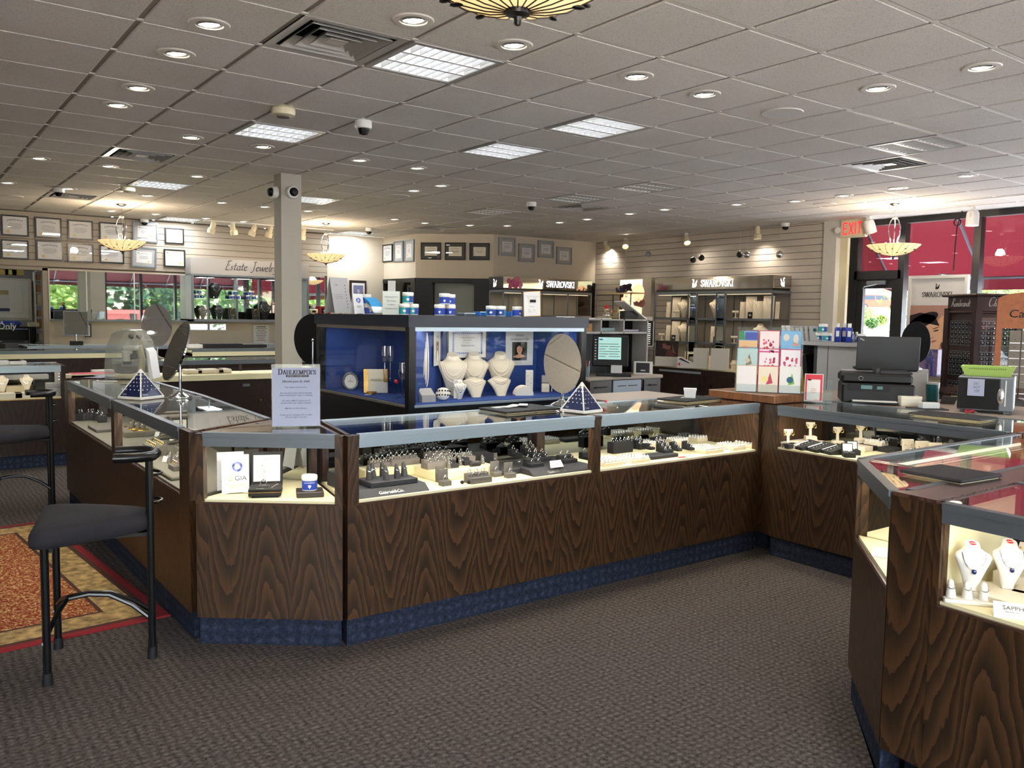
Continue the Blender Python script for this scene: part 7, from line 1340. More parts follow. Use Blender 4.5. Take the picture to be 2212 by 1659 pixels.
# cards and boxes on the front edge
q = onshelf(1442, .701, 10.50); t = thing('poster_block', 'white display block carrying a dark photo of a posing woman before the tall cabinet', 'display block', q, -PI/2+.5); b = B(); b.box(-.19, .19, -.04, .10, 0, .16, .003); b.build('block', 'white_paint', t); b = B(); b.box(-.19, .19, .0, .012, .16, .42); b.build('board', 'black_plastic', t); b = B(); y = -.0006; b.col = '2b1a1c'; b.rect(-.185, .185, .165, .415, y); b.col = '5a2a2c'; b.poly([(-.03,y-.0004,.165),(.14,y-.0004,.165),(.10,y-.0004,.27),(.02,y-.0004,.30)]); b.col = '8a5a48'; b.disc((.03,.325), .035, 14, 1, 1.3, y-.0008); b.poly([(-.08,y-.0008,.37),(-.07,y-.0008,.30),(.0,y-.0008,.28),(.02,y-.0008,.31),(-.03,y-.0008,.385)]); b.poly([(.09,y-.0008,.38),(.13,y-.0008,.25),(.17,y-.0008,.20),(.10,y-.0008,.24)]); b.col = '1a0f10'; b.disc((.03,.37), .036, 12, 1.1, .7, y-.0012); b.build('photo', 'print', t)
for k, px in enumerate((1516, 1557)): q = onshelf(px, .701, 10.50); b = B(); b.box(-.12-.02*k, .12+.02*k, 0, .05, 0, .33+.01*k, .003); solo('white_display_board', 'plain white upright panel before the tall lit cabinet, %s one' % ('left','right')[k], 'display block', b, 'white_paint', None, q, -PI/2+.5)
q = onshelf(1487, .701, 10.48); t = thing('white_carton', 'white open carton with blue and red print before the tall cabinet', 'box', q, -PI/2+.3); b = B(); b.ext([(-.15,-.06,0),(.15,-.06,0),(.15,-.06,.06),(-.15,-.06,.17)], (0,.12,0)); b.build('carton', 'white_paper', t); b = B(); b.poly([(-.13,-.062,.14),(.05,-.062,.08),(.08,-.062,.085),(-.08,-.062,.16)]); b.build('blue_print', 'navy_print', t); b = B(); b.poly([(-.14,-.062,.05),(-.09,-.062,.03),(-.10,-.062,.09)]); b.build('red_print', 'red_paint', t)
# second cabinet on the office wall
t2 = face_cabinet('crystal_cabinet', 'second lit crystal cabinet with mirrored header before the office windows', (8.52, 11.8), 0, 2.03, .42, .9, 2.17, 'SWAROVSKI', .95, shelves=(1.52,), splits=(.4,.85,1.45))
b = B(); b.box(-.01, 0, 0, .42, 1.965, 2.17); b.build('header_end', 'black_frame', t2); b = B(Matrix.Translation((-.012,.42,0))@Matrix.Rotation(-PI/2, 4, 'Z')); swan(b, .13, 1.995, .14, 0); b.build('lit_swan', 'sign_lit', t2)
b = B(); y = -.005
for k in range(26): a = rnd.random()*6.3; r = rnd.random()**.6*.13; b.col = ('c46a86','b1506f','d98aa2','a8476a')[k % 4]; b.disc((.24+r*math.cos(a)*1.25, 2.06+r*math.sin(a)*.6), .035+.015*rnd.random(), 8, 1, 1.2, y-.0002*k)
b.build('flower_print', 'print', t2)
b = B(); b.box(8.5, 10.55, 11.8, 12.2, 0, .88); solo('base_cabinet', 'dark base cabinet under the second crystal cabinet', 'cabinet', b, 'walnut_dark')
t = thing('side_shelf_unit', 'low glass shelf unit with crystal figures right of the second cabinet', 'shelf unit', (10.62, 11.2, 0)); b = B(); b.box(0, .42, -.35, .55, 1.50, 1.52); b.box(0,.42,-.35,.55,1.93,1.95); b.build('shelf', 'cream_deck', t); b = B(); [b.box(x, x+.015, y_, y_+.015, 0, 1.95) for x in (0, .405) for y_ in (-.35, .535)]; b.build('frame', 'gray_metal', t); b = B(); b.box(.0,.42,-.35,.55,0,1.0); b.build('base', 'walnut_dark', t)
t = thing('crystal_cluster', 'dark purple crystal cluster on top of the glass shelf unit', 'ornament', (10.75, 11.25, 1.951)); b = B(); [b.cyl((.16*(i/17-.5), .34*(i/17-.5), 0), (.16*(i/17-.5)+.02*rnd.gauss(0,1), .34*(i/17-.5)-.03*rnd.gauss(0,1), .05+.09*rnd.random()*(1-abs(i/17-.5))), .022, .004, n=6) for i in range(18)]; b.build('spikes', 'purple_crystal', t, smooth=0)
for k, y_ in enumerate((11.55, 11.38, 11.2, 11.02)): t = thing('crystal_figurine', 'golden lit crystal figurine on the glass shelf, %s from the left' % ORD[k], 'figurine', (10.76, y_, 1.521), -.8, 'crystal figurines'); b = B(); b.sph((0,0,.045), .045, 8, 6, (1.3,.8,.8)); b.sph((.05,0,.10), .026, 8, 6); b.cyl((.02,0,.06), (.05,0,.10), .018); b.build('body', 'crystal', t); b = B(); b.tube([(-.05,0,.06),(-.08,0,.1),(-.07,0,.14)], .007, 5); b.build('tail', 'gold', t)
t = thing('star_ornament', 'silver star ornament on a curved wire beside the glass shelf unit', 'ornament', (10.5, 10.72, 1.30)); b = B(); O_ = [((.09 if i % 2 == 0 else .035)*math.sin(PI*i/5), (.09 if i % 2 == 0 else .035)*math.cos(PI*i/5)) for i in range(10)]; b.ext([(x, -.01, .1+z) for x, z in O_], (0,.02,0)); b.build('star', 'silver', t); b = B(); b.tube([(0,0,-.6),(.02,-.08,-.1),(.0,-.10,.12),(0,-.02,.2)], .005, 6); b.build('wire', 'silver', t); b = B(); b.lathe([(.0001,-.61),(.06,-.61),(.06,-.6),(.0001,-.595)], 14); b.build('foot', 'silver', t)
# big back-lit photograph
def two_faces(b, w, h, y, x0=0, z0=0, teal='a7dcc4', lit=True, top_=1):
    """two close faces, the nearer under a dark beret, printed as flat shapes on a w x h sheet; x from the left edge"""
    X = lambda u: x0+u*w; Z = lambda v: z0+v*h; k = .0004
    def pol(c, pts, l): b.col = c; b.poly([(X(u), y-k*l, Z(v)) for u, v in pts])
    def el(c, u, v, ru, rv, l, n=20, rot=0): b.col = c; b.poly([(X(u)+(ru*w*math.cos(a)*math.cos(rot)-rv*h*math.sin(a)*math.sin(rot)), y-k*l, Z(v)+(ru*w*math.cos(a)*math.sin(rot)+rv*h*math.sin(a)*math.cos(rot))) for a in [2*PI*i/n for i in range(n)]])
    sk = ('f0b98f','f4c6a0','e7a67c','d98f66'); b.col = [teal, teal, 'f2efc4', 'e9f2d0'] if lit else ['b98f80']*4; b.poly([(X(0),y,Z(0)),(X(1),y,Z(0)),(X(1),y,Z(1)),(X(0),y,Z(1))])
    pol('1c1210', [(0,.30),(.28,.30),(.30,.62),(0,.72)], 1); el('4a2c22', .88, .46, .26, .12, 1)
    el(sk[0], .80, .68, .30, .22, 2, rot=.2); pol('3a241c', [(1,.52),(.72,.50),(.66,.44),(.80,.40),(1,.42)], 3)
    pol(sk[1], [(0,0),(0,.10),(.12,.30),(.30,.40),(.62,.40),(.95,.36),(1,.30),(1,0)], 4); pol(sk[1], [(.26,.36),(.58,.36),(.62,.52),(.28,.55)], 4)
    el(sk[1], .40, .58, .24, .175, 5, rot=-.22); el(sk[2], .12, .55, .05, .045, 5); el(sk[2], .86, .525, .07, .05, 5)
    el('1a1114', .26, .79, .31, .085, 6, rot=.45); pol('1a1114', [(0,.70),(.30,.76),(.58,.72),(.48,.86),(.20,.90),(0,.86)], 6)
    for u, v, r in ((.30,.60,.25),(.52,.655,.25)): el('3b2620', u, v, .055, .010, 7, 12, r); el('6a4636', u-.01, v+.035, .07, .007, 7, 10, r+.1)
    el('c9745c', .47, .505, .075, .013, 7, 12, .3); el(sk[3], .45, .555, .035, .008, 7, 10, .3); el('f7f2e6', .135, .495, .022, .012, 8, 10); el('f7f2e6', .14, .465, .018, .02, 8, 10); el('f7f2e6', .70, .50, .025, .012, 8, 10)
p, q = ax(1340, 605, 10.97), ax(1385, 715, 10.97); t = thing('light_box', 'glowing back-lit photo panel of two faces between the crystal cabinets', 'light box', (10.97, p.y, q.z), -PI/2); w, h = p.y-q.y, p.z-q.z; b = B(); b.box(-.01, w+.22, 0, .09, -.02, h+.02); b.build('box', 'slat_gray', t); b = B(); b.col = 'fff3d8'; b.rect(0, w, 0, h*.16, -.002); two_faces(b, w, h*.84, -.002, 0, h*.16); b.col = 'e79a92'; b.poly([(w*.35,-.006,h*.17),(w,-.006,h*.17),(w,-.006,h*.21),(w*.4,-.006,h*.22)]); b.build('photo', 'backlit_print', t)
for k, (px, x, r, m, w_) in enumerate(((1400,10.6,.047,'ball_gray','grey one at the left'),(1497,10.62,.047,'black_frame','left one of the dark pair'),(1515,10.7,.05,'black_frame','right one of the dark pair'),(1598,10.7,.05,'charcoal','dark one touching the silver one'),(1614,10.6,.052,'silver','silver one touching the dark one'),(1684,10.6,.053,'mirror','mirror one nearest the storefront'))):
    p = ax(px, (549,562,557,550,551,550)[k], x); t = thing('hanging_ball', 'round ball ornament hanging before the right slatwall, '+w_, 'ornament', p, 0, 'hanging ball ornaments'); b = B(); b.sph((0,0,0), r, 24, 16); b.build('ball', m, t, smooth=80); b = B(); b.cyl((0,0,r-.003), (0,0,r+.012), .008); b.build('cap', 'silver', t); b = B(); b.cyl((0,0,r+.01), (0,0,CE-p.z), .0012, n=5); b.build('thread', 'white_plastic', t)
# register desk
DX0, DX1, DY, DZ = 6.9, 8.22, 7.75, .76
t = thing('register_desk', 'dark wood register desk with a beige top and drawers behind the middle counter', 'desk', ((DX0+DX1)/2, DY, 0)); W = (DX1-DX0)/2; b = B(); b.box(-W, W, 0, .62, DZ-.045, DZ, .008); b.build('top', 'desk_top', t); b = B(); b.box(-W+.02, -W+.42, .03, .6, 0, DZ-.045); b.box(W-.36, W-.02, .03, .6, .3, DZ-.045); b.box(-W+.42, W-.36, .55, .6, 0, DZ-.045); b.box(W-.06,W-.02,.03,.6,0,.3); b.build('body', 'walnut_dark', t, uv=.2)
for x0, x1, z0 in ((-W+.04,-W+.4,.40),(W-.34,W-.04,.42)):
    b = B(); b.box(x0, x1, .012, .03, z0, DZ-.06); d = b.build('drawer', 'walnut_dark', t, uv=.6); b = B(); b.tube([(x0+.09,.012,DZ-.13),(x0+.09,-.012,DZ-.13),(x1-.09,-.012,DZ-.13),(x1-.09,.012,DZ-.13)], .008, 6); b.build('drawer_pull', 'black_plastic', d)
b = B(); b.box(-W+.18, -W+.29, .008, .012, .44, .53); b.build('drawer_label', 'white_paper', t); b = B(); b.box(-W+.44, W-.38, .02, .5, DZ-.22, DZ-.05, .004); d = b.build('cash_drawer', 'gray_metal', t); b = B(); b.box(-W+.52,-W+.66,.016,.02,DZ-.13,DZ-.12); b.box(-W+.70,-W+.86,.016,.02,DZ-.13,DZ-.12); b.build('slot', 'black_plastic', d)
t = thing('desk_hutch', 'grey pigeonhole hutch on the register desk', 'shelf', (7.5, 8.05, DZ)); b = B(); ht = .72; b.box(-.75, .72, 0, .3, ht-.02, ht); b.box(-.62, .72, 0, .3, ht-.19, ht-.165)
for x in (-.75, -.62, -.14, .26, .70): b.box(x, x+.022, 0, .3, (ht-.19 if x > -.6 and x < .6 else 0), ht)
b.build('frame', 'gray_laminate', t); b = B(); b.box(-.74, .71, .28, .3, 0, ht); b.build('back', 'black_plastic', t)
for k, (x, w, h, m, lb) in enumerate(((-.5,.16,.06,'tan_box','small tan box in the left pigeonhole'),(-.28,.14,.10,'tan_box','taller tan box in the left pigeonhole'),(.06,.26,.05,'teal_cup','green folder in the middle pigeonhole'),(.48,.36,.03,'purple_crystal','purple folders in the right pigeonhole'))): block('stored_item', lb, 'box', (7.5+x, 8.2, DZ+ht-.164), w, .14, h, m)
p = (7.42, 7.92, DZ); t = thing('touch_monitor', 'black touch screen register showing a pale form on the desk', 'monitor', p, face(p)+.02); M_ = Matrix.Translation((0,0,.12))@Matrix.Rotation(-.18, 4, 'X'); b = B(M_); b.box(-.23, .23, 0, .05, 0, .40, .01); b.build('casing', 'black_plastic', t); b = B(M_); b.box(-.155, .135, -.003, 0, .085, .37); b.build('screen', 'screen', t); b = B(M_)
for i in range(8): b.box(-.20, -.18, -.002, 0, .08+.036*i, .092+.036*i)
b.build('side_keys', 'white_paper', t); b = B(M_); b.box(-.145,-.10,-.0035,-.003,.335,.35); b.build('blue_field', 'blue_label', t); b = B(M_)
for i in range(6): b.box(-.145, -.06+.03*(i % 3), -.0036, -.003, .12+.032*i, .127+.032*i); b.box(-.02, .12-.02*(i % 2), -.0036, -.003, .12+.032*i, .127+.032*i)
b.build('form_lines', 'ink_soft', t); b = B(); b.box(-.10, .10, -.02, .14, 0, .02, .004); b.box(-.04, .04, .03, .08, .02, .2); b.build('stand', 'black_plastic', t)
q = (p[0]-.05, p[1]-.12, DZ); t = thing('keyboard', 'black keyboard before the touch screen register', 'keyboard', q, face(q)); b = B(); b.ext([(-.22,-.08,0),(-.22,.08,0),(-.22,.08,.035),(-.22,-.08,.015)], (.44,0,0)); b.build('body', 'black_plastic', t); b = B(Matrix.Rotation(.12, 4, 'X')); [b.cb((-.19+.032*i, -.05+.034*j, .026), (.026,.026,.006)) for i in range(13) for j in range(4)]; b.build('keys', 'dark_gray', t)
b = B(); b.box(-.07,.07,0,.004,0,.10); solo('note_card', 'white printed card propped under the register screen', 'card', b, 'white_paper', None, (q[0]+.02, q[1]-.03, DZ+.04), face(q))
q = (7.95, 7.86, DZ); t = thing('tablet', 'white framed tablet leaning at the right end of the register desk', 'tablet', q, face(q)); M_ = Matrix.Rotation(-.45, 4, 'X'); b = B(M_); b.box(-.125,.125,0,.015,0,.19,.006); b.build('case', 'white_plastic', t); b = B(M_); b.box(-.09,.085,-.002,0,.025,.165); b.build('screen', 'charcoal', t); b = B(); b.box(-.03,.03,.02,.09,0,.06); b.build('stand', 'white_plastic', t)
q = (6.97, 7.86, DZ); t = thing('pen_cup', 'clear cup of pens at the left end of the register desk', 'pen holder', q); b = B(); b.lathe([(.035,0),(.04,.13),(.036,.13),(.032,.005)], 16); b.build('cup', 'gray_metal', t)
for k in range(5): a = k*1.3; b = B(); b.cyl((.015*math.cos(a),.015*math.sin(a),.02), (.035*math.cos(a),.035*math.sin(a),.20), .005, n=6); b.build('pen', ('black_plastic','green_plastic','blue_label','red_paint','white_plastic')[k], t)
b = B(); b.box(-.22, .22, 0, .02, .10, .115); M_ = Matrix.Rotation(.5, 4, 'Y'); b = B(M_); b.box(-.24, .24, -.10, .10, .06, .075); o = solo('tilted_panel', 'white tilted display panel on top of the desk hutch', 'panel', b, 'white_plastic', None, (8.0, 8.2, DZ+ht+.06)); b = B(); b.box(-.12,.12,-.05,.05,-.06,.05); b.build('foot', 'black_plastic', o)
for k in range(3): b = B(); b.box(-.16, .16, -.1, .1, 0, .012); solo('paper_stack', 'loose papers on top of the desk hutch, %s from the left' % ORD[k], 'paper', b, ('black_plastic','white_paper','white_paper')[k], None, (6.95+.26*k, 8.2, DZ+ht), .2*k)
t = thing('crystal_figurine', 'clear crystal figure with a red cap on the desk hutch', 'figurine', (7.55, 8.15, DZ+ht)); b = B(); b.sph((0,0,.05), .05, 10, 8); b.sph((0,0,.12), .035, 10, 8); b.build('body', 'crystal', t); b = B(); b.lathe([(.034,.135),(.02,.17),(.0001,.19)], 10); b.build('hat', 'red_paint', t)
b = B(); p = az(1290, 868, .965); t = thing('paper_tray', 'beige papers on a low shelf behind the right pyramid', 'paper', (4.3, 4.6, 0)); b.box(0, .9, 0, .5, .86, .88); b.build('sheet', 'desk_top', t); b = B(); b.box(.05, .85, .05, .5, .0, .86); b.build('cabinet', 'walnut_dark', t)
q = ax(1393, 720, 9.9); t = thing('hanging_rack', 'black earring rack card in a white frame left of the tall cabinet', 'rack', (9.9, q.y, q.z), face(q)); w, h = .26, .40; b = B(); b.box(-w/2, w/2, -.008, .008, -h/2, h/2); b.build('card', 'black_plastic', t); b = B(); [b.box(*v) for v in ((-w/2-.012,-w/2,-.01,.01,-h/2,h/2),(w/2,w/2+.012,-.01,.01,-h/2,h/2),(-w/2,w/2,-.01,.01,-h/2-.012,-h/2))]; b.box(-w*.45, w*.45, -.01, .01, h/2+.01, h/2+.07); b.box(-.01,.01,.0,.02,-1.4,-h/2); b.box(-.15,.15,-.15,.15,-q.z,-q.z+.02); b.box(-.01,.01,0,.02,-q.z,-1.38+.2); b.build('frame', 'white_paint', t); b = B(); [b.box(x, x+.06, -.011, -.008, -h/2+.03+.032*i, -h/2+.038+.032*i) for i in range(11) for x in (-.10, .03)]; b.build('silver_bar', 'silver', t)
# ---- corner block, greeting card rack, acrylic holder
b = B(); b.box(4.52, 4.87, 3.30, 3.84, .967, 1.02, .004); solo('wooden_block', 'oak veneered platform on the inside corner under the greeting cards', 'platform', b, 'oak_block', uv=.3)
q = (4.70, 3.49, 1.021); t = thing('card_rack', 'three tier clear greeting card rack on the oak corner platform', 'card rack', q, face(q)); b = B()
for k in range(3): y0 = -.075+.05*k; z0 = .0+.12*k; b.box(-.21, .21, y0-.006, y0-.003, z0, z0+.055); b.box(-.21, .21, y0+.03, y0+.033, z0, z0+.19 if k == 2 else z0+.13); b.box(-.21,.21,y0-.006,y0+.033,z0,z0+.003)
b.box(-.21,-.207,-.085,.06,0,.36); b.box(.207,.21,-.085,.06,0,.36); b.build('tray', 'acrylic', t)
b = B(); b.box(-.20, .20, -.06, .06, .0, .012); b.build('base_liner', 'black_plastic', t)
CD = [[('c9b98a','f1ecec',0),('c9384c','efe3d0',1),('e9e6e4','efece9',2)],[('9fc2c4','b9d0cf',3),('c93a5e','f2e9ec',4),('b8386a','efe8ee',5)],[('7a2a4a','6f9fc8',6),('c05068','f3dfe0',7),('5f9fd0','7fb4dc',8)]]
CL = [['plain cream','red and yellow','grey with a green bottle'],['teal with a window','white with a pink bow','white with a pink band'],['beach scene','white with red flowers','blue']]
ca, sa = math.cos(face(q)), math.sin(face(q))
for r in range(3):
    for c in range(3):
        x = -.137+.137*c; y = -.06+.05*r; edge, bg, kind = CD[r][c]; wx_, hz = .066, (.175 if r == 0 else .165)
        o = thing('greeting_card', '%s greeting card in the %s tier of the card rack' % (CL[r][c], ('bottom','middle','top')[r]), 'greeting card', (q[0]+x*ca-y*sa, q[1]+x*sa+y*ca, q[2]+.004+.12*r), face(q), 'greeting cards'); M_ = Matrix.Rotation(-.06, 4, 'X'); b = B(M_); b.box(-wx_, wx_, 0, .004, 0, hz); b.build('card', 'white_paper', o); b = B(M_); y = -.0006; b.col = edge; b.rect(-wx_, wx_, 0, hz, y); b.col = bg; b.rect(-wx_+.005, wx_-.005, 0, hz-.005, y-.0003); y -= .0006; R2 = random.Random(kind)
        if kind == 6: b.col = '3f8a5a'; b.poly([(-.06,y,.1),(-.02,y,.1),(-.03,y,.165),(-.06,y,.16)]); b.col = 'e0b98c'; b.rect(-.06, .06, .05, .095, y); b.col = '4b57a8'; b.rect(-.02, .06, .1, .15, y); b.col = 'd06a7e'; b.disc((-.02,.035), .025, 7, 1, 1, y)
        elif kind in (1, 2, 3): b.col = ('c2405e','7fbf4a','7f7466')[kind-1]; b.poly([(-.012,y,.05),(.03,y,.06),(.012,y,.13)]); b.col = ('f0e39a','2e5f7a','c9c0a8')[kind-1]; b.disc((-.02 if kind == 1 else .0, .085), .022, 4 if kind == 3 else 9, 1, 1, y-.0002)
        elif kind == 8: b.col = 'd9d0c6'; b.disc((-.03,.12), .02, 10, 1, 1.2, y); b.disc((.03,.11), .022, 8, .8, 1.6, y); b.col = 'd99a86'; b.disc((.03,.075), .018, 8, 1.2, .6, y)
        elif kind in (4, 5, 7):
            if kind == 4: b.col = 'd8528e'; b.rect(-wx_, wx_, hz-.025, hz-.015, y); b.poly([(.0,y-.0002,hz-.03),(.03,y-.0002,hz-.01),(.03,y-.0002,hz-.03),(0,y-.0002,hz-.01)])
            for i in range(16): b.col = ('c23a52','e06a8a')[i % 2]; b.disc(((R2.random()-.5)*.08, .04+R2.random()*.07), .005+.004*R2.random(), 6, 1, 1.4, y)
        b.build('picture', 'print', o)
q = az(1766, 869, .967); t = thing('acrylic_card_holder', 'clear holder with a red bordered price sheet on the right arm glass', 'sign', (q.x, q.y, .967), face(q)); b = B(); b.box(-.088,.088,-.05,-.047,0,.07); b.box(-.088,.088,.0,.003,0,.15); b.box(-.088,.088,-.05,.05,0,.003); b.box(-.088,-.085,-.05,.003,0,.07); b.box(.085,.088,-.05,.003,0,.07); b.build('holder', 'acrylic', t); M_ = Matrix.Rotation(-.08, 4, 'X'); b = B(M_); b.box(-.085,.03,-.02,-.016,.004,.185); b.build('sheet', 'white_paper', t); b = B(M_); b.col = 'd9384a'; b.rect(-.08, .025, .01, .18, -.0205); b.col = 'f2ebe8'; b.rect(-.07, .012, .012, .148, -.021); b.col = '2a1a1c'; b.disc((-.055,.145), .012, 12, 1.1, .45, -.0214); b.col = 'e79aa4'; [b.rect(-.045, -.012, .06+.012*i, .064+.012*i, -.0214) for i in range(3)]; b.build('red_print', 'print', t); text(t, '50% OFF', .014, 'pink', (.0,-.0515,.018))
# ---- staff desk behind the right arm
b = B(); b.box(5.13, 6.05, .4, 3.9, .925, .952, .004); t = thing('staff_desk', 'tan topped staff desk behind the right arm counter', 'desk', (0,0,0)); b.build('top', 'desk_top', t); b = B(); b.box(5.16, 6.0, .45, 3.85, 0, .925); b.build('body', 'walnut_dark', t)
ZD = .953
PXA = ax(1690, 740, 6.0)
t = thing('partition_unit', 'grey laminate partition unit with an open book slot behind the printer', 'cabinet', (6.08, 0, 0)); yA, yB, yM, zt = ax(1694, 740, 6.08).y, ax(1875, 745, 6.08).y, ax(1764, 800, 6.08).y, 1.30
b = B(); b.box(-.03, .22, yB, yA, zt, zt+.03); b.build('ledge', 'gray_laminate', t); b = B(); b.box(0, .2, yB, yM, .0, zt); b.build('panel', 'gray_laminate', t); b = B(); b.box(-.002, .0, (yB+yM)/2+.12, (yB+yM)/2+.124, 0, zt); b.build('seam', 'dark_gray', t); b = B(); b.box(0, .2, yA-.03, yA, 0, zt); b.box(.18, .2, yM, yA-.03, 0, zt); b.box(0, .18, yM, yA-.03, .8, .88); b.box(0,.02,yM,yM+.03,0,zt); b.build('slot_frame', 'dark_gray', t)
for k, (m, w) in enumerate((('black_plastic',.04),('charcoal',.04),('binder_gold',.05),('black_plastic',.04))): b = B(Matrix.Rotation(-.16, 4, 'X')); b.box(0, .16, -w/2, w/2, 0, .33); o = solo('binder', ('black','charcoal','black gold spined','thin black')[k]+' binder leaning in the open slot of the grey partition', 'book', b, 'black_plastic' if k != 2 else m, None, (6.10, yM+.09+.045*(3-k), .88+.012)); 
for k, (dx, lv) in enumerate(((-10,0),(10,0),(0,1))): q = ax(1777+dx, 730, 6.2); jar('teal cleaner jar on the partition ledge, %s' % ('lower left','lower right','top one')[k], (6.2, q.y, zt+.031+.0725*lv), face(q), 1)
def bottle(label, q, h, r, m, rz=0, grp='bottles on the partition ledge'): t = thing('spray_bottle', label, 'bottle', q, rz, grp); b = B(); b.lathe([(r*.9,0),(r,.004),(r,h*.72),(r*.75,h*.78),(r*.4,h*.8)], 18); b.build('body', m, t); b = B(); b.lathe([(r*.55,h*.78),(r*.6,h*.8),(r*.6,h),(.0001,h)], 14); b.build('cap', 'white_plastic', t); b = B(); b.box(-r*.5, r*.5, -r*1.02, -r*.9, h*.3, h*.6); b.build('label_mark', 'white_paper', t)
for k, px in enumerate((1809, 1823, 1834)): q = ax(px, 730, 6.15+.05*(k % 2)); bottle('tall blue bottle with a white cap on the partition ledge, %s' % ('left','middle','right')[k], (q.x, q.y, zt+.031), .15, .024, 'blue_label', face(q))
for k, px in enumerate((1841, 1850)): q = ax(px, 730, 6.2); bottle('small grey bottle on the partition ledge, %s' % ('left','right')[k], (6.2, q.y, zt+.031), .085, .015, 'gray_metal', face(q))
q = ax(1860, 735, 6.2); jar('small blue jar at the right end of the partition ledge', (6.2, q.y, zt+.031), face(q), 0)
for k in range(7): q = ax(1702+10*k, 735, 6.15); b = B(Matrix.Rotation(-.3, 4, 'X')); b.box(-.045, .045, 0, .006, 0, .13); o = solo('packet', 'clear packet standing on the partition ledge, %s from the left' % ORD[k], 'packet', b, 'white_paper' if k < 2 else 'gray_laminate', 'packets on the partition ledge', (6.15, q.y, zt+.031), face(q)+.4); b = B(Matrix.Rotation(-.3, 4, 'X')); b.disc((0,.095), .016, 10, 1, 1, -.001) if k > 1 else b.rect(-.01, .01, .03, .11, -.001); b.build('label_print', 'teal_cup' if k > 1 else 'pink', o)
q = adist(1893, 862, 5.75); q = Vector((q.x, q.y, ZD)); t = thing('printer', 'black all in one printer on the staff desk behind the red price sheet', 'printer', q, face(q)+.12); b = B(); b.box(-.235, .215, -.16, .17, .0, .135, .012); b.build('body', 'black_plastic', t); b = B(); b.box(-.24, .2, -.15, .17, .135, .20, .015); b.build('scanner', 'black_plastic', t); b = B(); b.box(.0,.2,-.12,.16,.2,.215,.004); b.box(-.02,.0,-.1,.1,.2,.235); b.build('document_feeder', 'charcoal', t); b = B(); b.ext([(-.2,-.161,.085),(.06,-.161,.085),(.06,-.175,.135),(-.2,-.175,.135)], (0,.02,0)); b.build('control_panel', 'charcoal', t); b = B(); b.box(-.12,-.05,-.178,-.174,.10,.125); b.box(-.02,.015,-.178,-.174,.10,.12); b.build('display', 'teal_cup', t); b = B(); b.tube([(-.12+.013*math.cos(a), -.152, .168+.013*math.sin(a)) for a in [2*PI*i/16 for i in range(16)]], .0022, 5, closed=True); b.build('round_mark', 'silver', t); b = B(); b.box(-.17, .1, -.23, -.1, .02, .026); b.build('paper', 'white_paper', t); b = B(); b.box(-.18,.11,-.22,-.15,.008,.018); b.build('paper_tray', 'black_plastic', t)
p = adist(1925, 830, 6.0); p = Vector((p.x, p.y, ZD)); b = B(); b.box(-.3, .18, -.16, .16, 0, .20, .004); solo('grey_stand_box', 'grey laminate box under the black laptop', 'box', b, 'gray_laminate', None, p, face(p)+.45)
t = thing('laptop', 'black laptop seen from behind its raised lid on the grey box', 'laptop', (p.x-.04, p.y+.02, ZD+.201), face(p)+.15); b = B(); b.box(-.2, .2, -.02, .2, 0, .018, .004); b.build('base', 'black_plastic', t); M_ = Matrix.Translation((0,-.02,.01))@Matrix.Rotation(.12, 4, 'X'); b = B(M_); b.box(-.205, .205, -.012, 0, 0, .235, .003); ld = b.build('lid', 'black_laptop', t); b = B(M_@Matrix.Translation((-.175,-.0126,.213))@Matrix.Rotation(.5, 4, 'Y')); b.box(-.016,.016,-.0004,.0,-.005,.005); b.build('corner_badge', 'gray_metal', ld)
p2 = adist(1972, 815, 6.25); cmirror('black backed round mirror on a chrome pole right of the laptop', (p2.x, p2.y, ZD+.202), face(p2)+PI-.35, .105, .155, .195, .05, 0, .06, back='black_plastic')
b = B(); b.box(-.1,.1,-.1,.1,0,.2,.003); solo('grey_stand_box', 'smaller grey box under the black backed mirror by the laptop', 'box', b, 'gray_laminate', None, (p2.x, p2.y, ZD), face(p2))
def desk(px, py): q = az(px, py, ZD); return (min(q.x, 5.95), q.y*min(1, 5.95/q.x), ZD)
q = desk(2013, 868); t = thing('travel_cup', 'teal insulated cup with a clear lid on the staff desk', 'cup', q); b = B(); b.lathe([(.034,0),(.036,.003),(.043,.115),(.043,.13),(.0001,.131)], 24); b.build('cup', 'teal_cup', t); b = B(); b.lathe([(.044,.122),(.045,.135),(.0001,.138)], 24); b.build('lid', 'acrylic_edge', t)
q = desk(1962, 876); t = thing('white_gift_box', 'cream square gift box with a lid beside the printer', 'box', q, face(q)+.4); b = B(); b.box(-.065,.065,-.05,.05,0,.05,.002); b.build('box', 'cream_paper', t); b = B(); b.box(-.067,.067,-.052,.052,.04,.064,.003); b.build('lid', 'cream_paper', t)
q = desk(2006, 884); b = B(); b.box(-.055,.055,-.03,.03,.0,.035,.002); solo('white_box', 'small white box on a dark folder on the staff desk', 'box', b, 'white_paper', None, (q[0], q[1], ZD+.008), face(q)+.5); b = B(); b.box(-.12,.1,-.06,.06,0,.007); solo('folder', 'dark folder under the small white box', 'folder', b, 'charcoal', None, q, face(q)+.4)
q = desk(2047, 872); t = thing('desk_phone', 'black wedge shaped phone base with an antenna on the staff desk', 'phone', q, face(q)); b = B(); b.ext([(-.05,-.04,0),(-.05,.04,0),(-.03,.03,.05),(-.03,-.01,.05)], (.09,0,0)); b.build('base', 'black_plastic', t); b = B(); b.cyl((.02,0,.035), (.13,-.05,.012), .004, n=6); b.build('antenna', 'black_plastic', t)
q = desk(2062, 862); b = B(); b.box(-.05,.05,-.03,.03,0,.03); o = solo('white_box', 'white box with a green top behind the phone base', 'box', b, 'white_paper', None, (q[0]+.05, q[1], ZD), face(q)); b = B(); b.box(-.045,.03,-.028,.028,.03,.036); b.build('green_top', 'green_plastic', o)
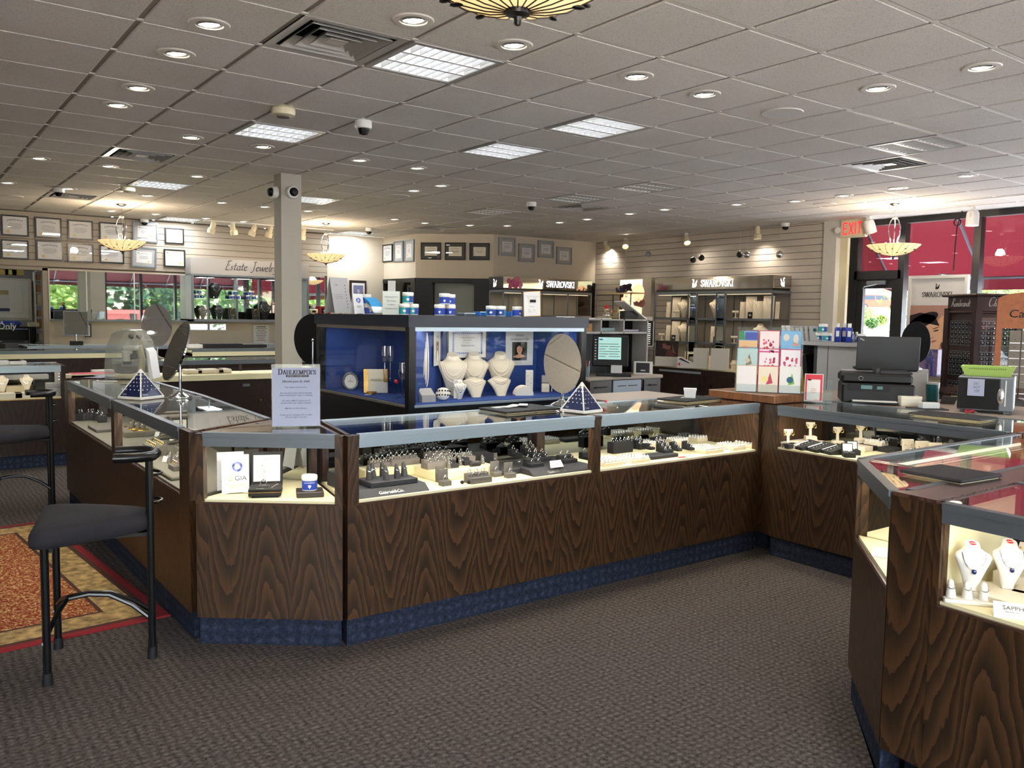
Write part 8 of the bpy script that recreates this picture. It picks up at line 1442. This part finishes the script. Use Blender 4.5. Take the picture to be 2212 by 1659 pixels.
q = desk(2098, 893); t = thing('key_ring', 'bunch of keys on a dark red cord on the staff desk', 'keys', q); b = B(); b.tube([(.03*math.cos(a)-.02, .02*math.sin(a), .008+.012*abs(math.sin(a))) for a in [2*PI*i/14 for i in range(14)]], .007, 6, closed=True); b.build('cord', 'red_cord', t); b = B(); [b.box(.0+.012*i, .055+.008*i, -.02+.012*i, -.012+.012*i, .001+.003*i, .004+.003*i) for i in range(4)]; b.build('keys', 'silver', t)
a_, c_ = az(2081, 890, ZD), az(2190, 899, ZD); mw = .47; q = adist(2128, 890, 5.25); q = Vector((q.x, q.y, ZD)); t = thing('microwave', 'silver microwave with a do not use note on its dark door', 'microwave', q, face(q)-.05); hw = .15; b = B(); b.box(-hw, hw, -.12, .2, .015, .222, .006); b.box(-hw+.02,-hw+.05,-.1,-.07,0,.015); b.box(hw-.05,hw-.02,-.1,-.07,0,.015); b.build('body', 'gray_metal', t); b = B(); b.box(-hw+.002, hw*.48, -.132, -.12, .025, .212, .003); d = b.build('door', 'black_plastic', t); b = B(); b.box(hw*.50, hw-.002, -.134, -.12, .018, .218, .004); b.build('control_panel', 'gray_metal', t); b = B(); b.box(hw*.70, hw*.74, -.137, -.134, .05, .205); b.build('light_strip', 'white_plastic', t)
b = B(); b.sph((hw*.56,-.132,.11), .03, 12, 8, (.7,.3,1.7)); b.build('door_button', 'silver', t); b = B(); b.box(-.095, -.005, -.136, -.133, .105, .208); nt_ = b.build('note', 'sheet_blue', d); nt_.parent = t
text(t, 'DO\n NOT\n  USE', .022, 'ink_soft', (-.05,-.1365,.157), shear=.2, wx=.8)
t = thing('plastic_basket', 'lime green plastic basket on the microwave', 'basket', (q.x+.01, q.y, ZD+.223), face(q)-.05); b = B(); bl = [(-.12,-.08,0),(.12,-.08,0),(.12,.08,0),(-.12,.08,0)]; tp = [(x*1.22,y*1.25,.06) for x, y, z in bl]; b.add(bl+tp+[(x*.97,y*.97,.004) for x, y, z in bl]+[(x*.98,y*.98,.06) for x, y, z in tp], [(3,2,1,0)]+[(i,(i+1)%4,4+(i+1)%4,4+i) for i in range(4)]+[(8+i,8+(i+1)%4,12+(i+1)%4,12+i)[::-1] for i in range(4)]+[(8,9,10,11)]+[(4+i,4+(i+1)%4,12+(i+1)%4,12+i) for i in range(4)]); b.build('tub', 'green_plastic', t, smooth=0); b = B(); [b.box(-.10+.012*i,-.093+.012*i,-.0975,-.0955,.042,.05) for i in range(17)]; b.build('rim_slots', 'leaf_light', t)
# ---- storefront: poster, racks, cabinet, cable, exit sign
p0, p1 = ax(1965, 600, 11.15), ax(2080, 830, 11.15); w, h = p0.y-p1.y, 1.42; t = thing('poster_stand', 'white framed jewellery poster of two faces standing in the storefront window', 'poster', (11.15, p0.y, .70), -PI/2); b = B(); [b.box(*v) for v in ((0,w,-.03,.03,0,.04),(0,w,-.03,.03,h-.04,h),(0,.04,-.03,.03,.04,h-.04),(w-.04,w,-.03,.03,.04,h-.04))]; b.box(.1,w-.1,-.02,.02,-.7,0); b.box(.05,w-.05,-.2,.2,-.7,-.68); b.build('frame', 'white_plastic', t); b = B(); b.box(.04, w-.04, -.012, .02, .04, h-.04); b.build('sheet', 'white_paper', t); b = B(); two_faces(b, w-.08, h*.68, -.013, .04, .06, lit=False); b.build('photo', 'print', t); b = B(); lw_ = nibw('SWAROVSKI', .065, .04); nib(b, 'SWAROVSKI', .065, w/2-lw_/2, h*.80, -.014, .13, .04, 0, .04); swan(b, w/2-.03, h*.87, .075, -.014); b.build('lettering', 'ink', t)
def rackface(b, b2, x0, x1, z0, z1, y, nx, nz):
    for i in range(nx+1): x = x0+(x1-x0)*i/nx; b.box(x-.002, x+.002, y-.006, y, z0, z1)
    for j in range(nz+1): z = z0+(z1-z0)*j/nz; b.box(x0, x1, y-.007, y, z-.003, z+.003)
    for i in range(nx):
        for j in range(nz): b2.sph((x0+(x1-x0)*(i+.5)/nx, y-.004, z0+(z1-z0)*(j+.6)/nz), .0085, 6, 4, (1,.6,1.1))
q = adist(2122, 700, 9.3); t = thing('charm_tower', 'dark cherry rotating charm tower with small gridded windows by the storefront', 'display rack', (q.x, q.y, 0), face(q)+.62); a = .24; b = B(); b.box(-a, a, -a, a, .3, 1.66); b.build('body', 'dark_cherry', t); b = B(); [b.box(sx*a-.035, sx*a+.035, sy*a-.035, sy*a+.035, .3, 1.66) for sx in (-1, 1) for sy in (-1, 1)]; b.build('corner_post', 'dark_cherry', t); b = B(); b.box(-a-.03, a+.03, -a-.03, a+.03, 1.60, 1.63, .01); b.box(-a-.06, a+.06, -a-.06, a+.06, 1.785, 1.815, .012); b.box(-a-.01, a+.01, -a-.01, a+.01, 1.63, 1.785); b.build('cornice', 'dark_cherry', t); b = B(); b.lathe([(.3,0),(.3,.05),(.08,.08),(.08,.3)], 24); b.build('base', 'dark_cherry', t)
for rot, nm in ((0, 'charms_right'), (-PI/2, 'left')):
    M_ = Matrix.Rotation(rot, 4, 'Z'); b = B(M_); b2 = B(M_)
    for z0, z1, nz in ((1.26,1.52,5),(.93,1.19,5),(.6,.86,5)): rackface(b, b2, -a+.05, a-.05, z0, z1, -a-.001, 6, nz)
    b.build('wire_grid', 'gray_metal', t); b2.build('charms', 'silver', t); b = B(M_)
    for z0, z1 in ((1.26,1.52),(.93,1.19),(.6,.86)): b.box(-a+.045, a-.045, -a-.0012, -a, z0, z1)
    b.build('backing', 'black_plastic', t); b = B(M_); b.box(-a+.03,a-.03,-a-.012,-a-.009,.55,1.56); b.build('glass_door', 'frame_glass', t); b = B(M_)
    if rot: nib(b, 'Q', .09, -.19, 1.68, -a-.0115, .10, .03, .3, .03, ang=.5); nib(b, 'embrandt', .075, -.135, 1.68, -a-.0115, .1, .03, .3, .03, ang=.5)
    else: nib(b, 'C', .10, -.13, 1.68, -a-.0115, .10, .03, .3, .03, ang=.5); nib(b, 'harms', .08, -.065, 1.68, -a-.0115, .1, .03, .3, .03, ang=.5)
    b.build('script_lettering', 'white_paper', t); b = B(M_); b.sph((a-.05,-a-.02,.90), .016, 8, 6); b.build('door_knob', 'gold', t)
q = adist(2222, 700, 8.7); t = thing('watch_rack', 'orange wood rack with an arched lettered top cut by the right photo edge', 'display rack', (q.x, q.y, 0), face(q)+.1); w = .29; b = B(); b.ext([(-w,-.02,1.45),(w,-.02,1.45),(w,-.02,1.74)]+[(w*math.cos(x), -.02, 1.74+.085*math.sin(x)) for x in [PI*i/12 for i in range(13)]]+[(-w,-.02,1.74)], (0,.05,0)); b.build('arched_top', 'orange_wood', t); b = B(); b.box(-w, -w+.055, -.02, .03, .25, 1.45); b.box(w-.055, w, -.02, .03, .25, 1.45); b.box(-w,w,-.15,.15,.0,.25); b.build('side_post', 'orange_wood', t)
for k in range(4): x0 = -w+.125+.11*k; b = B(); b.box(x0, x0+.10, -.035, .0, .6, 1.43, .002); o = b.build('card_column', 'taupe_panel', t); b = B(); [b.box(x0+.004, x0+.096, -.0365, -.035, .66+.08*i, .664+.08*i) for i in range(9)]; [b.sph((x0+.05,-.037,.70+.08*i), .009, 6, 4) for i in range(9)]; b.build('earring_rows', 'silver', o)
text(t, 'Candela', .115, 'ink', (.02,-.022,1.60), shear=.1, wx=1.1); b = B(); [b.poly([(.02,-.0215,1.67),(.02+.075*math.cos(u)-.006,-.0215,1.67+.07*math.sin(u)),(.02+.08*math.cos(u),-.0215,1.67+.08*math.sin(u))]) for u in (.5,.85,1.2,1.57,1.95,2.3,2.65)]; b.build('fan_mark', 'ink_gold', t)
p = ax(2015, 790, 10.75); t = thing('cream_cabinet', 'cream side cabinet with a drawer below the storefront poster', 'cabinet', (10.75, p.y, 0), -PI/2); b = B(); b.box(-.4, .42, 0, .35, 0, .78); b.build('body', 'cream_cabinet', t); b = B(); b.box(-.44, .46, -.03, .37, .78, .82, .006); b.build('top', 'cream_cabinet', t); b = B(); b.box(-.3, .34, -.012, 0, .58, .73, .004); d = b.build('drawer', 'cream_cabinet', t); b = B(); b.sph((.0,-.025,.655), .015, 8, 6); b.build('knob', 'black_plastic', d)
q = ax(2008, 780, 10.7); t = thing('figurine_box', 'clear purple box holding a blue figure on the cream cabinet', 'figurine box', (10.72, q.y, .821), -PI/2); b = B(); b.box(-.13, .13, -.08, .08, 0, .34, .004); b.build('box', 'purple_tint', t); b = B(); b.sph((0,-.02,.20), .06, 10, 8); b.sph((0,-.02,.29), .04, 10, 8); b.cyl((-.04,-.02,0), (-.03,-.02,.16), .025); b.cyl((.04,-.02,0), (.03,-.02,.16), .025); b.build('figure', 'blue_film', t)
p = az(2030, 815, .9); b = B(); P_ = [(.9*math.cos(x), .55*math.sin(x)) for x in [PI*.55+PI*.9*i/16 for i in range(17)]]; t = thing('curved_counter', 'curved dark wood counter with a glass top behind the teal cup', 'counter', (7.9, 3.25, 0)); b.prism(P_+[(.3,-.5),(.3,.55)], 0, .90); b.build('body', 'walnut_dark', t, uv=.3); b = B(); b.prism([(x*1.03, y*1.03) for x, y in P_]+[(.31,-.52),(.31,.57)], .90, .92); b.build('top', 'glass_dark', t)
p = ax(1845, 493, 11.0); t = thing('exit_sign', 'cream EXIT sign with red lettering by the storefront door', 'exit sign', (11.0, p.y, p.z), -PI/2); b = B(); b.box(-.20, .20, -.03, .03, -.13, .13, .012); b.cyl((0,0,.12), (0,0,CE-p.z), .02); b.build('housing', 'cream_plastic', t)
for sx in (-1, 1): b = B(Matrix.Translation((sx*.23,-.01,-.02))@Matrix.Rotation(PI/2, 4, 'X')); b.lathe([(.0001,-.03),(.03,-.03),(.045,.03),(.04,.034),(.0001,.028)], 16); b.build('emergency_lamp', 'white_plastic', t)
b = B(); x = -.145
for ch in 'EXIT':
    s = {'E': [((0,0),(0,1)),((0,.97),(.8,.97)),((0,.5),(.7,.5)),((0,.03),(.8,.03))], 'X': [((0,0),(.85,1)),((0,1),(.85,0))], 'I': [((.2,0),(.2,1))], 'T': [((.4,0),(.4,1)),((0,.97),(.8,.97))]}[ch]
    for (u0, v0), (u1, v1) in s:
        d = Vector((u1-u0, (v1-v0)*2.1)).normalized(); n_ = Vector((-d.y, d.x))*.0105; A_, C_ = Vector((x+u0*.078, -.085+v0*.165)), Vector((x+u1*.078, -.085+v1*.165)); b.poly([(v.x, -.0315, v.y) for v in (A_-n_, C_-n_, C_+n_, A_+n_)])
    x += .085 if ch != 'I' else .045
b.build('exit_lettering', 'exit_red', t)
p = ax(2068, 480, 11.2); b = B(); P_ = [(0,.02,.36),(0,.0,.25),(0,-.06,.12),(0,-.02,.05)]+[(0,-.0+.045*math.sin(u), .0+.05*math.cos(u)) for u in [2*PI*i/12*1.9 for i in range(13)]]+[(0,.0,-.06),(0,.01,-.3),(0,.015,-.62)]; b.tube([(0, v[1], v[2]) for v in P_], .007, 6); b.box(-.02,.02,0,.04,.33,.39); solo('hanging_cable', 'black coiled cable hanging from the top of the storefront glass', 'cable', b, 'black_plastic', None, (11.2, p.y, p.z))
# ================================================================ outside: pavement, planting, awnings, sky
b = B(); b.ext([(XW+.2,-60,-.06),(18,-60,-.06),(55,-60,.9),(88,-60,2.62),(140,-60,3.4),(140,-60,-.2),(XW+.2,-60,-.2)], (0,150,0)); b.box(-60, XW+.2, -60, Y0-.15, -.14, -.06); struct('ground_outside', b, 'asphalt')
AW = ax(2000, 583, 12.75)
def awning(name, zb, zv, run, axis, fab='awning_red'):
    """sloped red fabric with a hanging valance on bent pipe ribs; run = (start, end) along the wall"""
    t = thing('awning', name, 'awning', (0,0,0)); a, c = run
    def P(d, s, z): return (XW+.15+d, s, z) if axis == 'x' else (s, Y0-.15-d, z)
    zt, D = 3.35, 1.25
    b = B(); b.add([P(0,a,zt),P(0,c,zt),P(D,c,zb),P(D,a,zb),P(D,a,zv),P(D,c,zv)], [(0,1,2,3),(3,2,5,4)]); 
    for s in (a, c): b.add([P(0,s,zt),P(D,s,zb),P(D,s,zv),P(0,s,zb)], [(0,1,2,3)])
    b.build('fabric', fab, t)
    b = B(); n = max(2, int(abs(c-a)/1.25)+1)
    for i in range(n):
        s = a+(c-a)*i/(n-1); b.tube([P(0,s,zt-.03),P(D-.03,s,zb-.02),P(D-.03,s,zv+.02)], .022, 6); b.tube([P(0,s,zb-.02),P(D-.03,s,zb-.02)], .018, 6)
    b.tube([P(D-.03,a,zb-.02),P(D-.03,c,zb-.02)], .022, 6); b.build('pipe_frame', 'gray_metal', t)
mat('awning_red_shaded', '5a2028', .9)  # darker copy of the awning red, weaker backlight put into the colour
m, nt, o = newmat('awning_red'); df = N(nt, 'ShaderNodeBsdfDiffuse', Color=(*(.085,.010,.014), 1)); tl = N(nt, 'ShaderNodeBsdfTranslucent', Color=(*(.12,.014,.019), 1)); mx = nt.nodes.new('ShaderNodeMixShader'); mx.inputs[0].default_value = .25
L(nt, df.outputs[0], mx.inputs[1]); L(nt, tl.outputs[0], mx.inputs[2]); L(nt, mx.outputs[0], o.inputs[0])
awning('red fabric awning over the storefront door and windows at the right', 2.17, 1.98, (7.25, -3.9), 'x')
awning('red fabric awning over the front windows seen in the wall mirrors', 2.52, 2.36, (3.6, 11.3), 'y', 'awning_red_shaded')
# building, planting and the red car across the parking lot
b = B(); b.box(104, 112, 40, 66, 2, 6.6); t = thing('building', 'pale grey building across the parking lot behind the red car', 'building', (0,0,0)); b.build('wall', 'building', t); b = B()
for k in range(4): b.box(103.9, 104, 44+5*k, 47+5*k, 2.8, 5)
b.build('garage_door', 'gray_laminate', t); b = B(); b.box(103.6, 104.5, 40, 49, 2.4, 6.8); b.build('brick_band', 'brick_red', t)
def leafball(name, label, cat, c, r, m, n=900, s=.12, group=None, squash=1, trunk=0):
    t = thing(name, label, cat, c, 0, group); b = B()
    R2 = random.Random(int(c[0]*31+c[1]*17))
    for k in range(n):
        v = Vector((R2.gauss(0,1), R2.gauss(0,1), R2.gauss(0,1))).normalized()*r*(R2.random()**.35); v.z *= squash; v.z += r*squash*.95+trunk
        M_ = Matrix.Translation(v)@Matrix.Rotation(R2.random()*6, 4, 'X')@Matrix.Rotation(R2.random()*6, 4, 'Z'); q = s*(.6+.8*R2.random()); b.M = M_; b.poly([(-q,0,0),(0,-q*.45,.1*q),(q,0,0),(0,q*.45,.1*q)])
    b.build('foliage', m, t, smooth=0)
    b = B(); b.tube([(0,0,-.06),(.03,0,trunk*.5+.1),(0,.02,trunk+r*squash*.7)], [.05+.05*r*.4,.05+.04*r*.4,.02], 7); b.build('trunk', 'bark', t)
GR = 'bushes in the parking island'
for px, py, d, r, m, lab in ((1864,704,58,.85,'leaf_light','large round pale green bush seen through the door glass'),(1902,703,60,.5,'leaf_light','small pale bush right of the large one through the door'),(1884,709,52,.4,'leaf','low dark green shrub before the pale bushes through the door')):
    p = adist(px, py, d); leafball('bush', lab, 'bush', (p.x, p.y, p.z), r, m, 900, .12, GR, .8)
p = adist(1822, 625, 17); leafball('street_tree', 'leafy tree branch hanging in the door glass at upper left', 'tree', (p.x, p.y, -.06), .40, 'leaf_light', 420, .028, None, .8, 1.7)
tr_ = [(2095,20,2.1,'leaf_light'),(2150,28,2.8,'leaf_dark'),(2205,22,2.4,'leaf'),(2260,33,4,'leaf_dark'),(2330,26,3,'leaf')]
for k, (px, d, r, m) in enumerate(tr_):
    p = adist(px, 650, d); leafball('tree', 'green tree across the street at right, %s from the door' % ORD[k], 'tree', (p.x, p.y, -.06), r, m, 2200, .11, 'trees across the street', 1.1, .2)
for k in range(9):
    leafball('tree', 'sunlit green tree reflected in the wall mirrors, %s from the left there' % ORD[k], 'tree', (21-3.3*k, -19-4.5*(k % 3), -.06), 2.3+.4*(k % 2), ('leaf_light','leaf','leaf_light','leaf_dark')[k % 4], 1200, .26, 'trees beyond the front windows', 1.15, .1)
b = B(); b.box(7, 11.5, -17.6, -16.5, 0, 1.3); b.box(6.9, 11.6, -17.7, -16.4, 1.3, 1.5); solo('low_building', 'low white and brick building reflected at the right of the wall mirrors', 'building', b, 'brick_red')
p = adist(1897, 667, 88); t = thing('car', 'red sport utility car parked beyond the bushes, seen through the door glass', 'car', (p.x, p.y, 2.62), YAW-PI/2-.35)
b = B(); b.ext([(-2.2,-.85,.35),(2.15,-.85,.35),(2.25,-.85,.75),(2.1,-.85,1.0),(1.1,-.85,1.12),(.55,-.85,1.62),(-1.5,-.85,1.68),(-2.1,-.85,1.15),(-2.25,-.85,.9)], (0,1.7,0)); b.build('body', 'car_red', t)
b = B(); b.ext([(.98,-.86,1.12),(.5,-.86,1.55),(-.3,-.86,1.58),(-.3,-.86,1.12)], (0,-.01,0)); b.ext([(-.4,-.86,1.12),(-.4,-.86,1.58),(-1.42,-.86,1.58),(-1.8,-.86,1.14)], (0,-.01,0)); b.build('side_window', 'car_glass', t)
for x in (-1.35, 1.35): b = B(); b.cyl((x,-.88,.36), (x,-.6,.36), .36, n=20); w = b.build('wheel', 'rubber', t); b = B(); b.cyl((x,-.885,.36), (x,-.87,.36), .2, n=16); b.build('hub', 'gray_metal', w)
# sky and sun
wd = bpy.data.worlds.new('sky'); SC.world = wd; wd.use_nodes = True; nt = wd.node_tree
for x in list(nt.nodes): nt.nodes.remove(x)
o = nt.nodes.new('ShaderNodeOutputWorld'); bg = nt.nodes.new('ShaderNodeBackground'); sk = nt.nodes.new('ShaderNodeTexSky'); sk.sky_type = 'NISHITA'; sk.sun_disc = False; sk.sun_elevation = math.radians(58); sk.sun_rotation = math.radians(200); sk.dust_density = 2.5
L(nt, sk.outputs[0], bg.inputs[0]); bg.inputs[1].default_value = 2.6; L(nt, bg.outputs[0], o.inputs[0])
su = bpy.data.lights.new('sun', 'SUN'); su.energy = 26; su.angle = .01; su.color = (1, .95, .88); so = bpy.data.objects.new('sun', su); COL.objects.link(so); so.rotation_euler = (math.radians(24), 0, math.radians(240))
# ================================================================ picture settings
SC.view_settings.view_transform = 'Standard'; SC.view_settings.look = 'None'; SC.view_settings.gamma = 1; SC.view_settings.use_curve_mapping = False
SC.view_settings.exposure = .15
cy = SC.cycles; cy.use_denoising = True; cy.max_bounces = 10; cy.diffuse_bounces = 4; cy.glossy_bounces = 6; cy.transparent_max_bounces = 24; cy.transmission_bounces = 6; cy.sample_clamp_indirect = 6; cy.caustics_reflective = False; cy.caustics_refractive = False
try: cy.denoiser = 'OPENIMAGEDENOISE'; cy.denoising_input_passes = 'RGB_ALBEDO_NORMAL'
except Exception: pass
